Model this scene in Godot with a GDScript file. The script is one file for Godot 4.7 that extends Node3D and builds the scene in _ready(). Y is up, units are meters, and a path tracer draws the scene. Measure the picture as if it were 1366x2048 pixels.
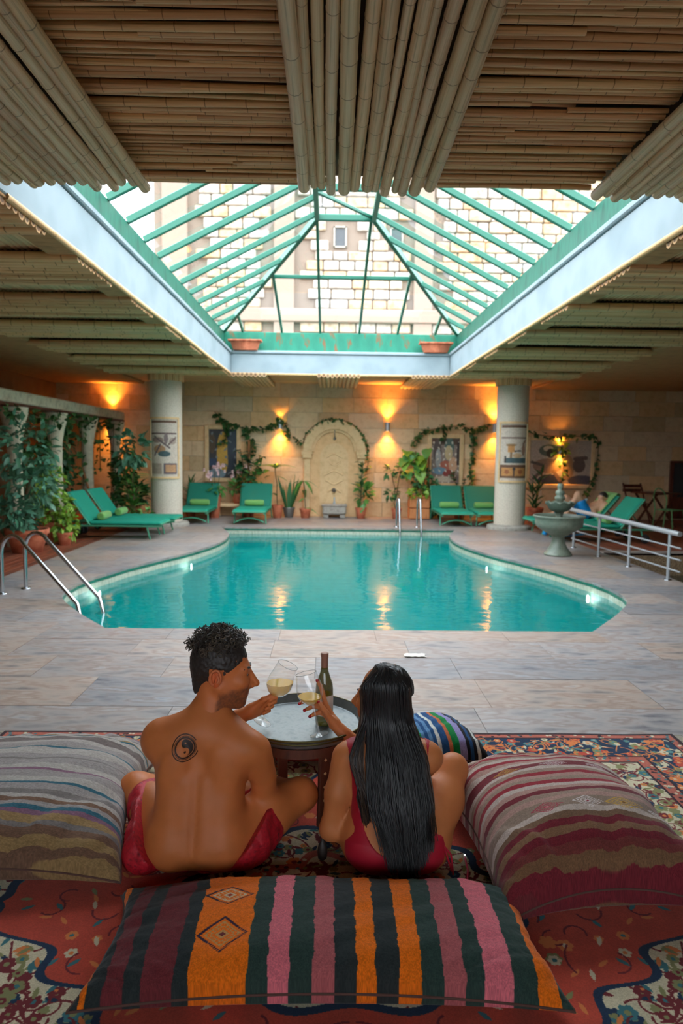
extends Node3D

var M := {}
var rng := RandomNumberGenerator.new()
var used := {}

# ---------------------------------------------------------------- mesh builder
class MB:
	var v := PackedVector3Array()
	var n := PackedVector3Array()
	var uv := PackedVector2Array()
	var c := PackedColorArray()
	var ix := PackedInt32Array()
	var col := Color.WHITE
	var tinted := false

	func vert(p: Vector3, nn: Vector3, t := Vector2.ZERO) -> int:
		v.append(p); n.append(nn); uv.append(t); c.append(col)
		return v.size() - 1

	# corners run counter-clockwise seen from outside
	func tri(a: int, b: int, d: int) -> void:
		ix.append(a); ix.append(d); ix.append(b)

	func face(pts: Array, uvs := []) -> void:
		var nn: Vector3 = (pts[1] - pts[0]).cross(pts[2] - pts[0]).normalized()
		var s := v.size()
		for i in pts.size():
			vert(pts[i], nn, uvs[i] if uvs else Vector2(pts[i].x + pts[i].z, pts[i].y))
		for i in range(1, pts.size() - 1):
			tri(s, s + i, s + i + 1)

	func box(o: Vector3, size: Vector3, bev := 0.0, b := Basis()) -> void:
		var h := size * 0.5
		if bev <= 0.0:
			for a in 3:
				for s in [-1.0, 1.0]:
					var e1 := Vector3.ZERO; var e2 := Vector3.ZERO; var e0 := Vector3.ZERO
					e0[a] = h[a] * s; e1[(a + 1) % 3] = h[(a + 1) % 3]; e2[(a + 2) % 3] = h[(a + 2) % 3] * s
					face([o + b * (e0 - e1 - e2), o + b * (e0 + e1 - e2), o + b * (e0 + e1 + e2), o + b * (e0 - e1 + e2)], [Vector2(0, 0), Vector2(1, 0), Vector2(1, 1), Vector2(0, 1)])
			return
		bev = min(bev, min(h.x, min(h.y, h.z)) * 0.9)
		var k := h - Vector3.ONE * bev
		for a in 3:
			var p := (a + 1) % 3; var q := (a + 2) % 3
			for s in [-1.0, 1.0]:
				var e1 := Vector3.ZERO; var e2 := Vector3.ZERO; var e0 := Vector3.ZERO
				e0[a] = h[a] * s; e1[p] = k[p]; e2[q] = k[q] * s
				face([o + b * (e0 - e1 - e2), o + b * (e0 + e1 - e2), o + b * (e0 + e1 + e2), o + b * (e0 - e1 + e2)], [Vector2(0, 0), Vector2(1, 0), Vector2(1, 1), Vector2(0, 1)])
			for s in [-1.0, 1.0]:
				for t in [-1.0, 1.0]:
					var A := Vector3.ZERO; var B := Vector3.ZERO
					A[a] = -k[a]; A[p] = h[p] * s; A[q] = k[q] * t
					B[a] = -k[a]; B[p] = k[p] * s; B[q] = h[q] * t
					var A2 := A; var B2 := B
					A2[a] = k[a]; B2[a] = k[a]
					if s * t < 0: face([o + b * A, o + b * A2, o + b * B2, o + b * B])
					else: face([o + b * A2, o + b * A, o + b * B, o + b * B2])
		for sx in [-1.0, 1.0]:
			for sy in [-1.0, 1.0]:
				for sz in [-1.0, 1.0]:
					var P := Vector3(h.x * sx, k.y * sy, k.z * sz)
					var Q := Vector3(k.x * sx, h.y * sy, k.z * sz)
					var R := Vector3(k.x * sx, k.y * sy, h.z * sz)
					if sx * sy * sz > 0: face([o + b * P, o + b * Q, o + b * R])
					else: face([o + b * P, o + b * R, o + b * Q])

	func bar(a: Vector3, d: Vector3, w: float, h: float, bev := 0.0, up := Vector3.UP) -> void:
		var z := (d - a).normalized()
		var x := up.cross(z)
		if x.length() < 0.01: x = Vector3.RIGHT.cross(z)
		x = x.normalized()
		box((a + d) * 0.5, Vector3(w, h, a.distance_to(d)), bev, Basis(x, z.cross(x), z))

	# a swept tube; r is a number or an array of radii; cols an optional array of colours
	func tube(path: Array, r, sides := 8, cap := true, cols := [], sq := 1.0) -> void:
		var m := path.size()
		var t0: Vector3 = (path[1] - path[0]).normalized()
		var up := Vector3.UP if absf(t0.y) < 0.9 else Vector3.RIGHT
		var x := up.cross(t0).normalized()
		var s := v.size()
		var run := 0.0
		for i in m:
			var t: Vector3 = (path[min(i + 1, m - 1)] - path[max(i - 1, 0)]).normalized()
			x = (x - t * x.dot(t)).normalized()
			var y := t.cross(x)
			var rad: float = r[i] if r is Array or r is PackedFloat32Array else r
			if i > 0: run += path[i].distance_to(path[i - 1])
			if cols: col = cols[i]
			for j in sides + 1:
				var a := TAU * j / sides
				var dir := x * cos(a) + y * sin(a) * sq
				vert(path[i] + dir * rad, dir.normalized(), Vector2(float(j) / sides, run))
		for i in m - 1:
			for j in sides:
				var a := s + i * (sides + 1) + j
				tri(a, a + 1, a + sides + 2)
				tri(a, a + sides + 2, a + sides + 1)
		if cap:
			for e in [0, m - 1]:
				var t: Vector3 = (path[1] - path[0]).normalized() if e == 0 else (path[m - 1] - path[m - 2]).normalized()
				var sg := -1.0 if e == 0 else 1.0
				if cols: col = cols[e]
				var q := vert(path[e], t * sg, Vector2(0.5, 0.5))
				var f := v.size()
				for j in sides + 1:
					vert(v[s + e * (sides + 1) + j], t * sg, Vector2(0.5, 0.5))
				for j in sides:
					if e == 0: tri(q, f + j + 1, f + j)
					else: tri(q, f + j, f + j + 1)

	# profile: points (radius, height) from bottom to top, outside to the right
	func lathe(prof: Array, sides := 24, o := Vector3.ZERO, b := Basis(), sharp := false, a0 := 0.0, a1 := TAU) -> void:
		var m := prof.size()
		var closed := is_equal_approx(a1 - a0, TAU)
		if sharp:
			for i in m - 1:
				_lat([prof[i], prof[i + 1]], sides, o, b, a0, a1, float(i) / (m - 1), float(i + 1) / (m - 1))
		else:
			_lat(prof, sides, o, b, a0, a1, 0.0, 1.0)
		if not closed: pass

	func _lat(prof: Array, sides: int, o: Vector3, b: Basis, a0: float, a1: float, v0: float, v1: float) -> void:
		var m := prof.size()
		var s := v.size()
		for i in m:
			var p: Vector2 = prof[i]
			var d: Vector2 = (prof[min(i + 1, m - 1)] - prof[max(i - 1, 0)]).normalized()
			var nr := Vector2(d.y, -d.x)
			for j in sides + 1:
				var a := a0 + (a1 - a0) * j / sides
				vert(o + b * Vector3(p.x * cos(a), p.y, -p.x * sin(a)), (b * Vector3(nr.x * cos(a), nr.y, -nr.x * sin(a))).normalized(), Vector2(float(j) / sides, lerpf(v0, v1, float(i) / (m - 1))))
		for i in m - 1:
			for j in sides:
				var a := s + i * (sides + 1) + j
				tri(a, a + 1, a + sides + 2)
				tri(a, a + sides + 2, a + sides + 1)

	# grid of points by rows; smooth normals are worked out
	func grid(pts: PackedVector3Array, nu: int, nv: int, flip := false, uv0 := Rect2(0, 0, 1, 1)) -> void:
		var s := v.size()
		for j in nv:
			for i in nu:
				var k := j * nu + i
				var du := pts[j * nu + min(i + 1, nu - 1)] - pts[j * nu + max(i - 1, 0)]
				var dv := pts[min(j + 1, nv - 1) * nu + i] - pts[max(j - 1, 0) * nu + i]
				var nn := du.cross(dv).normalized()
				vert(pts[k], -nn if flip else nn, uv0.position + uv0.size * Vector2(float(i) / (nu - 1), float(j) / (nv - 1)))
		for j in nv - 1:
			for i in nu - 1:
				var a := s + j * nu + i
				if flip:
					tri(a, a + nu + 1, a + 1); tri(a, a + nu, a + nu + 1)
				else:
					tri(a, a + 1, a + nu + 1); tri(a, a + nu + 1, a + nu)

	# flat polygon (x, z) pushed down from y_top to y_bot
	func slab(poly: PackedVector2Array, y_top: float, y_bot: float, bottom := false) -> void:
		var id := Geometry2D.triangulate_polygon(poly)
		var s := v.size()
		for p in poly: vert(Vector3(p.x, y_top, p.y), Vector3.UP, p)
		for i in range(0, id.size(), 3):
			var a := poly[id[i]]; var bq := poly[id[i + 1]]; var cq := poly[id[i + 2]]
			if (bq - a).cross(cq - a) < 0: tri(s + id[i], s + id[i + 1], s + id[i + 2])
			else: tri(s + id[i], s + id[i + 2], s + id[i + 1])
		var area := 0.0
		for i in poly.size(): area += poly[i].cross(poly[(i + 1) % poly.size()])
		for i in poly.size():
			var a := poly[i]; var bq := poly[(i + 1) % poly.size()]
			var A := Vector3(a.x, y_top, a.y); var B := Vector3(bq.x, y_top, bq.y)
			var dn := Vector3(0, y_bot - y_top, 0)
			if area < 0: face([A, A + dn, B + dn, B])
			else: face([B, B + dn, A + dn, A])

	func mesh(with_color := false) -> ArrayMesh:
		var arr := []
		arr.resize(Mesh.ARRAY_MAX)
		arr[Mesh.ARRAY_VERTEX] = v
		arr[Mesh.ARRAY_NORMAL] = n
		arr[Mesh.ARRAY_TEX_UV] = uv
		if with_color or tinted: arr[Mesh.ARRAY_COLOR] = c
		arr[Mesh.ARRAY_INDEX] = ix
		var am := ArrayMesh.new()
		am.add_surface_from_arrays(Mesh.PRIMITIVE_TRIANGLES, arr)
		return am

# ---------------------------------------------------------------- nodes
func numbered(s: String) -> String:
	var k: int = used.get(s, -1) + 1
	used[s] = k
	return s if k == 0 else "%s_%03d" % [s, k]

func thing(called: String, label: String, category: String, at := Vector3.ZERO, turn := 0.0, group := "") -> Node3D:
	var o := Node3D.new()
	o.name = numbered(called)
	add_child(o)
	o.position = at
	o.rotation.y = turn
	tag(o, label, category, group)
	return o

func tag(o: Node, label: String, category := "", group := "", kind := "") -> Node:
	if label: o.set_meta("label", label)
	if category: o.set_meta("category", category)
	if group: o.set_meta("group", group)
	if kind: o.set_meta("kind", kind)
	return o

func obj(called: String, mb, m: Material, parent: Node = self, at := Vector3.ZERO, colored := false) -> MeshInstance3D:
	var o := MeshInstance3D.new()
	o.mesh = mb.mesh(colored) if mb is MB else mb
	o.material_override = m
	o.position = at
	if parent == self:
		o.name = numbered(called)
		add_child(o)
	else:
		o.name = called
		parent.add_child(o, true)
	return o

func struct(called: String, mb, m: Material, label := "", category := "") -> MeshInstance3D:
	var o := obj(called, mb, m)
	tag(o, label, category, "", "structure")
	return o

func copy(o: Node3D, at: Vector3, turn: float, label: String) -> Node3D:
	var r: Node3D = o.duplicate()
	var base := o.name.get_slice("_0", 0)
	r.name = numbered(base)
	add_child(r)
	r.position = at
	r.rotation.y = turn
	r.set_meta("label", label)
	return r

func P(x: float, y: float, d: float) -> Vector3:
	return Vector3(x, y, -d)

# ---------------------------------------------------------------- materials
func S(r: float, g: float, b: float) -> Color:
	return Color(r / 255.0, g / 255.0, b / 255.0)

func mat(nm: String, c: Color, rough := 0.8, metal := 0.0, spec := 0.5) -> StandardMaterial3D:
	var m := StandardMaterial3D.new()
	m.resource_name = nm
	m.albedo_color = c
	m.roughness = rough
	m.metallic = metal
	m.metallic_specular = spec
	M[nm] = m
	return m

func noise_tex(sd: int, freq: float, cols: Array, oct := 4, size := 512, stretch := Vector2.ONE, kind := FastNoiseLite.TYPE_SIMPLEX_SMOOTH) -> ImageTexture:
	var f := FastNoiseLite.new()
	f.seed = sd
	f.frequency = freq
	f.noise_type = kind
	f.fractal_octaves = oct
	var g := Gradient.new()
	var off := PackedFloat32Array(); var cc := PackedColorArray()
	for i in cols.size():
		off.append(float(i) / (cols.size() - 1)); cc.append(cols[i])
	g.offsets = off; g.colors = cc
	var im := f.get_seamless_image(int(size * stretch.x), int(size * stretch.y), false, false, 0.12, true)
	im.resize(size, size, Image.INTERPOLATE_BILINEAR)
	var data := im.get_data()
	var lut := PackedByteArray()
	for i in 256:
		var q := g.sample(i / 255.0)
		lut.append(int(q.r * 255)); lut.append(int(q.g * 255)); lut.append(int(q.b * 255))
	var outp := PackedByteArray()
	outp.resize(size * size * 3)
	for i in size * size:
		var k := data[i] * 3
		outp[i * 3] = lut[k]; outp[i * 3 + 1] = lut[k + 1]; outp[i * 3 + 2] = lut[k + 2]
	return ImageTexture.create_from_image(Image.create_from_data(size, size, false, Image.FORMAT_RGB8, outp))

func tex_mat(nm: String, t: Texture2D, scale: Vector3, rough := 0.8, tint := Color.WHITE, tri := true, world := true) -> StandardMaterial3D:
	var m := mat(nm, tint, rough)
	m.albedo_texture = t
	m.uv1_triplanar = tri
	m.uv1_world_triplanar = tri and world
	m.uv1_scale = scale
	return m

func relief(m: StandardMaterial3D, t: Texture2D, cm: float) -> void:
	m.heightmap_enabled = true
	m.heightmap_texture = t
	m.heightmap_scale = cm

func tint_of(m: StandardMaterial3D, nm: String, c: Color) -> StandardMaterial3D:
	var k: StandardMaterial3D = m.duplicate()
	k.albedo_color = c
	k.resource_name = nm
	M[nm] = k
	return k
# ---------------------------------------------------------------- pool outline (x half width by distance)
var pool_half := [[5.69, 2.07], [6.24, 2.49], [6.69, 2.79], [6.94, 2.92], [7.2, 2.98], [7.6, 3.0], [8.0, 2.95], [8.28, 2.87], [8.7, 2.77], [9.12, 2.62], [9.5, 2.48], [9.9, 2.31], [10.35, 2.17], [10.8, 2.06], [11.2, 1.99], [11.6, 1.96], [12.0, 1.97], [12.4, 2.01], [12.85, 2.12], [13.3, 2.27], [13.5, 2.33]]

func pool_poly(grow := 0.0) -> PackedVector2Array:
	var q := PackedVector2Array()
	for e in pool_half: q.append(Vector2(e[1], -e[0]))
	for i in range(pool_half.size() - 1, -1, -1): q.append(Vector2(-pool_half[i][1], -pool_half[i][0]))
	if grow != 0.0: q = Geometry2D.offset_polygon(q, grow, Geometry2D.JOIN_ROUND)[0]
	return q

func materials() -> void:
	var fine := noise_tex(3, 0.09, [Color(0.2, 0.2, 0.2), Color(0.9, 0.9, 0.9)], 4, 256)
	var grain := noise_tex(5, 0.02, [Color(0.1, 0.1, 0.1), Color(0.95, 0.95, 0.95)], 5, 512)
	M.fine = fine
	# travertine slabs in four tones
	var tr := noise_tex(11, 0.011, [S(92, 92, 96), S(128, 124, 124), S(152, 147, 143), S(163, 154, 148), S(144, 130, 122), S(170, 165, 161), S(132, 134, 140)], 6, 1024, Vector2(0.36, 1.0))
	for i in 5:
		var m := tex_mat("travertine_%d" % i, tr, Vector3(0.55, 0.55, 0.55), 0.42, [Color(0.92, 0.91, 0.91), Color(0.99, 0.96, 0.94), Color(0.85, 0.87, 0.9), Color(0.97, 0.92, 0.88), Color(0.94, 0.94, 0.95)][i])
		m.uv1_offset = Vector3(i * 0.37, i * 0.21, i * 0.53)
		relief(m, fine, 0.12)
	mat("joint", S(150, 142, 134), 0.95)
	var wood := noise_tex(21, 0.02, [S(70, 38, 26), S(118, 66, 46), S(146, 88, 62), S(96, 54, 38)], 4, 512, Vector2(1.0, 0.12))
	for i in 3:
		var m := tex_mat("deck_wood_%d" % i, wood, Vector3(0.9, 0.9, 0.9), 0.55, [Color(1, 0.95, 0.92), Color(0.86, 0.8, 0.78), Color(1, 0.88, 0.8)][i])
		m.uv1_offset = Vector3(0.3 * i, 0, 0.17 * i)
	tex_mat("dark_wood", wood, Vector3(1.5, 1.5, 1.5), 0.5, Color(0.72, 0.6, 0.55))
	# sandstone
	var sand := noise_tex(31, 0.014, [S(206, 176, 136), S(220, 190, 150), S(226, 198, 158), S(214, 182, 142)], 5, 512)
	for i in 4:
		var m := tex_mat("sandstone_%d" % i, sand, Vector3(0.7, 0.7, 0.7), 0.9, [Color(1, 1, 1), Color(0.9, 0.89, 0.86), Color(1, 0.95, 0.88), Color(0.95, 0.97, 1)][i])
		m.uv1_offset = Vector3(0.31 * i, 0.17 * i, 0)
		relief(m, fine, 0.15)
	tex_mat("carved_stone", sand, Vector3(0.9, 0.9, 0.9), 0.85, Color(1.0, 0.98, 0.93))
	tex_mat("plaster", noise_tex(33, 0.01, [S(120, 92, 66), S(140, 110, 80), S(128, 98, 70)], 4, 256), Vector3(0.4, 0.4, 0.4), 0.95)
	# column stone
	var chip := noise_tex(41, 0.07, [S(150, 138, 122), S(196, 184, 164), S(222, 212, 194), S(176, 160, 138)], 3, 512)
	var cm := tex_mat("column_stone", chip, Vector3(1.2, 1.2, 1.2), 0.85)
	relief(cm, fine, 0.3)
	tex_mat("grey_stone", noise_tex(43, 0.03, [S(120, 116, 108), S(168, 162, 150), S(146, 142, 132)], 4, 256), Vector3(1, 1, 1), 0.85)
	# bamboo: grain along the pole
	var bam := noise_tex(51, 0.03, [S(190, 174, 146), S(230, 216, 188), S(242, 230, 206), S(214, 198, 166)], 4, 512, Vector2(1.0, 0.1))
	for i in 4:
		var m := tex_mat("bamboo_%d" % i, bam, Vector3(1, 0.7, 1), 0.5, [Color(1, 0.94, 0.87), Color(0.97, 0.88, 0.78), Color(1.0, 0.92, 0.82), Color(0.94, 0.85, 0.76)][i], false)
		m.vertex_color_use_as_albedo = true
	for i in 3:
		var m := tex_mat("cane_%d" % i, bam, Vector3(1, 0.7, 1), 0.65, [Color(1.0, 0.86, 0.71), Color(0.92, 0.76, 0.61), Color(1.0, 0.89, 0.75)][i], false)
		m.vertex_color_use_as_albedo = true
	mat("ceiling_dark", S(96, 72, 50), 0.95)
	tex_mat("matting", noise_tex(53, 0.03, [S(160, 116, 76), S(196, 146, 98), S(178, 130, 86)], 3, 256, Vector2(0.2, 1)), Vector3(1.5, 1.5, 1.5), 0.9)
	# skylight
	tex_mat("white_paint", noise_tex(61, 0.008, [S(136, 152, 158), S(152, 166, 172), S(144, 158, 164)], 4, 256), Vector3(0.5, 0.5, 0.5), 0.55)
	tex_mat("green_paint", noise_tex(63, 0.02, [S(14, 74, 60), S(24, 100, 80), S(32, 112, 90), S(22, 92, 74)], 4, 512, Vector2(1, 0.25)), Vector3(0.8, 0.8, 0.8), 0.45)
	tex_mat("green_worn", noise_tex(65, 0.016, [S(34, 130, 104), S(28, 118, 94), S(30, 122, 98), S(32, 126, 100), S(36, 132, 106), S(128, 92, 60), S(150, 84, 48)], 5, 512, Vector2(1, 0.35)), Vector3(0.5, 0.5, 0.5), 0.6)
	mat("green_bar", S(22, 104, 82), 0.4)
	var gl := mat("roof_glass", Color(0.95, 1.0, 1.0, 0.02), 0.02, 0.0, 0.5)
	gl.transparency = BaseMaterial3D.TRANSPARENCY_ALPHA
	# facade
	var fac := noise_tex(71, 0.02, [S(146, 130, 112), S(178, 168, 156), S(190, 183, 174), S(172, 153, 130)], 4, 256)
	for i in 4:
		tex_mat("ashlar_%d" % i, fac, Vector3(0.5, 0.5, 0.5), 0.95, [Color(1, 1, 1), Color(0.97, 0.93, 0.86), Color(1, 0.9, 0.76), Color(0.93, 0.94, 0.95)][i])
	mat("mortar", S(130, 116, 103), 0.95)
	mat("facade_brown", S(146, 128, 114), 0.95)
	mat("dark_glass", S(52, 58, 62), 0.1, 0.0, 0.5)
	# pool
	tex_mat("pool_tile", noise_tex(81, 0.03, [S(0, 132, 126), S(0, 152, 144), S(2, 166, 156)], 3, 256), Vector3(0.8, 0.8, 0.8), 0.4)
	tex_mat("waterline_tile", noise_tex(83, 0.05, [S(130, 142, 120), S(178, 182, 160), S(200, 198, 178), S(120, 150, 134)], 3, 256, Vector2(1, 0.3)), Vector3(1.4, 1.4, 1.4), 0.35)
	var w := mat("pool_water", Color(0.0, 0.53, 0.51, 0.66), 0.03, 0.0, 0.36)
	w.transparency = BaseMaterial3D.TRANSPARENCY_ALPHA
	w.normal_enabled = true
	var wn := FastNoiseLite.new(); wn.seed = 7; wn.frequency = 0.012; wn.fractal_octaves = 3
	var wi := wn.get_seamless_image(512, 512, false, false, 0.15, true)
	wi.convert(Image.FORMAT_RGBA8)
	wi.bump_map_to_normal_map(3.0)
	w.normal_texture = ImageTexture.create_from_image(wi)
	w.normal_scale = 0.22
	w.uv1_scale = Vector3(0.22, 0.7, 1)
	var w2 := tint_of(w, "green_water", Color(0.12, 0.2, 0.16, 0.7))
	w2.uv1_scale = Vector3(0.3, 0.3, 1)
	var peb := tex_mat("pebbles", noise_tex(85, 0.11, [S(60, 46, 36), S(150, 122, 92), S(190, 162, 128), S(120, 92, 66)], 2, 256, Vector2.ONE, FastNoiseLite.TYPE_CELLULAR), Vector3(1.6, 1.6, 1.6), 0.7)
	relief(peb, M.fine, 1.0)
	# metals and others
	mat("steel", S(196, 200, 204), 0.22, 1.0)
	mat("satin_steel", S(190, 194, 198), 0.4, 0.6)
	mat("grey_metal", S(130, 130, 126), 0.45, 0.7)
	tex_mat("pergola_stone", noise_tex(97, 0.02, [S(176, 166, 140), S(216, 206, 178), S(198, 188, 160)], 4, 256), Vector3(0.9, 0.9, 0.9), 0.9)
	mat("rust_tin", S(150, 90, 66), 0.8)
	tex_mat("terracotta", noise_tex(91, 0.02, [S(150, 72, 46), S(184, 98, 66), S(204, 122, 88), S(170, 84, 54)], 4, 256), Vector3(1.2, 1.2, 1.2), 0.85)
	mat("soil", S(54, 38, 28), 1.0)
	mat("verdigris", S(120, 138, 122), 0.5, 0.15)
	tex_mat("fountain_bronze", noise_tex(93, 0.03, [S(78, 88, 74), S(108, 120, 104), S(122, 130, 114), S(90, 98, 82)], 4, 256), Vector3(1.3, 1.3, 1.3), 0.45)
	tex_mat("cedar", noise_tex(95, 0.02, [S(168, 96, 50), S(206, 132, 76), S(188, 112, 62)], 4, 256, Vector2(1, 0.15)), Vector3(1.5, 1.5, 1.5), 0.6)
	var lg := mat("lamp_glow", S(255, 190, 80), 0.5)
	lg.emission_enabled = true; lg.emission = Color(1.0, 0.62, 0.16); lg.emission_energy_multiplier = 6.0
	var pg := mat("pool_light_glow", S(230, 250, 255), 0.3)
	pg.emission_enabled = true; pg.emission = Color(0.85, 1.0, 1.0); pg.emission_energy_multiplier = 3.0

# ---------------------------------------------------------------- bamboo
func pole_mesh(length: float, r: float, sd: int, gap := 0.24, sides := 9, hollow := true, bend := 0.0) -> ArrayMesh:
	# along +z from 0 to length
	var q := RandomNumberGenerator.new()
	q.seed = sd
	var mb := MB.new()
	var path := []; var rad := []; var cols := []
	var z := 0.0
	var next := q.randf_range(0.05, gap)
	var tone := q.randf_range(0.85, 1.0)
	var base := Color(tone, tone * q.randf_range(0.96, 1.0), tone * q.randf_range(0.9, 1.0))
	var ring := Color(base.r * 0.42, base.g * 0.38, base.b * 0.34)
	var ph := q.randf() * TAU
	var at := func(zz: float) -> Vector3: return Vector3(sin(zz * 1.7 + ph) * bend, cos(zz * 1.3 + ph) * bend, zz)
	path.append(at.call(0.0)); rad.append(r); cols.append(base)
	while next < length - 0.06:
		var e := r * 0.16
		var taper := 1.0 - 0.1 * next / length
		var seg := [[-e * 2.6, 0.985, base], [-e * 0.9, 1.05, base], [-e * 0.35, 0.99, ring], [e * 0.35, 1.0, ring], [e * 0.9, 1.06, base], [e * 2.6, 0.99, base]]
		for s in seg:
			path.append(at.call(next + s[0])); rad.append(r * s[1] * taper); cols.append(s[2])
		next += gap * q.randf_range(0.75, 1.25)
	path.append(at.call(length)); rad.append(r * 0.92); cols.append(base)
	mb.tube(path, rad, sides, not hollow, cols)
	if hollow:
		for e in [0.0, length]:
			var sg := -1.0 if e == 0.0 else 1.0
			var R: float = rad[0] if e == 0.0 else rad[-1]
			mb.col = Color(1.05, 0.88, 0.78)
			var s := mb.v.size()
			for j in sides + 1:
				var a := TAU * j / sides
				var dir := Vector3(cos(a), sin(a), 0)
				mb.vert(at.call(e) + dir * R, Vector3(0, 0, sg), Vector2(0.5, 0.5))
				mb.vert(at.call(e) + dir * R * 0.68, Vector3(0, 0, sg), Vector2(0.5, 0.5))
			for j in sides:
				var k := s + j * 2
				if sg > 0: mb.tri(k, k + 2, k + 3); mb.tri(k, k + 3, k + 1)
				else: mb.tri(k, k + 3, k + 2); mb.tri(k, k + 1, k + 3)
			mb.col = Color(0.35, 0.28, 0.22)
			mb.tube([at.call(e), at.call(e) - Vector3(0, 0, sg * 0.09)], R * 0.68, sides, true)
	mb.tinted = true
	return mb.mesh()

func ceiling_and_bamboo() -> void:
	var mb := MB.new()
	var top := 3.55
	# four slabs round the opening
	mb.box(P(1.5, 3.28, 15.04), Vector3(16.4, 0.3, 2.3), 0.0)
	mb.box(P(1.5, 3.28, 0.0), Vector3(16.4, 0.3, 8.4), 0.0)
	mb.box(P(-4.475, 3.28, 8.975), Vector3(4.45, 0.3, 9.55), 0.0)
	mb.box(P(5.975, 3.28, 8.975), Vector3(7.45, 0.3, 9.55), 0.0)
	var ceil := struct("ceiling", mb, M.ceiling_dark, "bamboo and cane clad ceiling around the glazed opening", "ceiling")
	# front bundles of big poles running to the opening
	var vars := []
	for i in 7: vars.append(pole_mesh(3.0, 1.0, 100 + i))
	for b in [[-2.02, -1.25], [-0.385, 0.385], [1.29, 2.05]]:
		var x: float = b[0]
		while x < b[1] - 0.02:
			var r := rng.randf_range(0.021, 0.036)
			x += r
			var m := pole_mesh(2.62, r, rng.randi() % 100000, rng.randf_range(0.2, 0.3), 12, true, 0.006)
			var o := obj("bamboo_pole", m, M["bamboo_%d" % (rng.randi() % 4)], ceil, P(x, 2.985 - r * 0.2 + rng.randf_range(-0.008, 0.008), 3.98 + rng.randf_range(-0.05, 0.05)))
			o.rotation.z = rng.randf() * TAU
			x += r + 0.001
	# front thin canes running across, between the bundles
	for s in [[-1.27, -0.36], [0.36, 1.31]]:
		var d := 4.21
		while d > 1.75:
			var r := rng.randf_range(0.0095, 0.0215)
			d -= r
			var parts := 1 if rng.randf() < 0.72 else 2
			var x0: float = s[0] - 0.03
			var cut: float = lerpf(s[0], s[1], rng.randf_range(0.3, 0.7))
			for k in parts:
				var xa: float = x0 if k == 0 else cut - 0.02
				var xb: float = s[1] + 0.03 if k == parts - 1 else cut + 0.02
				var m := pole_mesh(xb - xa, r, rng.randi() % 100000, 0.2, 7, false, 0.008)
				var o := obj("cane", m, M["cane_%d" % (rng.randi() % 3)], ceil, P(xa, 3.085 + rng.randf_range(-0.016, 0.012), d))
				o.rotation.y = PI / 2 + rng.randf_range(-0.012, 0.012)
			d -= r * 0.92
	# side bundles, poles across, ends showing at the opening
	var side_vars := []
	for i in 6: side_vars.append(pole_mesh(2.3, 0.042, 300 + i, 0.27, 9, true, 0.004))
	for k in 7:
		var d0 := 4.1 + 1.45 * k
		for s in [-1.0, 1.0]:
			for j in 10:
				var o := obj("bamboo_pole", side_vars[rng.randi() % 6], M["cane_%d" % (rng.randi() % 3)], ceil, P(s * 2.19, 3.012 + rng.randf_range(-0.006, 0.006), d0 + 0.045 + j * 0.087))
				o.rotation = Vector3(0, s * PI / 2, 0)
				o.scale = Vector3.ONE * rng.randf_range(0.94, 1.04)
	# canes in the gaps between side bundles: too fine to tell apart there
	var gm := MB.new()
	for k in 6:
		var d0 := 4.97 + 1.45 * k
		for s in [-1.0, 1.0]:
			var x := 2.24
			while x < 4.45:
				var r := rng.randf_range(0.018, 0.026)
				var t := rng.randf_range(0.72, 1.0)
				gm.col = Color(t, t, t)
				gm.tube([P(s * x, 3.095, d0 - 0.08), P(s * (x + 0.004), 3.095, d0 + 0.68)], r, 5, false)
				x += r * 2.05
	gm.tinted = true
	tag(obj("cane_infill", gm, M.cane_2, ceil, Vector3.ZERO, true), "thin canes laid side by side between the bamboo bundles", "", "", "stuff")
	# matting beyond the bundles
	for s in [-1.0, 1.0]:
		var mm := MB.new()
		var x1 := 6.5 if s < 0 else 9.5
		mm.box(P(s * (4.46 + x1) / 2, 3.06, 6.0), Vector3(x1 - 4.46, 0.1, 19.9), 0.02)
		obj("matting_panel", mm, M.matting, ceil)
	# behind the opening: three bundles running to the wall and canes between
	for b in [[-2.2, -1.45], [-0.42, 0.42], [1.45, 2.2]]:
		var x: float = b[0]
		while x < b[1]:
			var o := obj("bamboo_pole", side_vars[rng.randi() % 6], M["bamboo_%d" % (rng.randi() % 4)], ceil, P(x, 3.012, 13.72))
			o.rotation.y = PI
			o.scale = Vector3.ONE * 0.98
			x += 0.087
	var bm := MB.new()
	var dd := 13.82
	while dd < 15.98:
		var r := rng.randf_range(0.02, 0.03)
		var t := rng.randf_range(0.7, 1.0)
		bm.col = Color(t, t, t)
		bm.tube([P(-4.46, 3.095, dd), P(0, 3.095, dd + 0.005), P(4.46, 3.095, dd)], r, 5, false)
		dd += r * 2.05
	bm.tinted = true
	tag(obj("cane_infill", bm, M.cane_0, ceil, Vector3.ZERO, true), "thin canes laid across behind the opening", "", "", "stuff")

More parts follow.
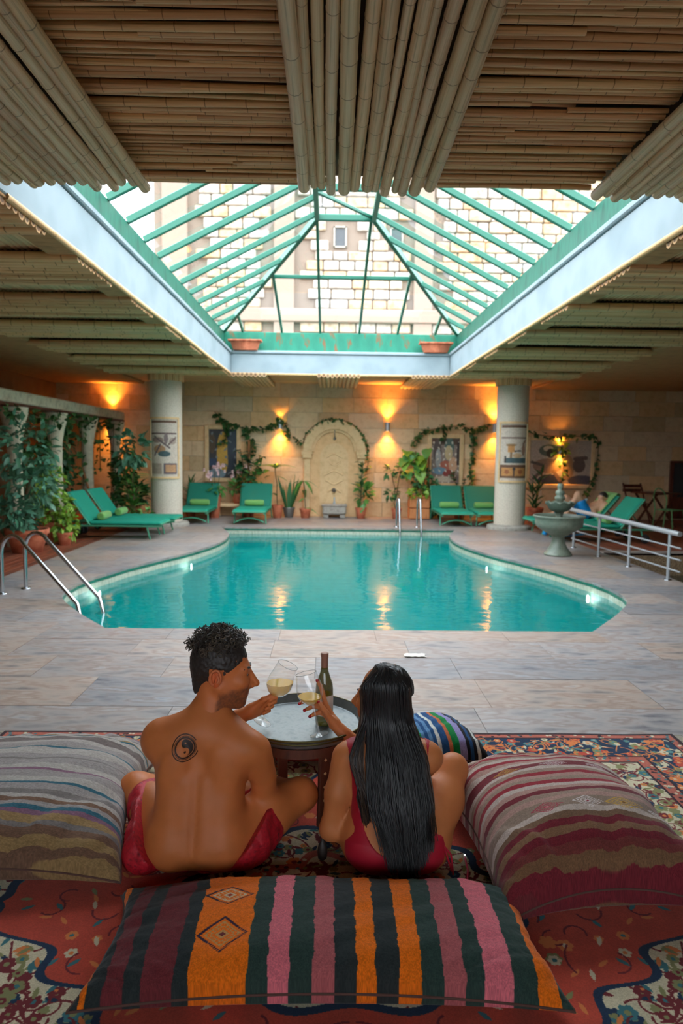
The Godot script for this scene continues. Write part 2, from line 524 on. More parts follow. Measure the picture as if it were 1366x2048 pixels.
# ---------------------------------------------------------------- skylight
func skylight() -> void:
	var t := thing("skylight", "green framed hipped glass skylight over the pool with white curb", "skylight")
	var w := 2.17; var d0 := 4.27; var d1 := 13.75
	for s in [-1.0, 1.0]:
		var a := MB.new()
		a.box(P(s * (w + 0.1), 3.23, (d0 + d1) / 2), Vector3(0.2, 0.38, d1 - d0 + 0.4), 0.008)
		obj("fascia", a, M.white_paint, t)
		var l := MB.new()
		l.box(P(s * (w + 0.12), 3.455, (d0 + d1) / 2), Vector3(0.3, 0.06, d1 - d0 + 0.46), 0.012)
		obj("ledge", l, M.white_paint, t)
		var g := MB.new()
		g.box(P(s * (w + 0.21), 3.68, (d0 + d1) / 2), Vector3(0.12, 0.38, d1 - d0 + 0.5), 0.006)
		obj("upstand", g, M.green_paint, t)
		var sf := MB.new()
		sf.box(P(s * (w + 0.13), 3.03, (d0 + d1) / 2), Vector3(0.24, 0.02, d1 - d0), 0.004)
		obj("soffit_strip", sf, M.matting, t)
		var e := pole_mesh(9.4, 0.026, 900 + int(s), 0.35, 7, false, 0.003)
		obj("edge_pole", e, M.cane_0, t, P(s * (w + 0.01), 3.03, d1))
	for q in [[d1, 1.0], [d0, -1.0]]:
		var d: float = q[0]; var s: float = q[1]
		var a := MB.new()
		a.box(P(0, 3.23 if s > 0 else 3.29, d + s * 0.1), Vector3(2 * w, 0.38 if s > 0 else 0.26, 0.2), 0.008)
		obj("fascia", a, M.white_paint, t)
		var l := MB.new()
		l.box(P(0, 3.455, d + s * 0.12), Vector3(2 * w - 0.06, 0.06, 0.3), 0.012)
		obj("ledge", l, M.white_paint, t)
		var g := MB.new()
		g.box(P(0, 3.68, d + s * 0.21), Vector3(2 * w + 0.3, 0.38, 0.12), 0.006)
		obj("upstand", g, M.green_worn, t)
	var e2 := pole_mesh(4.3, 0.026, 905, 0.35, 7, false, 0.003)
	var eo := obj("edge_pole", e2, M.cane_0, t, P(-2.15, 3.03, d1 + 0.01))
	eo.rotation.y = PI / 2
	# glazing bars
	var bx := 2.33; var by := 3.88; var b0 := 4.2; var b1 := 13.85
	var rx := 0.41; var ry := 4.86; var run := 3.7
	var a0 := b0 + run; var a1 := b1 - run
	var hip := func(d: float) -> Vector2:
		var k := 1.0
		if d > a1: k = (b1 - d) / run
		elif d < a0: k = (d - b0) / run
		return Vector2(bx - (bx - rx) * k, by + (ry - by) * k)
	var bar := func(called: String, p: Vector3, q: Vector3, ww := 0.05, hh := 0.075) -> void:
		var m := MB.new()
		m.bar(p, q, ww, hh, 0.008)
		obj(called, m, M.green_bar, t)
	var ds := []
	var d := b1
	while d > b0 + 0.1:
		ds.append(d); d -= 0.645
	ds.append(b0)
	for s in [-1.0, 1.0]:
		for i in range(1, ds.size() - 1):
			var h: Vector2 = hip.call(ds[i])
			bar.call("rafter", P(s * bx, by, ds[i]), P(s * h.x, h.y, ds[i]))
		for i in ds.size() - 1:
			var A: Vector2 = hip.call(ds[i]); var B: Vector2 = hip.call(ds[i + 1])
			var m := MB.new()
			var pts := [P(s * bx, by, ds[i]), P(s * bx, by, ds[i + 1]), P(s * B.x, B.y, ds[i + 1]), P(s * A.x, A.y, ds[i])]
			if i == 0: pts = [pts[0], pts[1], pts[2]]
			if i == ds.size() - 2: pts = [pts[0], pts[1], pts[3]]
			if s < 0: pts.reverse()
			m.face(pts)
			obj("pane", m, M.roof_glass, t, Vector3(0, 0.03, 0))
		bar.call("ridge_bar", P(s * rx, ry, a0), P(s * rx, ry, a1), 0.07, 0.1)
		for q in [[b1, a1], [b0, a0]]:
			bar.call("hip_bar", P(s * bx, by, q[0]), P(s * rx, ry, q[1]), 0.07, 0.1)
	for dz in [a0, (a0 + a1) / 2, a1]:
		bar.call("ridge_bar", P(-rx, ry, dz), P(rx, ry, dz), 0.06, 0.09)
	bar.call("brace", P(-rx, ry, a1 - 1.0), P(rx, ry, a1), 0.04, 0.05)
	for k in 2:
		var m := MB.new()
		m.face([P(-rx, ry, a0 + k * (a1 - a0) / 2), P(rx, ry, a0 + k * (a1 - a0) / 2), P(rx, ry, a0 + (k + 1) * (a1 - a0) / 2), P(-rx, ry, a0 + (k + 1) * (a1 - a0) / 2)])
		obj("pane", m, M.roof_glass, t, Vector3(0, 0.03, 0))
	var xs := [-bx, -1.95, -1.17, -rx, rx * 0.9, 1.13, 1.88, bx]
	for q in [[b1, a1], [b0, a0]]:
		var onslope := func(x: float, kk: float) -> Vector3:
			return P(x, lerpf(by, ry, kk), lerpf(q[0], q[1], kk))
		var top := func(x: float) -> float: return clampf((bx - absf(x)) / (bx - rx), 0.0, 1.0)
		for i in range(1, 7):
			bar.call("rafter", onslope.call(xs[i], 0.0), onslope.call(xs[i], top.call(xs[i])), 0.045, 0.07)
		var pk := 0.56
		bar.call("purlin", onslope.call(-(bx - (bx - rx) * pk), pk), onslope.call(bx - (bx - rx) * pk, pk), 0.05, 0.06)
		for i in 7:
			var m := MB.new()
			var pts := [onslope.call(xs[i], 0.0), onslope.call(xs[i + 1], 0.0)]
			if i < 6: pts.append(onslope.call(xs[i + 1], top.call(xs[i + 1])))
			if i > 0: pts.append(onslope.call(xs[i], top.call(xs[i])))
			m.face(pts)
			obj("pane", m, M.roof_glass, t, Vector3(0, 0.03, 0))
	# terracotta planter boxes on the back ledge
	for s in [-1.0, 1.0]:
		var pb := thing("planter_box", "empty terracotta window box on the %s back corner of the skylight ledge" % ("left" if s < 0 else "right"), "planter", P(s * 1.88, 3.485, 13.72), 0.0, "planter boxes on the skylight ledge")
		var m := MB.new()
		m.lathe([Vector2(0.0, 0.0), Vector2(0.1, 0.0), Vector2(0.125, 0.16), Vector2(0.145, 0.165), Vector2(0.145, 0.2), Vector2(0.125, 0.2), Vector2(0.11, 0.05), Vector2(0, 0.05)], 4, Vector3.ZERO, Basis(Vector3.UP, PI / 4).scaled(Vector3(3.2, 1, 1)), true)
		obj("trough", m, M.terracotta, pb)
		var r := MB.new()
		for k in [-1.0, 1.0]:
			r.box(Vector3(0, 0.182, k * 0.1), Vector3(0.66, 0.03, 0.022), 0.006)
		obj("rim", r, M.terracotta, pb)

# ---------------------------------------------------------------- stone building seen through the glass
func facade() -> void:
	var gd := MB.new()
	gd.box(P(1.5, -0.06, 24.4), Vector3(40, 0.1, 16.0), 0.0)
	struct("floor_yard", gd, M.grey_stone, "stone yard behind the pool hall", "ground")
	var b := thing("stone_building", "pale ashlar stone building seen through the skylight glass", "building", P(1.0, 2.9, 22.6))
	var core := MB.new()
	core.box(Vector3(0.9, 3.2, -2.05), Vector3(15.6, 12.2, 4.0), 0.0)
	obj("wall", core, M.mortar, b)
	var wins := [Rect2(-1.15, 5.15, 0.42, 0.66), Rect2(0.66, 5.15, 0.42, 0.66)]
	var pil := [[-6.6, -5.8], [-3.05, -2.4], [1.45, 2.05]]
	var y := 2.1
	while y < 7.6:
		var h := rng.randf_range(0.27, 0.38)
		var x := -5.8 + rng.randf_range(-0.3, 0.0)
		if y > 2.75 and y < 3.2:
			y = 3.22; continue
		while x < 8.5:
			var l := rng.randf_range(0.36, 0.8)
			var r := Rect2(x, y, l - 0.035, h - 0.03)
			var bad := false
			for q in pil:
				if r.position.x < q[1] and r.end.x > q[0]: bad = true
			for q in wins:
				if r.intersects(q): bad = true
			if not bad:
				var m := MB.new()
				m.box(Vector3(r.get_center().x, r.get_center().y, 0.0 + rng.randf_range(-0.03, 0.03)), Vector3(r.size.x, r.size.y, 0.16), 0.03)
				obj("stone_block", m, M["ashlar_%d" % (rng.randi() % 4)], b)
			x += l
		y += h
	for q in pil:
		var m := MB.new()
		m.box(Vector3((q[0] + q[1]) / 2, 4.6, 0.05), Vector3(q[1] - q[0], 9.4, 0.24), 0.02)
		obj("pilaster", m, M.facade_brown, b)
	var led := MB.new()
	led.box(Vector3(0.9, 2.98, 0.08), Vector3(15.6, 0.42, 0.3), 0.03)
	obj("string_course", led, M.facade_brown, b)
	for q in wins:
		var fr := MB.new()
		var c: Vector2 = q.get_center()
		for s in [-1.0, 1.0]:
			fr.box(Vector3(c.x + s * 0.19, c.y, 0.0), Vector3(0.05, 0.66, 0.1), 0.0)
			fr.box(Vector3(c.x, c.y + s * 0.31, 0.0), Vector3(0.42, 0.05, 0.1), 0.0)
		var wo := obj("window", fr, M.grey_stone, b)
		var pn := MB.new()
		pn.box(Vector3(c.x, c.y, -0.03), Vector3(0.36, 0.6, 0.02), 0.0)
		obj("pane", pn, M.dark_glass, wo)

# ---------------------------------------------------------------- walls
func walls() -> void:
	var mb := MB.new()
	mb.box(P(1.5, 1.5, 16.16), Vector3(16.4, 3.6, 0.3), 0.0)
	var wb := struct("wall_back", mb, M.joint, "sandstone block wall behind the pool", "wall")
	var y := 0.0
	var row := 0
	while y < 3.1:
		var h := 0.345
		var x := -6.5 - (row % 2) * 0.35
		while x < 9.5:
			var l := rng.randf_range(0.6, 0.85)
			var xa := maxf(x, -6.5); var xb := minf(x + l, 9.5)
			if xb - xa > 0.05:
				var m := MB.new()
				m.box(P((xa + xb) / 2, y + h / 2, 16.01 - rng.randf_range(0, 0.004)), Vector3(xb - xa - 0.004, h - 0.004, 0.05), 0.004)
				obj("stone_block", m, M["sandstone_%d" % (rng.randi() % 4)], wb)
			x += l
		y += h; row += 1
	for q in [["left", -6.65, 6.5, 0.3, 19.6], ["right", 9.65, 6.5, 0.3, 19.6]]:
		var m := MB.new()
		m.box(P(q[1], 1.3, q[2]), Vector3(q[3], 4.3, q[4]), 0.0)
		struct("wall_" + q[0], m, M.plaster, "plain brown plaster wall on the %s of the pool hall" % q[0], "wall")
	# wall behind the sitting corner with a wide window to the garden
	var WX := 2.7; var y0 := 1.5; var y1 := 2.85; var wd := -3.0
	var f := MB.new()
	f.box(P((-6.5 - WX) / 2, 1.3, wd - 0.15), Vector3(6.5 - WX, 4.3, 0.3), 0.0)
	f.box(P((9.5 + WX) / 2, 1.3, wd - 0.15), Vector3(9.5 - WX, 4.3, 0.3), 0.0)
	f.box(P(0, (y0 - 0.85) / 2, wd - 0.15), Vector3(2 * WX, y0 + 0.85, 0.3), 0.0)
	f.box(P(0, (y1 + 3.45) / 2, wd - 0.15), Vector3(2 * WX, 3.45 - y1, 0.3), 0.0)
	struct("wall_front", f, M.plaster, "plain plaster wall with a wide window behind the sitting corner", "wall")
	var wf := MB.new()
	for yy in [y0 + 0.03, y1 - 0.03]: wf.box(P(0, yy, wd - 0.15), Vector3(2 * WX, 0.06, 0.1), 0.0)
	for k in 7: wf.box(P(lerpf(-WX + 0.03, WX - 0.03, k / 6.0), (y0 + y1) / 2, wd - 0.15), Vector3(0.06, y1 - y0, 0.1), 0.0)
	var wn := struct("window_2", wf, M.dark_wood, "wide timber window behind the sitting corner", "window")
	for k in 6:
		var m := MB.new()
		var a := lerpf(-WX + 0.03, WX - 0.03, k / 6.0) + 0.03; var b := lerpf(-WX + 0.03, WX - 0.03, (k + 1) / 6.0) - 0.03
		m.face([P(a, y0 + 0.06, wd - 0.15), P(b, y0 + 0.06, wd - 0.15), P(b, y1 - 0.06, wd - 0.15), P(a, y1 - 0.06, wd - 0.15)])
		obj("pane", m, M.roof_glass, wn)

# ---------------------------------------------------------------- floor, decks, pool
func floors() -> void:
	var XL := -4.0; var XR := 4.05
	var mb := MB.new()
	var lay := func(x0: float, x1: float, d0: float, d1: float, y: float) -> void:
		mb.face([P(x0, y, d0), P(x1, y, d0), P(x1, y, d1), P(x0, y, d1)])
	lay.call(-6.5, XR, -4.0, 5.69, -0.03)
	lay.call(-6.5, XR, 13.5, 16.0, -0.03)
	for i in pool_half.size() - 1:
		var a = pool_half[i]; var b = pool_half[i + 1]
		mb.face([P(-6.5, -0.03, a[0]), P(-a[1], -0.03, a[0]), P(-b[1], -0.03, b[0]), P(-6.5, -0.03, b[0])])
		mb.face([P(a[1], -0.03, a[0]), P(XR, -0.03, a[0]), P(XR, -0.03, b[0]), P(b[1], -0.03, b[0])])
	lay.call(XR, 9.5, 10.4, 16.0, -0.03)
	lay.call(XR, 9.5, -4.0, 5.0, -0.03)
	mb.box(P(1.5, -1.9, 6.0), Vector3(16.6, 0.2, 20.6), 0.0)
	var fl := struct("floor", mb, M.joint, "travertine slab paving around the pool", "floor")
	# slabs, clipped to the pool
	var pp := pool_poly(0.0)
	var d := 3.0
	var row := 0
	while d < 15.98:
		var h: float = [0.46, 0.46, 0.52][row % 3]
		var x := XL - rng.randf_range(0.0, 0.7)
		while x < XR:
			var l := rng.randf_range(0.7, 1.15)
			var xa := maxf(x, XL); var xb := minf(x + l, XR)
			x += l
			if xb - xa < 0.08: continue
			var g := 0.0012
			var dd := minf(d + h, 15.98)
			var q := PackedVector2Array([Vector2(xa + g, -d - g), Vector2(xb - g, -d - g), Vector2(xb - g, -dd + g), Vector2(xa + g, -dd + g)])
			for piece in Geometry2D.clip_polygons(q, pp):
				if piece.size() < 3: continue
				var m := MB.new()
				m.slab(piece, rng.randf_range(-0.0012, 0.0012), -0.04)
				obj("paving_slab", m, M["travertine_%d" % (rng.randi() % 5)], fl)
		d += h; row += 1
	var near := MB.new()
	near.box(P(0.025, -0.02, -0.5), Vector3(8.05, 0.036, 7.0), 0.0)
	obj("screed", near, M.travertine_1, fl)
	# timber decks
	for q in [[-6.5, -4.0, 3.0, 16.0, "floor_deck_left", "left"], [4.05, 9.5, 10.66, 16.0, "floor_deck_right", "right"]]:
		var base := MB.new()
		base.box(P((q[0] + q[1]) / 2, -0.035, (q[2] + q[3]) / 2), Vector3(q[1] - q[0], 0.02, q[3] - q[2]), 0.0)
		var dk := struct("floor_deck", base, M.dark_wood, "reddish brown timber decking on the %s of the pool" % q[5], "deck")
		var x: float = q[0]
		while x < q[1] - 0.02:
			var wd := minf(0.125, q[1] - x)
			var cut := rng.randf_range(q[2] + 1.5, q[3] - 1.5)
			for e in [[q[2], cut - 0.002], [cut + 0.002, q[3]]]:
				var m := MB.new()
				m.box(P(x + wd / 2, -0.014, (e[0] + e[1]) / 2), Vector3(wd - 0.006, 0.028, e[1] - e[0]), 0.003)
				obj("plank", m, M["deck_wood_%d" % (rng.randi() % 3)], dk)
			x += wd
	# pool shell
	var wall := MB.new(); var band := MB.new(); var bot := MB.new()
	var n := pp.size()
	var run := 0.0
	for i in n:
		var a := pp[i]; var b := pp[(i + 1) % n]
		var A := Vector3(a.x, 0, a.y); var B := Vector3(b.x, 0, b.y)
		band.face([B + Vector3(0, -0.03, 0), A + Vector3(0, -0.03, 0), A + Vector3(0, -0.3, 0), B + Vector3(0, -0.3, 0)])
		wall.face([B + Vector3(0, -0.3, 0), A + Vector3(0, -0.3, 0), A + Vector3(0, -1.5, 0), B + Vector3(0, -1.5, 0)])
	var id := Geometry2D.triangulate_polygon(pp)
	for i in range(0, id.size(), 3):
		bot.face([Vector3(pp[id[i]].x, -1.5, pp[id[i]].y), Vector3(pp[id[i + 1]].x, -1.5, pp[id[i + 1]].y), Vector3(pp[id[i + 2]].x, -1.5, pp[id[i + 2]].y)])
	var pool := thing("swimming_pool", "curved swimming pool with turquoise water in the middle of the hall", "pool")
	obj("basin_wall", wall, M.pool_tile, pool)
	obj("basin_floor", bot, M.pool_tile, pool)
	tag(obj("waterline_band", band, M.waterline_tile, pool), "mottled beige and green tile band at the waterline")
	var wt := MB.new()
	var s := 0
	for p in pool_poly(-0.002): wt.vert(Vector3(p.x, -0.13, p.y), Vector3.UP, p)
	var wid := Geometry2D.triangulate_polygon(pool_poly(-0.002))
	var wp := pool_poly(-0.002)
	for i in range(0, wid.size(), 3):
		if (wp[wid[i + 1]] - wp[wid[i]]).cross(wp[wid[i + 2]] - wp[wid[i]]) < 0: wt.tri(wid[i], wid[i + 1], wid[i + 2])
		else: wt.tri(wid[i], wid[i + 2], wid[i + 1])
	tag(obj("water", wt, M.pool_water, pool), "rippled turquoise water surface")
	# green shadow-gap grout line under the coping: a thin dark trim
	var tr := MB.new()
	for i in n:
		var a := pp[i]; var b := pp[(i + 1) % n]
		tr.bar(Vector3(a.x, -0.045, a.y), Vector3(b.x, -0.045, b.y), 0.012, 0.03)
	obj("coping_trim", tr, M.green_paint, pool)
	# underwater lights
	for q in [[-2.93, 7.95, -0.0], [-2.26, 9.95, 0], [2.2, 9.95, 0], [2.95, 7.95, 0]]:
		var l := MB.new()
		var into := Vector3(-signf(q[0]), 0, -0.15).normalized()
		var bs := Basis(Quaternion(Vector3.UP, into))
		l.lathe([Vector2(0.0, 0.0), Vector2(0.045, 0.0), Vector2(0.045, 0.012), Vector2(0.0, 0.016)], 16, Vector3.ZERO, bs, true)
		var side := "left" if q[0] < 0 else "right"
		var o := obj("pool_light", l, M.pool_light_glow, self, P(q[0] + into.x * 0.05, -0.2, q[1]))
		tag(o, "round white underwater pool light on the %s pool wall, %s one" % [side, "nearer" if q[1] < 9 else "farther"], "light", "underwater pool lights")
	# sunken pool on the right
	var sp := thing("plunge_pool", "small sunken pool with pebbled wall beyond the steel handrail", "pool")
	var pw := MB.new()
	pw.face([P(XR, 0, 10.4), P(9.46, 0, 10.4), P(9.46, -1, 10.4), P(XR, -1, 10.4)].slice(0))
	pw.face([P(XR, -1, 5.0), P(XR, -1, 10.4), P(XR, 0, 10.4), P(XR, 0, 5.0)])
	pw.face([P(XR, -1, 5.0), P(9.46, -1, 5.0), P(9.46, 0, 5.0), P(XR, 0, 5.0)])
	tag(obj("pebble_wall", pw, M.pebbles, sp), "wall faced with small tan pebbles")
	var cp := MB.new()
	cp.box(P((XR + 9.46) / 2, -0.015, 10.53), Vector3(9.46 - XR, 0.05, 0.26), 0.01)
	obj("coping", cp, M.travertine_1, sp)
	var gw := MB.new()
	gw.face([P(XR, -0.34, 5.0), P(9.48, -0.34, 5.0), P(9.48, -0.34, 10.4), P(XR, -0.34, 10.4)], [Vector2(0, 0), Vector2(5, 0), Vector2(5, 5), Vector2(0, 5)])
	obj("water", gw, M.green_water, sp)
	var gb := MB.new()
	gb.face([P(XR, -1, 5.0), P(9.46, -1, 5.0), P(9.46, -1, 10.4), P(XR, -1, 10.4)])
	obj("basin_floor", gb, M.pebbles, sp)
# ---------------------------------------------------------------- painted mosaics (flat print)
func mosaic_tex(sd: int, w: int, h: int, ground: Color, shapes: Array) -> ImageTexture:
	var im := Image.create(w, h, false, Image.FORMAT_RGB8)
	var q := RandomNumberGenerator.new()
	q.seed = sd
	for y in h:
		for x in w:
			var c := ground
			var fx := (x + 0.5) / w; var fy := (y + 0.5) / h
			for s in shapes:
				var hit := false
				match s[0]:
					"r": hit = fx > s[1] and fx < s[3] and fy > s[2] and fy < s[4]
					"e": hit = pow((fx - s[1]) / s[3], 2) + pow((fy - s[2]) / s[4], 2) < 1.0
					"l":
						var a := Vector2(s[1], s[2]); var b := Vector2(s[3], s[4])
						var p := Vector2(fx, fy)
						var t := clampf((p - a).dot(b - a) / (b - a).length_squared(), 0, 1)
						hit = p.distance_to(a.lerp(b, t)) < s[6]
					"n": hit = sin(fx * s[1] + sin(fy * s[2]) * 2.0) * sin(fy * s[3] + sd) > s[4]
				if hit: c = s[5]
			var k := q.randf_range(0.82, 1.08)
			im.set_pixel(x, y, Color(c.r * k, c.g * k, c.b * k))
	return ImageTexture.create_from_image(im)

func print_mat(nm: String, t: Texture2D, rough := 0.7) -> StandardMaterial3D:
	var m := mat(nm, Color.WHITE, rough)
	m.albedo_texture = t
	return m

func mosaics_and_columns() -> void:
	var cream := S(206, 190, 172); var brown := S(110, 78, 58); var ochre := S(196, 138, 78); var teal := S(70, 90, 92); var dark := S(70, 58, 54)
	var tR := mosaic_tex(5, 84, 160, cream, [["r", 0.06, 0.03, 0.94, 0.075, brown], ["r", 0.06, 0.24, 0.94, 0.265, S(120, 92, 82)], ["r", 0.18, 0.6, 0.94, 0.69, teal], ["n", 40.0, 30.0, 8.0, 0.95, S(188, 170, 150)],
		["r", 0.28, 0.39, 0.5, 0.5, ochre], ["e", 0.39, 0.375, 0.17, 0.02, S(150, 110, 66)], ["r", 0.36, 0.5, 0.43, 0.6, S(140, 104, 70)], ["e", 0.6, 0.56, 0.16, 0.04, S(196, 160, 120)], ["e", 0.82, 0.46, 0.07, 0.1, S(160, 122, 100)], ["l", 0.8, 0.36, 0.9, 0.3, S(150, 120, 104), 0.025], ["l", 0.5, 0.48, 0.72, 0.475, dark, 0.012], ["r", 0.18, 0.57, 0.24, 0.69, dark],
		["r", 0.02, 0.72, 0.98, 0.95, brown], ["r", 0.08, 0.77, 0.46, 0.91, ochre], ["r", 0.52, 0.77, 0.92, 0.91, ochre], ["e", 0.27, 0.84, 0.08, 0.04, S(160, 96, 56)], ["e", 0.72, 0.84, 0.08, 0.04, S(160, 96, 56)], ["e", 0.5, 0.79, 0.05, 0.03, dark]])
	var tL := mosaic_tex(6, 84, 160, cream, [["r", 0.06, 0.03, 0.94, 0.07, brown], ["r", 0.06, 0.24, 0.94, 0.262, S(96, 72, 70)], ["e", 0.3, 0.36, 0.2, 0.05, S(150, 124, 112)], ["e", 0.58, 0.34, 0.07, 0.09, S(130, 112, 110)], ["e", 0.8, 0.38, 0.12, 0.06, S(170, 148, 132)], ["e", 0.36, 0.52, 0.2, 0.07, S(176, 132, 96)], ["e", 0.52, 0.6, 0.2, 0.05, teal], ["l", 0.2, 0.3, 0.7, 0.5, S(110, 92, 90), 0.018], ["l", 0.66, 0.44, 0.9, 0.32, S(120, 96, 90), 0.02], ["l", 0.2, 0.62, 0.4, 0.44, S(96, 80, 84), 0.02], ["r", 0.5, 0.76, 0.94, 0.95, S(100, 84, 92)], ["r", 0.56, 0.79, 0.9, 0.92, S(190, 142, 100)], ["r", 0.06, 0.76, 0.44, 0.95, S(170, 150, 132)]])
	print_mat("mosaic_cups", tR); print_mat("mosaic_birds", tL)
	for s in [-1.0, 1.0]:
		var side := "left" if s < 0 else "right"
		var t := thing("column", "round stone column with a curved mosaic panel, %s of the pool" % side, "column", P(s * 3.45, 0, 13.72), 0.0, "round columns at the far end of the pool")
		var m := MB.new()
		m.lathe([Vector2(0.305, 0.04), Vector2(0.31, 1.5), Vector2(0.312, 2.96), Vector2(0.0, 2.96)], 40)
		obj("shaft", m, M.column_stone, t)
		var b := MB.new()
		b.lathe([Vector2(0.44, 0.0), Vector2(0.44, 0.05), Vector2(0.42, 0.075), Vector2(0.36, 0.09), Vector2(0.3, 0.1)], 40)
		obj("base", b, M.grey_stone, t)
		var stick := MB.new()
		stick.tube([Vector3(0, 2.85, 0), Vector3(0, 3.0, 0)], 0.021, 6, true)
		stick.tinted = true
		var sm := stick.mesh()
		for k in 48:
			var a := TAU * k / 48
			obj("bamboo_stick", sm, M["cane_%d" % (k % 3)], t, Vector3(cos(a) * 0.33, 0, sin(a) * 0.33))
		var pn := MB.new()
		var mid = PI * 1.5 - s * 0.06   # facing the pool
		pn.lathe([Vector2(0.316, 0.98), Vector2(0.32, 0.982), Vector2(0.32, 2.108), Vector2(0.316, 2.11)], 20, Vector3.ZERO, Basis(), true, mid - 0.95, mid + 0.95)
		# uv only on the broad band
		for i in pn.v.size():
			pn.uv[i].y = 1.0 - (pn.v[i].y - 0.98) / 1.13
		obj("mosaic_panel", pn, M.mosaic_cups if s > 0 else M.mosaic_birds, t)
		var fr := MB.new()
		for y in [0.965, 2.125]:
			fr.lathe([Vector2(0.31, y - 0.022), Vector2(0.334, y - 0.02), Vector2(0.334, y + 0.02), Vector2(0.31, y + 0.022)], 20, Vector3.ZERO, Basis(), true, mid - 1.0, mid + 1.0)
		for e in [-0.97, 0.97]:
			var a: float = mid + e
			fr.box(Vector3(cos(a) * 0.32, 1.545, -sin(a) * 0.32), Vector3(0.03, 1.2, 0.04), 0.004, Basis(Vector3.UP, a))
		obj("panel_frame", fr, M.carved_stone, t)
	# framed mosaics on the wall
	var blue := S(70, 92, 116)
	var figs := [["r", 0.0, 0.0, 1.0, 0.16, S(96, 74, 60)], ["e", 0.62, 0.2, 0.16, 0.2, S(92, 112, 104)], ["e", 0.6, 0.33, 0.13, 0.16, S(206, 182, 140)], ["e", 0.22, 0.3, 0.14, 0.24, S(100, 86, 80)], ["e", 0.25, 0.45, 0.1, 0.2, S(170, 170, 168)], ["e", 0.5, 0.62, 0.2, 0.12, S(186, 106, 84)], ["e", 0.76, 0.58, 0.15, 0.16, S(214, 168, 134)], ["e", 0.3, 0.72, 0.26, 0.08, S(120, 152, 170)], ["e", 0.62, 0.78, 0.2, 0.08, S(150, 66, 58)], ["n", 30.0, 14.0, 26.0, 0.72, S(226, 214, 196)], ["r", 0.88, 0.1, 1.0, 0.6, S(70, 58, 56)], ["e", 0.45, 0.9, 0.4, 0.06, S(206, 190, 166)]]
	print_mat("mosaic_figures", mosaic_tex(8, 110, 150, S(150, 132, 122), figs))
	print_mat("mosaic_dark", mosaic_tex(9, 100, 150, S(66, 64, 66), [["e", 0.5, 0.5, 0.2, 0.44, S(206, 160, 70)], ["e", 0.82, 0.4, 0.16, 0.5, S(60, 70, 80)], ["r", 0.0, 0.6, 0.3, 0.75, S(52, 70, 96)], ["e", 0.14, 0.3, 0.12, 0.2, S(96, 78, 60)], ["n", 20.0, 14.0, 20.0, 0.8, S(120, 128, 132)], ["e", 0.3, 0.9, 0.3, 0.1, S(130, 150, 160)]]))
	var hunt := [["e", 0.32, 0.24, 0.17, 0.13, S(96, 104, 92)], ["e", 0.3, 0.2, 0.08, 0.06, cream], ["e", 0.34, 0.3, 0.07, 0.1, dark], ["e", 0.3, 0.58, 0.24, 0.16, S(150, 120, 100)], ["e", 0.62, 0.62, 0.1, 0.28, S(160, 134, 106)], ["e", 0.8, 0.56, 0.1, 0.16, S(112, 92, 84)], ["l", 0.74, 0.42, 0.9, 0.4, S(110, 88, 80), 0.04], ["e", 0.34, 0.9, 0.2, 0.13, S(50, 56, 74)], ["l", 0.2, 0.7, 0.08, 0.86, S(110, 90, 80), 0.03], ["l", 0.4, 0.7, 0.5, 0.9, S(130, 104, 90), 0.03], ["e", 0.85, 0.9, 0.22, 0.12, S(90, 84, 92)], ["l", 0.05, 0.5, 0.2, 0.56, S(96, 86, 76), 0.03]]
	print_mat("mosaic_hunt", mosaic_tex(10, 170, 120, S(190, 172, 156), hunt))
	for q in [[-3.1, -2.26, 0.78, 2.1, "mosaic_dark", "dark upright mosaic with an ochre figure, half hidden by climbing leaves"], [2.08, 2.93, 0.72, 1.96, "mosaic_figures", "upright mosaic of crowded coloured figures in a stone frame"], [4.39, 6.02, 0.72, 1.94, "mosaic_hunt", "wide mosaic of a rider and rearing animals on the right wall"]]:
		var t := thing("framed_mosaic", q[5], "mosaic", P((q[0] + q[1]) / 2, (q[2] + q[3]) / 2, 15.975), 0.0, "framed mosaics on the back wall")
		var w: float = q[1] - q[0]; var h: float = q[3] - q[2]
		var pc := MB.new()
		pc.box(Vector3(0, 0, 0.015), Vector3(w - 0.16, h - 0.16, 0.02), 0.0)
		for i in 4:   # front face carries the print upright
			pass
		var pm := MB.new()
		pm.face([Vector3(-w / 2 + 0.08, -h / 2 + 0.08, 0.027), Vector3(w / 2 - 0.08, -h / 2 + 0.08, 0.027), Vector3(w / 2 - 0.08, h / 2 - 0.08, 0.027), Vector3(-w / 2 + 0.08, h / 2 - 0.08, 0.027)], [Vector2(0, 1), Vector2(1, 1), Vector2(1, 0), Vector2(0, 0)])
		obj("backing", pc, M.carved_stone, t)
		obj("picture", pm, M[q[4]], t)
		for s in [-1.0, 1.0]:
			var f := MB.new()
			f.box(Vector3(s * (w / 2 - 0.05), 0, 0.025), Vector3(0.1, h, 0.05), 0.012)
			obj("frame_bar", f, M.carved_stone, t)
			var g := MB.new()
			g.box(Vector3(0, s * (h / 2 - 0.05), 0.025), Vector3(w - 0.2, 0.1, 0.05), 0.012)
			obj("frame_bar", g, M.carved_stone, t)

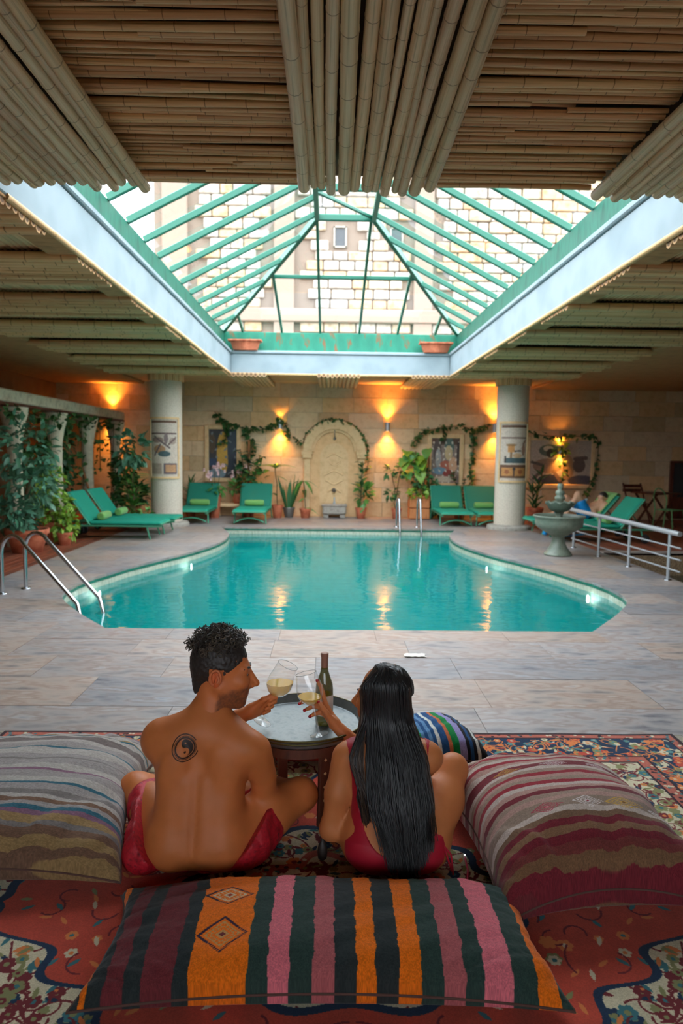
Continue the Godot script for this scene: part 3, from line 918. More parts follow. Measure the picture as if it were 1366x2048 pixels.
# ---------------------------------------------------------------- sconces
func sconces() -> void:
	for q in [[-1.35, 2.12, "wall sconce glowing up and down left of the arched niche", 1.0], [1.13, 2.1, "wall sconce glowing up and down right of the arched niche", 1.0], [3.62, 2.1, "wall sconce shining out from behind the right column", 1.0], [-5.2, 2.32, "wall sconce lighting the corner above the stone pergola beam", 1.0], [5.17, 1.62, "wall sconce tucked in leaves over the wide hunting mosaic", 0.6]]:
		var t := thing("wall_sconce", q[2], "lamp", P(q[0], q[1], 15.88), 0.0, "up and down sconces on the back wall")
		var m := MB.new()
		m.lathe([Vector2(0.04, -0.1), Vector2(0.055, -0.1), Vector2(0.055, 0.1), Vector2(0.04, 0.1), Vector2(0.04, 0.07)], 18, Vector3.ZERO, Basis(), true)
		obj("tube", m, M.satin_steel, t)
		var b := MB.new()
		b.box(Vector3(0, 0, -0.07), Vector3(0.05, 0.08, 0.05), 0.004)
		obj("bracket", b, M.satin_steel, t)
		for s in [-1.0, 1.0]:
			var g := MB.new()
			g.lathe([Vector2(0.0, -0.012), Vector2(0.038, -0.012), Vector2(0.038, 0.012), Vector2(0.0, 0.012)], 14, Vector3(0, s * 0.085, 0), Basis(), true)
			obj("bulb", g, M.lamp_glow, t)
			var l := SpotLight3D.new()
			l.name = "sconce_beam"
			l.light_color = Color(1.0, 0.66, 0.26)
			l.light_energy = 0.42 * q[3]
			l.light_size = 0.035
			l.spot_angle = 50.0
			l.spot_angle_attenuation = 1.0
			l.spot_range = 14.0
			l.spot_attenuation = 2.0
			l.shadow_enabled = true
			t.add_child(l, true)
			l.position = Vector3(0, s * 0.104, 0)
			l.rotation.x = PI / 2 * s

# ---------------------------------------------------------------- arched niche with a wall fountain
func niche() -> void:
	var t := thing("arched_niche", "carved sandstone arched niche with wall fountain in the back wall", "niche", P(-0.09, 0, 15.98))
	var arc := func(r: float, cy: float, n: int) -> Array:
		var q := []
		for i in n + 1:
			var a := PI * i / n
			q.append(Vector2(cos(a) * r, cy + sin(a) * r))
		return q
	var solid := func(outer: Array, z0: float, z1: float, m: MB) -> void:
		var poly := PackedVector2Array(outer)
		var id := Geometry2D.triangulate_polygon(poly)
		var s := m.v.size()
		for p in poly: m.vert(Vector3(p.x, p.y, z1), Vector3(0, 0, 1), p)
		for i in range(0, id.size(), 3):
			var A := poly[id[i]]; var B := poly[id[i + 1]]; var C := poly[id[i + 2]]
			if (B - A).cross(C - A) > 0: m.tri(s + id[i], s + id[i + 1], s + id[i + 2])
			else: m.tri(s + id[i], s + id[i + 2], s + id[i + 1])
		for i in poly.size():
			var A := poly[i]; var B := poly[(i + 1) % poly.size()]
			m.face([Vector3(A.x, A.y, z1), Vector3(A.x, A.y, z0), Vector3(B.x, B.y, z0), Vector3(B.x, B.y, z1)])
	# back panel
	var back := MB.new()
	solid.call(arc.call(0.62, 1.52, 28) + [Vector2(-0.62, 0), Vector2(0.62, 0)], 0.0, 0.03, back)
	obj("back_panel", back, M.sandstone_2, t)
	# arch ring
	var ring := MB.new()
	var outer: Array = arc.call(0.72, 1.52, 32)
	var inner: Array = arc.call(0.52, 1.52, 32)
	inner.reverse()
	solid.call(outer + inner, 0.0, 0.16, ring)
	obj("arch_ring", ring, M.carved_stone, t)
	var r2 := MB.new()
	var o2: Array = arc.call(0.52, 1.52, 32); var i2: Array = arc.call(0.46, 1.52, 32); i2.reverse()
	solid.call(o2 + i2, 0.0, 0.1, r2)
	obj("arch_moulding", r2, M.carved_stone, t)
	for s in [-1.0, 1.0]:
		var p := MB.new()
		p.box(Vector3(s * 0.63, 0.7, 0.06), Vector3(0.15, 1.36, 0.12), 0.01)
		p.box(Vector3(s * 0.63, 0.05, 0.08), Vector3(0.2, 0.1, 0.17), 0.01)
		obj("pilaster", p, M.carved_stone, t)
		var c := MB.new()
		c.box(Vector3(s * 0.63, 1.4, 0.085), Vector3(0.22, 0.09, 0.18), 0.015)
		c.box(Vector3(s * 0.63, 1.48, 0.08), Vector3(0.26, 0.08, 0.2), 0.01)
		obj("capital", c, M.carved_stone, t)
	# carved inner panel and ornaments
	var ip := MB.new()
	solid.call(arc.call(0.33, 1.38, 22) + [Vector2(-0.33, 0.25), Vector2(0.33, 0.25)], 0.03, 0.06, ip)
	obj("carved_panel", ip, M.carved_stone, t)
	var orn := MB.new()
	for k in 5:
		var y: float = [1.42, 1.24, 1.02, 0.8, 0.62][k]
		var w: float = [0.2, 0.16, 0.22, 0.2, 0.16][k]
		var path := []
		for i in 13:
			var u := i / 12.0 * 2.0 - 1.0
			path.append(Vector3(u * w, y + cos(u * 3.0) * 0.045 * (1 if k % 2 == 0 else -1), 0.062))
		orn.tube(path, 0.018, 6, true)
	obj("carved_swag", orn, M.carved_stone, t)
	var sp := MB.new()
	sp.tube([Vector3(0, 0.62, 0.05), Vector3(0, 0.64, 0.12), Vector3(0, 0.6, 0.18)], [0.022, 0.02, 0.016], 8)
	sp.lathe([Vector2(0, -0.05), Vector2(0.05, -0.03), Vector2(0.05, 0.03), Vector2(0, 0.05)], 10, Vector3(0, 0.62, 0.07), Basis(Vector3.RIGHT, PI / 2))
	obj("spout", sp, M.grey_metal, t)
	var ch := MB.new()
	ch.tube([Vector3(0, 2.02, 0.1), Vector3(0.005, 1.86, 0.1)], 0.008, 5)
	ch.lathe([Vector2(0.0, 1.78), Vector2(0.03, 1.8), Vector2(0.025, 1.84), Vector2(0.0, 1.87)], 8, Vector3(0.005, 0, 0.1))
	obj("hanging_lamp", ch, M.grey_metal, t)
	var b := thing("stone_basin", "grey stone trough basin on the floor under the niche", "basin", P(-0.08, 0, 15.7))
	var m := MB.new()
	m.box(Vector3(0, 0.19, 0), Vector3(0.54, 0.22, 0.3), 0.03)
	obj("trough", m, M.grey_stone, b)
	var fr := MB.new()
	fr.box(Vector3(0, 0.29, 0), Vector3(0.58, 0.045, 0.34), 0.012)
	obj("rim", fr, M.grey_stone, b)
	for s in [-1.0, 1.0]:
		var f := MB.new()
		f.box(Vector3(s * 0.19, 0.04, 0), Vector3(0.12, 0.08, 0.24), 0.01)
		obj("foot", f, M.grey_stone, b)
	var w := MB.new()
	w.lathe([Vector2(0.05, 0.31), Vector2(0.03, 0.33), Vector2(0.015, 0.4), Vector2(0.02, 0.46), Vector2(0.0, 0.48)], 10)
	obj("marble_finial", w, M.white_paint, b)

# ---------------------------------------------------------------- sun loungers
func lounger(at: Vector3, turn: float, label: String, arched: bool, ang := 55.0) -> Node3D:
	var t := thing("sun_lounger", label, "lounger", at, turn, "green sun loungers around the pool")
	var L := 1.84; var hx := 0.66; var y := 0.25; var W := 0.31
	for s in [-1.0, 1.0]:
		var r := MB.new()
		r.tube([Vector3(0.05, y - 0.02, s * W), Vector3(L, y - 0.02, s * W)], 0.018, 8)
		obj("side_rail", r, M.lounger_frame, t)
		for x in [0.3, 1.6]:
			var l := MB.new()
			l.tube([Vector3(x, y - 0.02, s * W), Vector3(x + (0.06 if x > 1 else -0.06), 0.012, s * (W + 0.02))], 0.014, 7)
			obj("leg", l, M.lounger_frame, t)
	if arched:
		var a := MB.new()
		var path := []
		for i in 11:
			var u := i / 10.0 * 2.0 - 1.0
			path.append(Vector3(1.72, 0.04 + 0.09 * (1 - u * u), u * W * 0.95))
		a.tube(path, 0.016, 7)
		obj("foot_arch", a, M.lounger_frame, t)
	else:
		for s in [-1.0, 1.0]:
			var w := MB.new()
			w.lathe([Vector2(0, -0.02), Vector2(0.07, -0.02), Vector2(0.08, 0), Vector2(0.07, 0.02), Vector2(0, 0.02)], 16, Vector3(0.24, 0.08, s * (W + 0.05)), Basis(Vector3.RIGHT, PI / 2), true)
			obj("wheel", w, M.black_rubber, t)
	var pad := MB.new()
	pad_shape(pad, L - hx, 2 * W + 0.06, 0.06)
	var o := obj("seat_pad", pad, M.lounger_pad, t, Vector3(hx + (L - hx) / 2, y + 0.03, 0))
	var bp := MB.new()
	pad_shape(bp, 0.62, 2 * W + 0.06, 0.06)
	var dir := Vector3(-cos(deg_to_rad(ang)), sin(deg_to_rad(ang)), 0)
	var bo := obj("backrest_pad", bp, M.lounger_sling if arched else M.lounger_pad, t, Vector3(hx, y + 0.03, 0) + dir * 0.31)
	bo.rotation.z = -deg_to_rad(ang)
	var bf := MB.new()
	for s in [-1.0, 1.0]:
		bf.tube([Vector3(hx, y + 0.0, s * (W + 0.03)), Vector3(hx, y + 0.0, s * (W + 0.03)) + dir * 0.64], 0.016, 7)
	bf.tube([Vector3(hx, y, -W - 0.03) + dir * 0.64, Vector3(hx, y, W + 0.03) + dir * 0.64], 0.016, 7)
	bf.tube([Vector3(hx, y, -W - 0.03), Vector3(hx, y, W + 0.03)], 0.014, 7)
	obj("backrest_frame", bf, M.lounger_frame, t)
	var fb := MB.new()
	fb.tube([Vector3(L, y + 0.015, -W - 0.03), Vector3(L, y + 0.015, W + 0.03)], 0.018, 7)
	obj("foot_bar", fb, M.lounger_frame, t)
	var st := MB.new()
	st.tube([Vector3(hx, y, 0) + dir * 0.4, Vector3(0.12, y - 0.02, 0)], 0.012, 6)
	st.tube([Vector3(0.12, y - 0.02, -W), Vector3(0.12, y - 0.02, W)], 0.012, 6)
	obj("prop", st, M.lounger_frame, t)
	return t

func pad_shape(m: MB, l: float, w: float, h: float) -> void:
	m.box(Vector3.ZERO, Vector3(l, h, w), 0.022)

func rolled_towel(at: Vector3, turn: float, label: String) -> void:
	var t := thing("rolled_towel", label, "towel", at, turn, "rolled green towels on the loungers")
	var m := MB.new()
	var prof := [Vector2(0.0, -0.2), Vector2(0.05, -0.205), Vector2(0.066, -0.19), Vector2(0.07, -0.1), Vector2(0.068, 0.0), Vector2(0.071, 0.1), Vector2(0.066, 0.19), Vector2(0.05, 0.205), Vector2(0.0, 0.2)]
	m.lathe(prof, 14, Vector3(0, 0.068, 0), Basis(Vector3.RIGHT, PI / 2))
	obj("roll", m, M.towel, t)
	for s in [-1.0, 1.0]:
		var e := MB.new()
		var path := []
		for i in 22:
			var a := i * 0.75
			path.append(Vector3(cos(a) * (0.012 + i * 0.0021), 0.068 + sin(a) * (0.012 + i * 0.0021), s * 0.203))
		e.tube(path, 0.006, 4)
		obj("rolled_edge", e, M.towel, t)

func furniture() -> void:
	mat("lounger_frame", S(70, 150, 116), 0.5, 0.1)
	var weave := noise_tex(101, 0.2, [S(0, 104, 84), S(8, 130, 106)], 2, 128)
	tex_mat("lounger_sling", weave, Vector3(3, 3, 3), 0.7)
	tex_mat("lounger_pad", weave, Vector3(3, 3, 3), 0.75, Color(1.15, 1.2, 1.2))
	mat("black_rubber", S(36, 36, 38), 0.7)
	var tw := tex_mat("towel", noise_tex(103, 0.2, [S(96, 150, 76), S(136, 186, 104)], 2, 128), Vector3(4, 4, 4), 0.95)
	tw.rim_enabled = true; tw.rim = 0.3
	var q := [[-3.02, "green sun lounger with towel roll, beside the left column at the back"], [-1.83, "green sun lounger with towel roll, between flower pots and the palm"], [2.44, "green sun lounger with towel roll, under the figure mosaic"], [3.2, "green sun lounger with towel, half hidden behind the right column"]]
	for e in q:
		lounger(P(e[0], 0, 15.75), -PI / 2, e[1], true, 54.0)
		rolled_towel(P(e[0], 0.312, 15.75 - 0.82), PI / 2, e[1].replace("green sun lounger with towel roll", "rolled light green towel on lounger").replace("green sun lounger with towel", "rolled light green towel on lounger"))
	lounger(P(-4.84, 0, 11.72), 0.0, "teal padded lounger on wheels on the left deck, nearer of the pair", false, 56.0)
	lounger(P(-4.8, 0, 12.54), 0.0, "teal padded lounger on wheels on the left deck, farther of the pair", false, 56.0)
	rolled_towel(P(-4.04, 0.312, 11.72), 0.0, "rolled light green towel on the nearer left lounger")
	rolled_towel(P(-4.0, 0.312, 12.54), 0.0, "rolled light green towel on the farther left lounger")
	lounger(P(5.49, 0, 11.95), PI, "empty teal padded lounger behind the handrail on the right deck", false, 52.0)
	rolled_towel(P(4.68, 0.312, 11.95), 0.0, "rolled light green towel on the empty right lounger")
	lounger(P(5.45, 0, 12.95), PI, "teal padded lounger under the reading man on the right deck", false, 50.0)
	# towel over the man's backrest
	var td := thing("draped_towel", "light green towel draped over the reading man's backrest", "towel", P(5.45, 0, 12.95), PI)
	var tm := MB.new()
	var pts := PackedVector3Array()
	var dir := Vector3(-cos(deg_to_rad(50)), sin(deg_to_rad(50)), 0); var nn := Vector3(dir.y, -dir.x, 0)
	for j in 9:
		var zz := -0.34 + 0.68 * j / 8.0
		for i in 12:
			var u := i / 11.0
			var p: Vector3
			if u < 0.6: p = Vector3(0.66, 0.28, 0) + dir * (0.1 + 0.54 * u / 0.6) + nn * 0.047
			elif u < 0.8:
				var a := (u - 0.6) / 0.2 * PI
				p = Vector3(0.66, 0.28, 0) + dir * (0.64 + 0.03 * sin(a)) + nn * 0.047 * cos(a)
			else: p = Vector3(0.66, 0.28, 0) + dir * (0.64 - 0.3 * (u - 0.8) / 0.2) - nn * 0.05
			pts.append(p + Vector3(0, 0, zz))
	tm.grid(pts, 12, 9)
	obj("cloth", tm, M.towel, td)
	# garden table and chair on the right deck
	var tb := thing("folding_table", "dark red wooden folding table by the back wall on the right", "table", P(6.75, 0, 14.4), 0.3)
	for k in 6:
		var m := MB.new()
		m.box(Vector3(0, 0.72, -0.3 + k * 0.12), Vector3(0.72, 0.025, 0.1), 0.005)
		obj("slat", m, M.dark_wood, tb)
	for s in [-1.0, 1.0]:
		for e in [-1.0, 1.0]:
			var m := MB.new()
			m.bar(Vector3(s * 0.3, 0.705, e * 0.26), Vector3(-s * 0.3, 0.0, e * 0.27), 0.03, 0.045, 0.004)
			obj("leg", m, M.dark_wood, tb)
	var wc := thing("wooden_chair", "reddish wooden folding chair behind the dark table", "chair", P(6.75, 0, 15.25), 0.1)
	for k in 4:
		var m := MB.new()
		m.box(Vector3(0, 0.44, -0.16 + k * 0.11), Vector3(0.42, 0.02, 0.09), 0.004)
		obj("seat_slat", m, M.dark_wood, wc)
	for y in [0.72, 0.82]:
		var m := MB.new()
		m.box(Vector3(0, y, -0.26), Vector3(0.44, 0.07, 0.02), 0.004)
		obj("back_slat", m, M.dark_wood, wc)
	for s in [-1.0, 1.0]:
		var m := MB.new()
		m.bar(Vector3(s * 0.21, 0.88, -0.28), Vector3(s * 0.21, 0.0, 0.2), 0.03, 0.03, 0.004)
		obj("leg", m, M.dark_wood, wc)
		var m2 := MB.new()
		m2.bar(Vector3(s * 0.18, 0.44, 0.18), Vector3(s * 0.18, 0.0, -0.24), 0.03, 0.03, 0.004)
		obj("leg", m2, M.dark_wood, wc)
	mat("chair_green", S(96, 150, 92), 0.5)
	var gc := thing("metal_chair", "light green metal bistro chair with open round back", "chair", P(6.55, 0, 13.4), 0.5)
	var hoop := []
	for i in 15:
		var a := PI * i / 14.0
		hoop.append(Vector3(cos(a) * 0.2, 0.62 + sin(a) * 0.24, -0.2 - sin(a) * 0.06))
	hoop.push_front(Vector3(0.17, 0.0, -0.24)); hoop.push_back(Vector3(-0.17, 0.0, -0.24))
	hoop.insert(1, Vector3(0.17, 0.44, -0.19)); hoop.insert(hoop.size() - 1, Vector3(-0.17, 0.44, -0.19))
	var hm := MB.new(); hm.tube(hoop, 0.012, 6)
	obj("back_hoop", hm, M.chair_green, gc)
	for k in 5:
		var m := MB.new()
		m.box(Vector3(0, 0.445, -0.16 + k * 0.085), Vector3(0.38, 0.015, 0.06), 0.003)
		obj("seat_slat", m, M.chair_green, gc)
	for s in [-1.0, 1.0]:
		var m := MB.new()
		m.tube([Vector3(s * 0.18, 0.44, 0.18), Vector3(s * 0.2, 0.0, 0.24)], 0.012, 6)
		obj("leg", m, M.chair_green, gc)
	var dw := MB.new()
	dw.box(P(8.25, 0.72, 15.95), Vector3(0.9, 1.36, 0.06), 0.01)
	var door := struct("window_1", dw, M.dark_wood, "dark low glazed opening at the right end of the back wall", "window")
	for k in 2:
		var m := MB.new()
		m.box(P(8.05 + 0.4 * k, 0.95, 15.915), Vector3(0.34, 0.8, 0.015), 0.0)
		obj("pane", m, M.dark_glass, door)

# ---------------------------------------------------------------- fountain, rails, ladders
func fountain_and_rails() -> void:
	var t := thing("tiered_fountain", "two tiered grey green stone fountain standing by the pool on the right", "fountain", P(3.26, 0, 10.15))
	var m := MB.new()
	m.lathe([Vector2(0.0, 0.0), Vector2(0.205, 0.0), Vector2(0.205, 0.02), Vector2(0.17, 0.06), Vector2(0.125, 0.13), Vector2(0.1, 0.2), Vector2(0.09, 0.25), Vector2(0.09, 0.29), Vector2(0.12, 0.31)], 32)
	obj("pedestal", m, M.fountain_bronze, t)
	var b := MB.new()
	b.lathe([Vector2(0.1, 0.29), Vector2(0.17, 0.33), Vector2(0.29, 0.4), Vector2(0.34, 0.44), Vector2(0.352, 0.5), Vector2(0.345, 0.55), Vector2(0.375, 0.575), Vector2(0.385, 0.59), Vector2(0.375, 0.602), Vector2(0.35, 0.598), Vector2(0.32, 0.52), Vector2(0.2, 0.45), Vector2(0.0, 0.43)], 40)
	obj("bowl", b, M.fountain_bronze, t)
	var w := MB.new()
	w.lathe([Vector2(0.335, 0.565), Vector2(0.0, 0.566)], 32)
	obj("water", w, M.green_water, t)
	var s := MB.new()
	s.lathe([Vector2(0.07, 0.44), Vector2(0.055, 0.52), Vector2(0.045, 0.6), Vector2(0.06, 0.64), Vector2(0.07, 0.66)], 20)
	obj("stem", s, M.fountain_bronze, t)
	# scalloped upper bowl
	var u := MB.new()
	var prof := [Vector2(0.05, 0.645), Vector2(0.1, 0.66), Vector2(0.15, 0.7), Vector2(0.175, 0.75), Vector2(0.2, 0.785), Vector2(0.21, 0.8), Vector2(0.195, 0.805), Vector2(0.165, 0.77), Vector2(0.1, 0.72), Vector2(0.0, 0.71)]
	u.lathe(prof, 48)
	for i in u.v.size():
		var p := u.v[i]
		var a := atan2(p.z, p.x)
		var k := smoothstep(0.1, 0.2, Vector2(p.x, p.z).length())
		u.v[i] = Vector3(p.x * (1 + 0.07 * k * cos(a * 10)), p.y - 0.012 * k * cos(a * 10), p.z * (1 + 0.07 * k * cos(a * 10)))
	obj("upper_bowl", u, M.fountain_bronze, t)
	var f := MB.new()
	f.lathe([Vector2(0.075, 0.74), Vector2(0.06, 0.78), Vector2(0.05, 0.82), Vector2(0.075, 0.84), Vector2(0.075, 0.88), Vector2(0.05, 0.9), Vector2(0.065, 0.92), Vector2(0.065, 0.96), Vector2(0.035, 0.98), Vector2(0.04, 1.0), Vector2(0.045, 1.04), Vector2(0.035, 1.075), Vector2(0.0, 1.08)], 20)
	obj("finial", f, M.fountain_bronze, t)
	# handrail
	var h := thing("handrail", "low stainless steel handrail with three bars beside the sunken pool", "railing")
	var posts := [[3.8, 11.0, 0.3], [3.83, 10.04, 0.59], [3.89, 9.14, 0.58], [3.945, 8.16, 0.57]]
	for p in posts:
		var q := MB.new()
		q.tube([P(p[0], 0.0, p[1]), P(p[0], p[2], p[1])], 0.02, 10)
		var po := obj("post", q, M.satin_steel, h)
		var fl := MB.new()
		fl.lathe([Vector2(0.045, 0.0), Vector2(0.045, 0.008), Vector2(0.022, 0.012)], 14, P(p[0], 0, p[1]))
		obj("foot_plate", fl, M.steel, po)
	var top := MB.new()
	top.tube([P(3.735, 0.625, 11.05), P(3.96, 0.585, 7.95)], 0.032, 14)
	obj("top_rail", top, M.satin_steel, h)
	for y in [0.14, 0.28, 0.42]:
		var r := MB.new()
		r.tube([P(3.8, y, 11.1), P(3.955, y, 7.9)], 0.011, 8)
		obj("cross_bar", r, M.satin_steel, h)
	# ladders
	for q in [[P(-3.56, 0, 7.02), P(-2.6, 0, 6.5), "stainless steel pool ladder rails arching at the near left pool edge", Vector3(0.12, 0, -0.28)], [P(1.18, 0, 13.85), P(1.2, 0, 13.35), "stainless steel pool ladder rails at the far pool edge", Vector3(0.42, 0, 0.0)]]:
		var l := thing("pool_ladder", q[2], "ladder", Vector3.ZERO, 0.0, "stainless steel pool ladders")
		var A: Vector3 = q[0]; var B: Vector3 = q[1]
		for k in 2:
			var off: Vector3 = q[3] * k
			var path := [A + off]
			var hgt := 0.62
			path.append(A + off + Vector3(0, hgt - 0.22, 0))
			for i in 9:
				var a := PI * i / 8.0 * (0.78)
				var rr := 0.2
				var along := (B - A).normalized()
				path.append(A + off + Vector3(0, hgt - 0.2, 0) + along * (rr * (1 - cos(a))) + Vector3(0, sin(a) * rr, 0))
			path.append(B + off + Vector3(0, 0.02, 0)); path.append(B + off + (B - A).normalized() * 0.1 + Vector3(0, -0.3, 0))
			path.append(B + off + (B - A).normalized() * 0.08 + Vector3(0, -0.8, 0))
			var rt := MB.new()
			rt.tube(path, 0.021, 10)
			obj("rail_tube", rt, M.steel, l)
			var fm := MB.new()
			fm.lathe([Vector2(0.05, 0), Vector2(0.05, 0.012), Vector2(0.024, 0.018)], 14, A + off)
			obj("floor_flange", fm, M.steel, l)
	# swim fins by the right column
	mat("fin_blue", S(0, 136, 200), 0.5)
	for e in [[P(3.8, 0, 12.85), 1.15, "bright blue swim fin leaning on the right column", -0.75], [P(4.05, 0, 12.3), 0.12, "bright blue swim fin lying on the floor by the column", 0.2]]:
		var fn := thing("swim_fin", e[2], "swim fin", e[0], e[3], "blue swim fins")
		var bl := MB.new()
		var pts := PackedVector3Array()
		var bs := Basis(Vector3(0, 0, 1), e[1])
		for side in [1.0, -1.0]:
			pts = PackedVector3Array()
			for j in 7:
				for i in 5:
					var uu := i / 4.0 * 2 - 1; var vv := j / 6.0
					pts.append(bs * Vector3(vv * 0.42, side * 0.009 * (1 - uu * uu) + 0.012, uu * lerpf(0.06, 0.1, vv)))
			bl.grid(pts, 5, 7, side < 0)
		obj("blade", bl, M.fin_blue, fn)
		var ft := MB.new()
		ft.tube([bs * Vector3(0.05, 0.02, 0), bs * Vector3(-0.05, 0.04, 0), bs * Vector3(-0.16, 0.035, 0)], [0.045, 0.055, 0.04], 10)
		obj("foot_pocket", ft, M.fin_blue, fn)
		if e[1] > 1: fn.position = P(3.86, 0.17, 12.42)

# ---------------------------------------------------------------- left pergola
func pergola() -> void:
	var t := thing("stone_pergola", "rough stone pergola beam on tapering pillars along the left deck", "pergola")
	var b := MB.new()
	b.box(P(-5.0, 2.27, 11.9), Vector3(0.24, 0.19, 7.8), 0.02)
	obj("beam", b, M.pergola_stone, t)
	var u := MB.new()
	u.box(P(-5.0, 2.15, 11.9), Vector3(0.26, 0.05, 7.7), 0.01)
	obj("soffit_board", u, M.dark_wood, t)
	for d in [9.0, 10.55, 12.12, 13.7, 15.45]:
		var p := MB.new()
		p.lathe([Vector2(0.15, 0.0), Vector2(0.15, 0.1), Vector2(0.115, 0.14), Vector2(0.105, 1.2), Vector2(0.11, 1.6), Vector2(0.15, 1.84), Vector2(0.2, 2.03), Vector2(0.21, 2.125)], 14, P(-5.0, 0, d), Basis().scaled(Vector3(1, 1, 1)))
		obj("pillar", p, M.pergola_stone, t)
# ---------------------------------------------------------------- leaves and plants
var leaf_cache := {}

# one leaf along +z from the origin, face up
func leaf_into(mb: MB, xf: Transform3D, l: float, w: float, kind: String, droop: float, c: Color) -> void:
	var n := 6
	mb.col = c
	var rows := []
	for i in n + 1:
		var u := i / float(n)
		var half := 0.0
		match kind:
			"oval": half = sin(PI * pow(u, 0.85)) * 0.5
			"heart": half = sin(PI * pow(minf(u * 0.97 + 0.03, 1.0), 0.55)) * 0.52
			"sword": half = (0.5 if u < 0.6 else 0.5 * (1.0 - u) / 0.4) * (0.55 + 0.45 * minf(u * 2.5, 1.0))
			"strap": half = sin(PI * (0.12 + 0.88 * pow(u, 0.7))) * 0.5
		half *= w
		var z := l * u
		var y := -droop * l * u * u
		var lift := half * 0.28
		rows.append([xf * Vector3(-half, y + lift, z), xf * Vector3(0, y, z), xf * Vector3(half, y + lift, z)])
	var s := mb.v.size()
	for i in n + 1:
		var t: Vector3 = (rows[min(i + 1, n)][1] - rows[max(i - 1, 0)][1]).normalized()
		for k in 3:
			var side: Vector3 = (rows[i][2] - rows[i][0])
			side = side.normalized() if side.length() > 0.0001 else xf.basis.x.normalized()
			var nn := t.cross(side).normalized()
			mb.vert(rows[i][k], (nn + side * (k - 1) * -0.25).normalized(), Vector2(k * 0.5, float(i) / n))
	for i in n:
		for k in 2:
			var a := s + i * 3 + k
			mb.tri(a, a + 3, a + 4)
			mb.tri(a, a + 4, a + 1)

func leaf_mesh(kind: String, l: float, w: float, droop: float, v: int) -> ArrayMesh:
	var key := "%s%.2f%.2f%.2f%d" % [kind, l, w, droop, v]
	if not leaf_cache.has(key):
		var mb := MB.new()
		mb.tinted = true
		leaf_into(mb, Transform3D(), l, w, kind, droop, [Color(1, 1, 1), Color(0.8, 0.85, 0.8), Color(1.15, 1.2, 0.8)][v % 3])
		leaf_cache[key] = mb.mesh()
	return leaf_cache[key]

func aim(dir: Vector3, roll := 0.0) -> Basis:
	var z := dir.normalized()
	var x := Vector3.UP.cross(z)
	if x.length() < 0.05: x = Vector3.RIGHT
	x = x.normalized()
	return Basis(x, z.cross(x), z).rotated(z, roll)

func pot_into(t: Node3D, r: float, h: float, m: Material = null) -> void:
	var mb := MB.new()
	mb.lathe([Vector2(0, 0), Vector2(r * 0.68, 0), Vector2(r * 0.92, h * 0.78), Vector2(r * 0.92, h * 0.8)], 20)
	var p := obj("pot", mb, m if m else M.terracotta, t)
	var rim := MB.new()
	rim.lathe([Vector2(r * 0.92, h * 0.78), Vector2(r, h * 0.8), Vector2(r * 1.02, h), Vector2(r * 0.92, h), Vector2(r * 0.9, h * 0.86)], 20)
	obj("rim", rim, m if m else M.terracotta, p)
	var s := MB.new()
	s.lathe([Vector2(r * 0.92, h * 0.87), Vector2(0, h * 0.9)], 20)
	obj("soil", s, M.soil, p)

# a plant whose large leaves are parts
func leafy(t: Node3D, y0: float, stems: Array, count: int, kind: String, l: float, w: float, droop: float, m: Material, spread := 0.9, up := 0.25) -> void:
	for s in stems:
		var mb := MB.new()
		mb.tube(s, 0.012, 6)
		obj("stem", mb, M.stem, t)
	for i in count:
		var s: Array = stems[i % stems.size()]
		var f := (0.25 + 0.75 * (i / float(count))) * (s.size() - 1)
		var k := mini(int(f), s.size() - 2)
		var p: Vector3 = s[k].lerp(s[k + 1], f - k)
		var a := i * 2.4 + rng.randf_range(-0.5, 0.5)
		var dir := Vector3(cos(a) * spread, up + rng.randf_range(-0.25, 0.35), sin(a) * spread)
		var o := obj("leaf", leaf_mesh(kind, l, w, droop, i), m, t)
		o.transform = Transform3D(aim(dir, rng.randf_range(-0.4, 0.4)).scaled(Vector3.ONE * rng.randf_range(0.7, 1.15)), p)

# a mass of small leaves in a box or along paths: nobody could count them
func foliage(t: Node3D, boxes: Array, per: int, l: float, w: float, kind: String, m: Material) -> void:
	var mb := MB.new()
	for b in boxes:
		var c: Vector3 = b[0]; var h: Vector3 = b[1]
		for i in per:
			var p := Vector3(rng.randf_range(-1, 1), rng.randf_range(-1, 1), rng.randf_range(-1, 1))
			if p.length() > 1.0: p = p.normalized() * rng.randf_range(0.6, 1.0)
			var dir := (p + Vector3(rng.randf_range(-0.8, 0.8), rng.randf_range(-0.9, 0.5), rng.randf_range(-0.8, 0.8)))
			var k := rng.randf_range(0.65, 1.2)
			var tn := rng.randf_range(0.7, 1.2)
			leaf_into(mb, Transform3D(aim(dir, rng.randf_range(-1, 1)).scaled(Vector3.ONE * k), c + p * h), l, w, kind, 0.25, Color(tn * rng.randf_range(0.85, 1.2), tn, tn * 0.85))
	mb.tinted = true
	tag(obj("foliage", mb, m, t), "", "", "", "stuff")

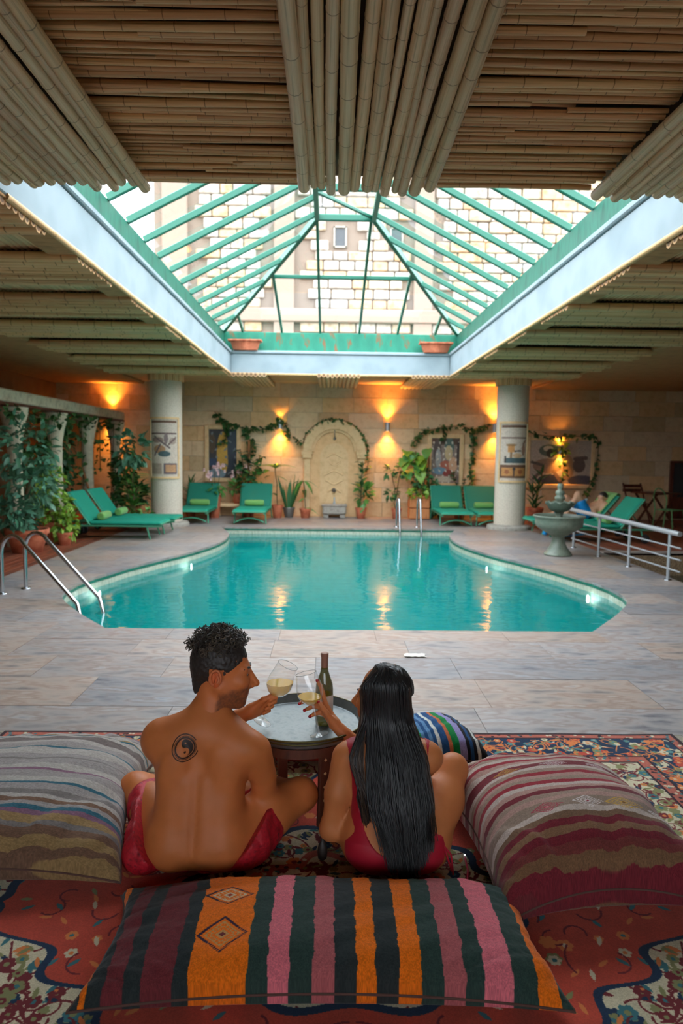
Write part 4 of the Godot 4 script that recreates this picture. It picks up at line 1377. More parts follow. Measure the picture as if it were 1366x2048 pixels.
# ivy: a stem along a path with leaves
func vine(label: String, paths: Array, per_m: float, l: float, m: Material, density_jitter := 0.06) -> void:
	var first: Vector3 = paths[0][0]
	var t := thing("climbing_vine", label, "vine", first, 0.0, "")
	var st := MB.new(); var mb := MB.new()
	for p in paths:
		var c := Curve3D.new()
		for i in p.size():
			var tg: Vector3 = (p[min(i + 1, p.size() - 1)] - p[max(i - 1, 0)]) / 6.0
			c.add_point(p[i] - first, -tg, tg)
		c.bake_interval = 0.05
		var bp := c.get_baked_points()
		var arr := []
		for q in bp: arr.append(q)
		if arr.size() < 2: continue
		st.tube(arr, 0.009, 5)
		var L := c.get_baked_length()
		for i in int(L * per_m):
			var q := c.sample_baked(rng.randf() * L) + Vector3(rng.randf_range(-1, 1), rng.randf_range(-1, 1), rng.randf_range(0, 1.0)) * density_jitter
			var tn := rng.randf_range(0.7, 1.2)
			leaf_into(mb, Transform3D(aim(Vector3(rng.randf_range(-1, 1), rng.randf_range(-1.0, 0.3), rng.randf_range(0.1, 1.0)), rng.randf_range(-0.8, 0.8)).scaled(Vector3.ONE * rng.randf_range(0.7, 1.3)), q), l, l * 0.95, "heart", 0.2, Color(tn, tn, tn))
	obj("stem", st, M.stem, t)
	mb.tinted = true
	tag(obj("leaves", mb, m, t), "", "", "", "stuff")

func stem_path(h: float, lean: Vector3, n := 6, wob := 0.03) -> Array:
	var q := []
	for i in n + 1:
		var u := i / float(n)
		q.append(Vector3(lean.x * u * u + rng.randf_range(-wob, wob) * (1 if i > 0 else 0), h * u, lean.z * u * u + rng.randf_range(-wob, wob) * (1 if i > 0 else 0)))
	return q

func leaf_mat(nm: String, c: Color, rough := 0.45) -> StandardMaterial3D:
	var m := mat(nm, c, rough, 0.0, 0.5)
	m.vertex_color_use_as_albedo = true
	m.backlight_enabled = true
	m.backlight = Color(c.r * 0.5, c.g * 0.6, c.b * 0.3)
	return m

func plants() -> void:
	leaf_mat("leaf_mid", S(84, 140, 66)); leaf_mat("leaf_dark", S(54, 108, 66)); leaf_mat("leaf_bright", S(142, 180, 70)); leaf_mat("leaf_blue", S(84, 136, 112)); leaf_mat("ivy_leaf", S(60, 104, 50), 0.55)
	mat("stem", S(104, 82, 54), 0.9)
	mat("petal", S(240, 206, 206), 0.7)
	mat("petal_red", S(196, 70, 80), 0.7)
	mat("stake", S(150, 96, 56), 0.8)
	var D := 15.62
	# ---- back wall, left to right
	var t := thing("potted_plant", "small spiky plant in terracotta pot beside the left column", "plant", P(-3.35, 0, 15.55))
	pot_into(t, 0.14, 0.26)
	leafy(t, 0.26, [stem_path(0.75, Vector3(0.02, 0, 0))], 16, "strap", 0.42, 0.05, 0.35, M.leaf_dark, 0.5, 0.9)
	# bench with flower pots
	var b := thing("stone_bench", "low pale stone bench against the wall behind the loungers", "bench", P(-2.42, 0, 15.72))
	for s in [-1.0, 1.0]:
		var m := MB.new(); m.box(Vector3(s * 0.34, 0.12, 0), Vector3(0.12, 0.24, 0.34), 0.01)
		obj("leg", m, M.carved_stone, b)
	var bs := MB.new(); bs.box(Vector3(0, 0.27, 0), Vector3(0.95, 0.07, 0.42), 0.012)
	obj("seat", bs, M.carved_stone, b)
	for q in [[-2.78, 0.0, 15.4, "orchid with pale pink flowers in a tall terracotta pot", 0.5], [-2.28, 0.305, 15.7, "square potted plant with pink and white blossoms on the bench", 0.24]]:
		var o := thing("potted_orchid", q[3], "plant", P(q[0], q[1], q[2]), 0.0, "pink flowering pots by the bench")
		pot_into(o, 0.15, q[4])
		foliage(o, [[Vector3(0, q[4] + 0.14, 0), Vector3(0.22, 0.14, 0.16)]], 60, 0.14, 0.06, "oval", M.leaf_mid)
		for k in 3:
			var sp := stem_path(q[4] + 0.5 + 0.08 * k, Vector3(-0.1 + 0.14 * k, 0, 0.06))
			var sm := MB.new(); sm.tube(sp, 0.006, 5)
			obj("stem", sm, M.stem, o)
			for j in 7:
				var at: Vector3 = sp[-1] + Vector3(rng.randf_range(-0.09, 0.09), rng.randf_range(-0.13, 0.09), rng.randf_range(-0.02, 0.06))
				var fm := MB.new()
				for pt in 5:
					var a := TAU * pt / 5.0
					leaf_into(fm, Transform3D(aim(Vector3(cos(a), sin(a), 0.35)), at), 0.05, 0.05, "oval", 0.1, Color.WHITE)
				obj("blossom", fm, M.petal, o)
	t = thing("climbing_philodendron", "tall climbing philodendron on a stake between the two left loungers", "plant", P(-2.05, 0, D))
	pot_into(t, 0.17, 0.3)
	var sk := MB.new(); sk.tube([Vector3(0, 0.2, 0), Vector3(0.02, 1.75, 0)], 0.03, 8)
	obj("stake", sk, M.stake, t)
	leafy(t, 0.3, [stem_path(1.7, Vector3(0.06, 0, 0.1), 8, 0.06), stem_path(1.55, Vector3(-0.2, 0, 0.1), 8, 0.06), stem_path(1.4, Vector3(0.3, 0, 0.12), 8, 0.06)], 66, "heart", 0.24, 0.17, 0.35, M.leaf_dark, 1.0, 0.0)
	foliage(t, [[Vector3(0.1, 0.75, 0.05), Vector3(0.36, 0.5, 0.16)]], 90, 0.13, 0.08, "heart", M.leaf_mid)
	t = thing("potted_palm", "slender palm with drooping crown in terracotta pot left of the snake plant", "plant", P(-1.37, 0, 15.5))
	pot_into(t, 0.13, 0.3)
	leafy(t, 0.3, [stem_path(1.15, Vector3(-0.05, 0, 0.02), 6, 0.012)], 4, "strap", 0.3, 0.06, 0.5, M.leaf_mid, 0.8, 0.3)
	for i in 12:
		var a := i * 0.53
		var o := obj("leaf", leaf_mesh("strap", 0.44, 0.07, 0.7, i), M.leaf_bright if i % 2 else M.leaf_mid, t)
		o.transform = Transform3D(aim(Vector3(cos(a), 0.7, sin(a) * 0.7)), Vector3(-0.05, 1.12, 0.02))
	t = thing("snake_plant", "upright snake plant in a round grey pot left of the niche", "plant", P(-1.12, 0, D))
	pot_into(t, 0.14, 0.24, M.grey_metal)
	for i in 11:
		var a := i * 2.4
		var o := obj("leaf", leaf_mesh("sword", rng.randf_range(0.55, 0.85), 0.075, -0.02, i), M.leaf_dark, t)
		o.transform = Transform3D(aim(Vector3(cos(a) * 0.28 + (0.12 if i % 3 == 0 else 0.0), 1.0, sin(a) * 0.2), rng.randf() * 3), Vector3(cos(a) * 0.05, 0.2, sin(a) * 0.05))
	t = thing("potted_plant", "thin stemmed plant with hanging leaves in terracotta pot at the niche", "plant", P(-0.74, 0, 15.55))
	pot_into(t, 0.135, 0.22)
	leafy(t, 0.22, [stem_path(0.85, Vector3(-0.05, 0, 0.02), 6, 0.01)], 3, "oval", 0.3, 0.09, 0.8, M.leaf_mid, 0.8, 0.1)
	for i in 6:
		var o := obj("leaf", leaf_mesh("oval", 0.34, 0.1, 0.7, i), M.leaf_mid, t)
		o.transform = Transform3D(aim(Vector3(cos(i * 1.1), 0.15 - 0.2 * (i % 3), sin(i * 1.1) * 0.6)), Vector3(-0.05, 0.84, 0.02))
	t = thing("rubber_plant", "tall dark rubber plant in terracotta pot right of the niche", "plant", P(0.53, 0, 15.6))
	pot_into(t, 0.13, 0.25)
	leafy(t, 0.25, [stem_path(1.3, Vector3(0.02, 0, 0.02), 8, 0.015)], 26, "oval", 0.27, 0.11, 0.3, M.leaf_dark, 0.8, 0.5)
	foliage(t, [[Vector3(0.04, 0.52, 0.02), Vector3(0.16, 0.26, 0.12)]], 40, 0.2, 0.09, "oval", M.leaf_mid)
	t = thing("potted_plant", "leggy bare stemmed plant with two leaf heads in small terracotta pot", "plant", P(1.35, 0, 15.6))
	pot_into(t, 0.12, 0.24)
	leafy(t, 0.24, [stem_path(1.05, Vector3(-0.14, 0, 0.03), 6, 0.02), stem_path(1.1, Vector3(0.06, 0, 0.02), 6, 0.02), stem_path(0.6, Vector3(-0.12, 0, 0.05), 5, 0.02)], 6, "oval", 0.2, 0.08, 0.3, M.leaf_mid, 0.8, 0.3)
	foliage(t, [[Vector3(-0.18, 1.05, 0.05), Vector3(0.12, 0.13, 0.1)], [Vector3(0.08, 1.1, 0.05), Vector3(0.1, 0.14, 0.1)], [Vector3(-0.1, 0.58, 0.06), Vector3(0.14, 0.1, 0.1)]], 26, 0.14, 0.07, "oval", M.leaf_dark)
	t = thing("monstera_planter", "large leafed monstera in an orange wooden box planter by the wall", "plant", P(1.86, 0, 15.62))
	for k in 2:
		var bx := MB.new(); bx.box(Vector3(0, 0.13 + 0.25 * k, 0), Vector3(0.46, 0.235, 0.36), 0.012)
		obj("box_panel", bx, M.cedar, t)
	var lp := MB.new(); lp.box(Vector3(0, 0.515, 0), Vector3(0.5, 0.03, 0.4), 0.008)
	obj("box_rim", lp, M.cedar, t)
	var pk := MB.new(); pk.tube([Vector3(0.2, 0.4, 0.05), Vector3(0.2, 1.55, 0.05)], 0.022, 8)
	obj("stake", pk, M.stake, t)
	leafy(t, 0.5, [stem_path(1.55, Vector3(-0.12, 0, 0.08), 8, 0.03), stem_path(1.45, Vector3(0.1, 0, 0.08), 8, 0.03)], 8, "heart", 0.22, 0.18, 0.3, M.leaf_mid, 0.9, 0.2)
	for i in 22:
		var at := Vector3(rng.randf_range(-0.42, 0.22), rng.randf_range(1.05, 1.62), rng.randf_range(0.0, 0.2))
		var o := obj("leaf", leaf_mesh("heart", 0.3, 0.26, 0.3, i), M.leaf_bright if i % 3 else M.leaf_mid, t)
		o.transform = Transform3D(aim(Vector3(rng.randf_range(-0.9, 0.5), rng.randf_range(-0.9, 0.1), rng.randf_range(0.2, 0.9)), rng.randf_range(-0.4, 0.4)), at)
	foliage(t, [[Vector3(0.0, 0.62, 0.08), Vector3(0.3, 0.12, 0.2)]], 60, 0.12, 0.09, "heart", M.leaf_bright)
	foliage(t, [[Vector3(0.05, 0.95, 0.05), Vector3(0.22, 0.35, 0.14)], [Vector3(0.36, 0.5, 0.04), Vector3(0.13, 0.5, 0.1)]], 90, 0.12, 0.09, "heart", M.leaf_dark)
	t = thing("potted_plant", "dark broad leafed plant behind the lounger under the figure mosaic", "plant", P(2.82, 0, 15.75))
	pot_into(t, 0.15, 0.28)
	leafy(t, 0.28, [stem_path(0.95, Vector3(0.12, 0, 0.02)), stem_path(1.1, Vector3(-0.18, 0, 0.05)), stem_path(0.9, Vector3(0.3, 0, 0.05))], 30, "heart", 0.22, 0.16, 0.3, M.leaf_dark, 0.9, 0.3)
	t = thing("potted_plant", "tall cactus like plant in terracotta pot beside the right column", "plant", P(4.35, 0, 15.0))
	pot_into(t, 0.19, 0.34)
	leafy(t, 0.34, [stem_path(1.15, Vector3(0.14, 0, 0.02), 6, 0.03), stem_path(0.8, Vector3(-0.06, 0, 0.02), 6, 0.03)], 34, "strap", 0.34, 0.06, 0.2, M.leaf_dark, 0.6, 0.7)
	# ---- ivy garlands
	vine("dark ivy garland climbing over the dark mosaic to the left sconce", [[P(-2.86, 2.4, 15.93), P(-2.7, 2.22, 15.92), P(-2.45, 2.1, 15.92), P(-2.1, 2.02, 15.9), P(-1.8, 2.0, 15.92), P(-1.5, 2.08, 15.9), P(-1.38, 2.2, 15.9), P(-1.22, 2.12, 15.92), P(-1.18, 1.85, 15.92)], [P(-2.6, 2.16, 15.92), P(-2.58, 1.9, 15.92), P(-2.66, 1.6, 15.92)], [P(-2.2, 2.05, 15.92), P(-2.05, 1.8, 15.88), P(-1.95, 1.4, 15.85)]], 60, 0.1, M.ivy_leaf)
	var arch := []
	for i in 13:
		var a := PI * (0.93 - 0.98 * i / 12.0)
		arch.append(P(-0.09 + cos(a) * 0.77, 1.52 + sin(a) * 0.74, 15.84))
	arch.push_front(P(-1.05, 1.86, 15.92)); arch.append(P(0.7, 1.3, 15.88)); arch.append(P(0.66, 1.05, 15.85))
	vine("thin ivy strand trained over the niche arch", [arch], 34, 0.07, M.ivy_leaf, 0.035)
	vine("ivy garland over the figure mosaic with a hanging strand", [[P(1.72, 1.7, 15.9), P(1.95, 1.98, 15.9), P(2.2, 2.06, 15.9), P(2.5, 2.12, 15.9), P(2.85, 2.14, 15.9), P(3.12, 2.06, 15.9), P(3.5, 2.15, 15.9)], [P(3.12, 2.06, 15.9), P(3.14, 1.5, 15.92), P(3.1, 1.1, 15.92), P(3.14, 0.7, 15.9)], [P(2.4, 2.1, 15.9), P(2.44, 1.85, 15.9)]], 55, 0.09, M.ivy_leaf, 0.05)
	vine("sparse ivy hanging around the wide hunting mosaic", [[P(4.1, 2.15, 15.93), P(4.6, 1.98, 15.93), P(5.1, 1.93, 15.9), P(5.6, 1.94, 15.9), P(6.02, 1.9, 15.9), P(6.05, 1.4, 15.9), P(5.95, 0.9, 15.9), P(5.7, 0.5, 15.85)], [P(5.2, 1.93, 15.9), P(5.2, 1.6, 15.82), P(5.25, 1.1, 15.82), P(5.2, 0.8, 15.82)]], 26, 0.1, M.ivy_leaf, 0.05)
	foliage(thing("leaf_clump", "clump of leaves lit around the sconce on the hunting mosaic", "vine", P(5.18, 1.5, 15.86)), [[Vector3(0, 0.05, 0), Vector3(0.2, 0.3, 0.07)]], 40, 0.1, 0.07, "heart", M.leaf_bright)
	# ---- left deck
	t = thing("potted_ficus", "big bushy ficus in a wide terracotta pot at the left edge", "plant", P(-4.58, 0, 9.95))
	pot_into(t, 0.3, 0.34)
	var tk := MB.new(); tk.tube(stem_path(1.3, Vector3(0.06, 0, 0), 6, 0.02), 0.035, 8)
	obj("trunk", tk, M.stem, t)
	foliage(t, [[Vector3(0.0, 1.5, 0), Vector3(0.42, 0.5, 0.4)], [Vector3(0.15, 1.0, 0.1), Vector3(0.34, 0.4, 0.34)], [Vector3(-0.1, 0.55, 0.15), Vector3(0.3, 0.25, 0.3)]], 260, 0.14, 0.06, "oval", M.leaf_blue)
	t = thing("potted_shrub", "yellow green trailing shrub in terracotta pot beside the big ficus", "plant", P(-4.6, 0, 11.0))
	pot_into(t, 0.2, 0.34)
	foliage(t, [[Vector3(0.0, 0.55, 0), Vector3(0.3, 0.26, 0.3)], [Vector3(0.22, 0.3, 0.15), Vector3(0.18, 0.26, 0.2)], [Vector3(-0.05, 0.95, 0), Vector3(0.22, 0.3, 0.22)]], 170, 0.11, 0.06, "heart", M.leaf_bright)
	t = thing("potted_climber", "leafy climber on a leaning stake behind the left loungers", "plant", P(-5.45, 0, 12.4))
	pot_into(t, 0.18, 0.3)
	var ls := MB.new(); ls.tube([Vector3(0, 0.2, 0), Vector3(0.1, 1.4, 0)], 0.02, 6)
	obj("stake", ls, M.stake, t)
	foliage(t, [[Vector3(0.05, 0.75, 0), Vector3(0.25, 0.4, 0.22)], [Vector3(0.12, 1.3, 0.0), Vector3(0.22, 0.4, 0.2)]], 170, 0.13, 0.08, "heart", M.leaf_mid)
	t = thing("potted_shrub", "dense green shrub in a broad terracotta planter under the pergola", "plant", P(-5.4, 0, 13.1))
	pot_into(t, 0.26, 0.36)
	foliage(t, [[Vector3(0.0, 0.8, 0), Vector3(0.4, 0.5, 0.3)], [Vector3(0.05, 1.5, 0.0), Vector3(0.3, 0.45, 0.25)]], 200, 0.15, 0.09, "oval", M.leaf_dark)
	t = thing("potted_shrub", "low glossy shrub in terracotta pot behind the farther left lounger", "plant", P(-4.35, 0, 14.3))
	pot_into(t, 0.2, 0.32)
	foliage(t, [[Vector3(0.0, 0.62, 0), Vector3(0.38, 0.32, 0.28)], [Vector3(-0.1, 1.1, 0), Vector3(0.25, 0.35, 0.22)]], 170, 0.16, 0.09, "heart", M.leaf_dark)
	t = thing("dracaena", "tall dracaena with arching strap leaves in front of the left column", "plant", P(-4.0, 0, 13.2))
	pot_into(t, 0.19, 0.3)
	leafy(t, 0.3, [stem_path(1.55, Vector3(0.05, 0, 0.02), 8, 0.03), stem_path(1.1, Vector3(-0.12, 0, 0.05), 8, 0.03), stem_path(0.8, Vector3(0.14, 0, 0.05), 8, 0.03)], 78, "strap", 0.4, 0.06, 0.55, M.leaf_mid, 0.75, 0.6)
	foliage(t, [[Vector3(0.03, 1.5, 0.02), Vector3(0.26, 0.36, 0.2)]], 90, 0.22, 0.1, "oval", M.leaf_blue)
	t = thing("potted_plant", "small plant in terracotta pot beneath the foot of the left loungers", "plant", P(-3.72, 0, 12.95))
	pot_into(t, 0.13, 0.22)
	foliage(t, [[Vector3(0.0, 0.3, 0), Vector3(0.16, 0.1, 0.14)]], 40, 0.12, 0.05, "oval", M.leaf_mid)
	t = thing("potted_plant", "small empty looking terracotta pot beside the lounger wheels", "plant", P(-4.35, 0, 10.75))
	pot_into(t, 0.12, 0.2)
	foliage(t, [[Vector3(0.0, 0.32, 0), Vector3(0.1, 0.1, 0.1)]], 14, 0.1, 0.05, "oval", M.leaf_mid)
	vine("thick creeper hanging along the stone pergola beam", [[P(-4.86, 2.1, 8.6), P(-4.86, 2.05, 10.0), P(-4.86, 2.0, 11.4), P(-4.86, 2.05, 13.0), P(-4.86, 2.05, 15.4)], [P(-4.86, 2.0, 9.4), P(-4.86, 1.4, 9.45), P(-4.86, 0.7, 9.5)], [P(-4.86, 2.0, 10.7), P(-4.86, 1.4, 10.75), P(-4.86, 0.6, 10.8)], [P(-4.86, 2.05, 11.5), P(-4.86, 1.2, 11.5), P(-4.86, 0.5, 11.55)], [P(-4.86, 2.0, 12.3), P(-4.86, 1.3, 12.35)], [P(-4.86, 2.05, 13.0), P(-4.86, 1.3, 12.98), P(-4.86, 0.7, 12.95)], [P(-4.86, 2.0, 14.0), P(-4.86, 1.1, 14.0)], [P(-4.86, 2.0, 14.9), P(-4.86, 1.2, 14.85), P(-4.86, 0.6, 14.85)]], 30, 0.1, M.ivy_leaf, 0.11)
	for e in [[P(-5.1, 0.0, 11.9), P(-5.4, 1.1, 12.0), "bare wooden pole leaning under the pergola, nearer"], [P(-4.7, 0.0, 13.4), P(-5.05, 1.15, 13.5), "bare wooden pole leaning under the pergola, farther"]]:
		var m := MB.new()
		m.tube([e[0], e[0].lerp(e[1], 0.5) + Vector3(0.01, 0, 0), e[1]], [0.03, 0.028, 0.024], 8)
		tag(obj("wooden_pole", m, M.stake), e[2], "pole", "leaning poles")
# ---------------------------------------------------------------- people
func skin_paint(base: Color, sd: int):
	var nz := FastNoiseLite.new(); nz.seed = sd; nz.frequency = 14.0; nz.fractal_octaves = 3
	return func(p: Vector3, _n: Vector3) -> Color:
		var k := 1.0 + 0.1 * nz.get_noise_3dv(p)
		return Color(base.r * k, base.g * k, base.b * k)

func skin_mat(nm: String) -> StandardMaterial3D:
	var m := mat(nm, Color.WHITE, 0.5, 0.0, 0.4)
	m.vertex_color_use_as_albedo = true
	return m

func head_frame(at: Vector3, facing: Vector3, tilt := 0.0) -> Transform3D:
	var f := facing.normalized()
	var s := Vector3.UP.cross(f).normalized()    # wearer's left
	var u := f.cross(s)
	return Transform3D(Basis(s, u, f).rotated(f, tilt), at)

func head_field(H: Transform3D, k := 1.0, neck_to := Vector3.ZERO, neck_r := 0.055) -> Field:
	var f := Field.new()
	var L := func(x: float, y: float, z: float) -> Vector3: return H * (Vector3(x, y, z) * k)
	f.egg(L.call(0, 0.032, -0.016), H.basis, Vector3(0.076, 0.09, 0.097) * k, 0.02)
	f.egg(L.call(0, -0.035, 0.028), H.basis, Vector3(0.06, 0.08, 0.066) * k, 0.03)
	for s in [-1.0, 1.0]:
		f.cap(L.call(s * 0.055, -0.045, 0.0), L.call(s * 0.018, -0.1, 0.062), 0.018 * k, 0.02 * k, 0.025)
		f.ball(L.call(s * 0.037, -0.022, 0.07), 0.022 * k, 0.02)
		f.egg(L.call(s * 0.08, -0.012, -0.014), H.basis.rotated(H.basis.y.normalized(), s * 0.45), Vector3(0.007, 0.03, 0.019) * k, 0.006)
		f.egg(L.call(s * 0.09, -0.008, -0.024), H.basis.rotated(H.basis.y.normalized(), s * 0.5), Vector3(0.005, 0.028, 0.008) * k, 0.006)
		f.ball(L.call(s * 0.012, -0.036, 0.105), 0.009 * k, 0.008)
	f.cap(L.call(-0.036, 0.02, 0.075), L.call(0.036, 0.02, 0.075), 0.013 * k, 0.013 * k, 0.014)
	f.cap(L.call(0, 0.012, 0.086), L.call(0, -0.03, 0.119), 0.0085 * k, 0.0125 * k, 0.01)
	f.cap(L.call(-0.02, -0.062, 0.085), L.call(0.02, -0.062, 0.085), 0.007 * k, 0.007 * k, 0.01)
	f.cap(L.call(-0.018, -0.075, 0.084), L.call(0.018, -0.075, 0.084), 0.008 * k, 0.008 * k, 0.01)
	f.ball(L.call(0, -0.103, 0.074), 0.017 * k, 0.02)
	f.cap(L.call(0, -0.05, -0.025), neck_to, neck_r * 0.94, neck_r, 0.03)
	return f

func eyes(t: Node3D, H: Transform3D, k: float) -> void:
	for s in [-1.0, 1.0]:
		var e := MB.new()
		e.lathe([Vector2(0.0, -0.011), Vector2(0.008, -0.008), Vector2(0.011, 0.0), Vector2(0.008, 0.008), Vector2(0.0, 0.011)], 14, H * (Vector3(s * 0.03, 0.002, 0.079) * k), H.basis * Basis(Vector3.RIGHT, PI / 2))
		var o := obj("eye", e, M.eye_white, t)
		var i := MB.new()
		i.lathe([Vector2(0.005, 0.009), Vector2(0.004, 0.0113), Vector2(0.0, 0.012)], 12, H * (Vector3(s * 0.03, 0.002, 0.079) * k), H.basis * Basis(Vector3.RIGHT, PI / 2))
		obj("iris", i, M.iris, o)
		var b := MB.new()
		b.tube([H * (Vector3(s * 0.014, 0.024, 0.092) * k), H * (Vector3(s * 0.032, 0.029, 0.088) * k), H * (Vector3(s * 0.05, 0.022, 0.074) * k)], [0.003, 0.0045, 0.002], 6)
		obj("eyebrow", b, M.dark_hair, t)

func ears(t: Node3D, H: Transform3D, k: float, m: Material) -> void:
	for s in [-1.0, 1.0]:
		var e := MB.new()
		var path := []; var rad := []
		for i in 15:
			var a := lerpf(-0.5, 4.5, i / 14.0)
			var rr := 1.0 if i < 11 else lerpf(1.0, 0.72, (i - 10) / 4.0)
			path.append(H * (Vector3(s * (0.093 + 0.005 * sin(a)), -0.008 + sin(a) * 0.029 * rr, -0.016 + cos(a) * 0.018 * rr) * k))
			rad.append(0.0052 if i < 11 else 0.007)
		e.tube(path, rad, 7)
		var eo := obj("ear", e, m, t)
		var c := MB.new()
		c.tube([H * (Vector3(s * 0.088, 0.004, -0.012) * k), H * (Vector3(s * 0.094, -0.01, -0.002) * k), H * (Vector3(s * 0.092, -0.022, -0.008) * k)], [0.004, 0.006, 0.005], 7)
		obj("tragus", c, m, eo)

func man() -> void:
	var t := thing("person", "shirtless man in red shorts sitting on the rug, raising a wine glass", "person", P(-0.64, 0.0, 2.4))
	var O := t.position
	var base := Color(0.57, 0.172, 0.05)
	var paint = skin_paint(base, 3)
	var f := Field.new()
	var V := func(x: float, y: float, z: float) -> Vector3: return Vector3(x, y, -z) - O
	# trunk
	f.cap(V.call(-0.64, 0.46, 2.42), V.call(-0.642, 0.095, 2.33), 0.072, 0.076, 0.05)
	for s in [-1.0, 1.0]:
		f.cap(V.call(-0.637 + s * 0.082, 0.425, 2.41), V.call(-0.64 + s * 0.073, 0.23, 2.36), 0.093, 0.08, 0.03)
		f.cap(V.call(-0.64 + s * 0.073, 0.23, 2.36), V.call(-0.644 + s * 0.08, 0.112, 2.325), 0.078, 0.094, 0.03)
		f.egg(V.call(-0.636 + s * 0.092, 0.385, 2.325), Basis(Vector3.BACK, s * 0.35), Vector3(0.042, 0.08, 0.022), 0.025)
		f.cap(V.call(-0.642 + s * 0.03, 0.33, 2.325), V.call(-0.643 + s * 0.032, 0.11, 2.262), 0.022, 0.026, 0.03)
		f.cap(V.call(-0.618 + s * 0.06, 0.5, 2.42), V.call(-0.618 + s * 0.018, 0.57, 2.44), 0.05, 0.045, 0.05)
	f.cap(V.call(-0.785, 0.455, 2.425), V.call(-0.64, 0.485, 2.42), 0.068, 0.066, 0.05)
	f.cap(V.call(-0.475, 0.43, 2.39), V.call(-0.62, 0.485, 2.42), 0.068, 0.066, 0.05)
	# arms
	f.chain([V.call(-0.45, 0.415, 2.40), V.call(-0.421, 0.31, 2.43)], [0.064, 0.05], 0.015)
	f.chain([V.call(-0.421, 0.31, 2.43), V.call(-0.412, 0.16, 2.48)], [0.05, 0.042], 0.004)
	f.chain([V.call(-0.412, 0.16, 2.48), V.call(-0.45, 0.14, 2.57), V.call(-0.5, 0.13, 2.66)], [0.043, 0.042, 0.03], 0.006)
	f.chain([V.call(-0.795, 0.44, 2.43), V.call(-0.76, 0.38, 2.55), V.call(-0.715, 0.32, 2.655)], [0.066, 0.055, 0.045], 0.035)
	f.chain([V.call(-0.715, 0.32, 2.655), V.call(-0.62, 0.385, 2.685), V.call(-0.505, 0.448, 2.69)], [0.045, 0.042, 0.028], 0.03)
	# legs, folded with knees out
	f.chain([V.call(-0.735, 0.118, 2.36), V.call(-0.85, 0.13, 2.53), V.call(-0.945, 0.155, 2.63)], [0.1, 0.084, 0.062], 0.04)
	f.chain([V.call(-0.945, 0.155, 2.63), V.call(-0.84, 0.11, 2.71), V.call(-0.68, 0.06, 2.8)], [0.06, 0.056, 0.037], 0.03)
	f.chain([V.call(-0.68, 0.06, 2.8), V.call(-0.6, 0.045, 2.86), V.call(-0.55, 0.035, 2.88)], [0.037, 0.035, 0.022], 0.02)
	f.chain([V.call(-0.55, 0.118, 2.36), V.call(-0.41, 0.135, 2.48), V.call(-0.285, 0.155, 2.59)], [0.1, 0.088, 0.062], 0.04)
	f.chain([V.call(-0.285, 0.155, 2.59), V.call(-0.4, 0.11, 2.69), V.call(-0.58, 0.06, 2.8)], [0.06, 0.056, 0.037], 0.03)
	f.chain([V.call(-0.58, 0.06, 2.8), V.call(-0.66, 0.045, 2.78), V.call(-0.72, 0.035, 2.74)], [0.037, 0.035, 0.022], 0.02)
	var mb := MB.new()
	mb.tinted = true
	skin(f, 0.011, mb, paint)
	# head, turned to the right
	var H := head_frame(V.call(-0.572, 0.692, 2.47), Vector3(0.99, -0.12, -0.04), -0.08)
	var hf := head_field(H, 1.06, V.call(-0.612, 0.53, 2.43), 0.062)
	var inv := H.affine_inverse()
	var nz := FastNoiseLite.new(); nz.seed = 8; nz.frequency = 90.0
	var hp := func(p: Vector3, n: Vector3) -> Color:
		var q: Vector3 = inv * p / 1.06
		var c: Color = paint.call(p, n)
		c = Color(c.r * 1.04, c.g * 0.97, c.b * 0.97)
		if absf(q.x) > 0.079: c = Color(c.r * 1.12, c.g * 0.85, c.b * 0.9)
		var jag := 0.01 * nz.get_noise_3dv(p * 0.35)
		var bd := minf(smoothstep(0.004, -0.022, q.y + 0.04 + 0.3 * (0.06 - q.z) + jag), smoothstep(-0.012, 0.006, q.z + jag))
		if q.y < -0.044 and q.y > -0.057 and q.z > 0.07: bd = 1.0
		var beard := bd > 0.02 and q.y > -0.135 and q.z < 0.105
		if absf(q.x) < 0.024 and q.z > 0.07 and q.y < -0.057 and q.y > -0.083: return Color(0.42, 0.12, 0.09)
		if beard:
			var k := 0.62 + 0.3 * nz.get_noise_3dv(p)
			c = c.lerp(Color(0.045, 0.03, 0.025), clampf(k * bd, 0.0, 1.0))
		return c
	skin(hf, 0.0036, mb, hp)
	# left hand round the stem
	var g := Field.new()
	var Wr: Vector3 = V.call(-0.507, 0.447, 2.69)
	var ax := Vector3(0.4, 0.916, 0.04).normalized()
	var pd := Vector3(0.93, 0.35, -0.05).normalized()
	var zn := Vector3(0, 0, 1)
	g.cap(Wr - pd * 0.05, Wr + pd * 0.012, 0.028, 0.027, 0.02)
	for i in 4:
		var r: float = [0.0098, 0.0102, 0.0098, 0.0085][i]
		var off := ax * (0.03 - i * 0.0195)
		var K := Wr + pd * (0.075 - 0.004 * absf(i - 1.0)) + off - zn * 0.008
		g.cap(Wr + pd * 0.01 + off * 0.55, K, 0.017, 0.0125, 0.016)
		var p1 := K + pd * 0.026 - zn * 0.006
		var p2 := K + pd * 0.036 + zn * 0.018
		var p3 := K + pd * 0.014 + zn * 0.03
		g.cap(K, p1, r + 0.001, r, 0.006)
		g.cap(p1, p2, r, r * 0.95, 0.005)
		g.cap(p2, p3, r * 0.95, r * 0.82, 0.005)
	g.cap(Wr + pd * 0.02 + ax * 0.02 + zn * 0.006, Wr + pd * 0.05 + ax * 0.045 + zn * 0.014, 0.0155, 0.0115, 0.012)
	g.cap(Wr + pd * 0.05 + ax * 0.045 + zn * 0.014, Wr + pd * 0.088 + ax * 0.05 + zn * 0.012, 0.0112, 0.009, 0.006)
	skin(g, 0.003, mb, paint)
	# right hand resting on the leg
	var g2 := Field.new()
	var R: Vector3 = V.call(-0.5, 0.13, 2.66)
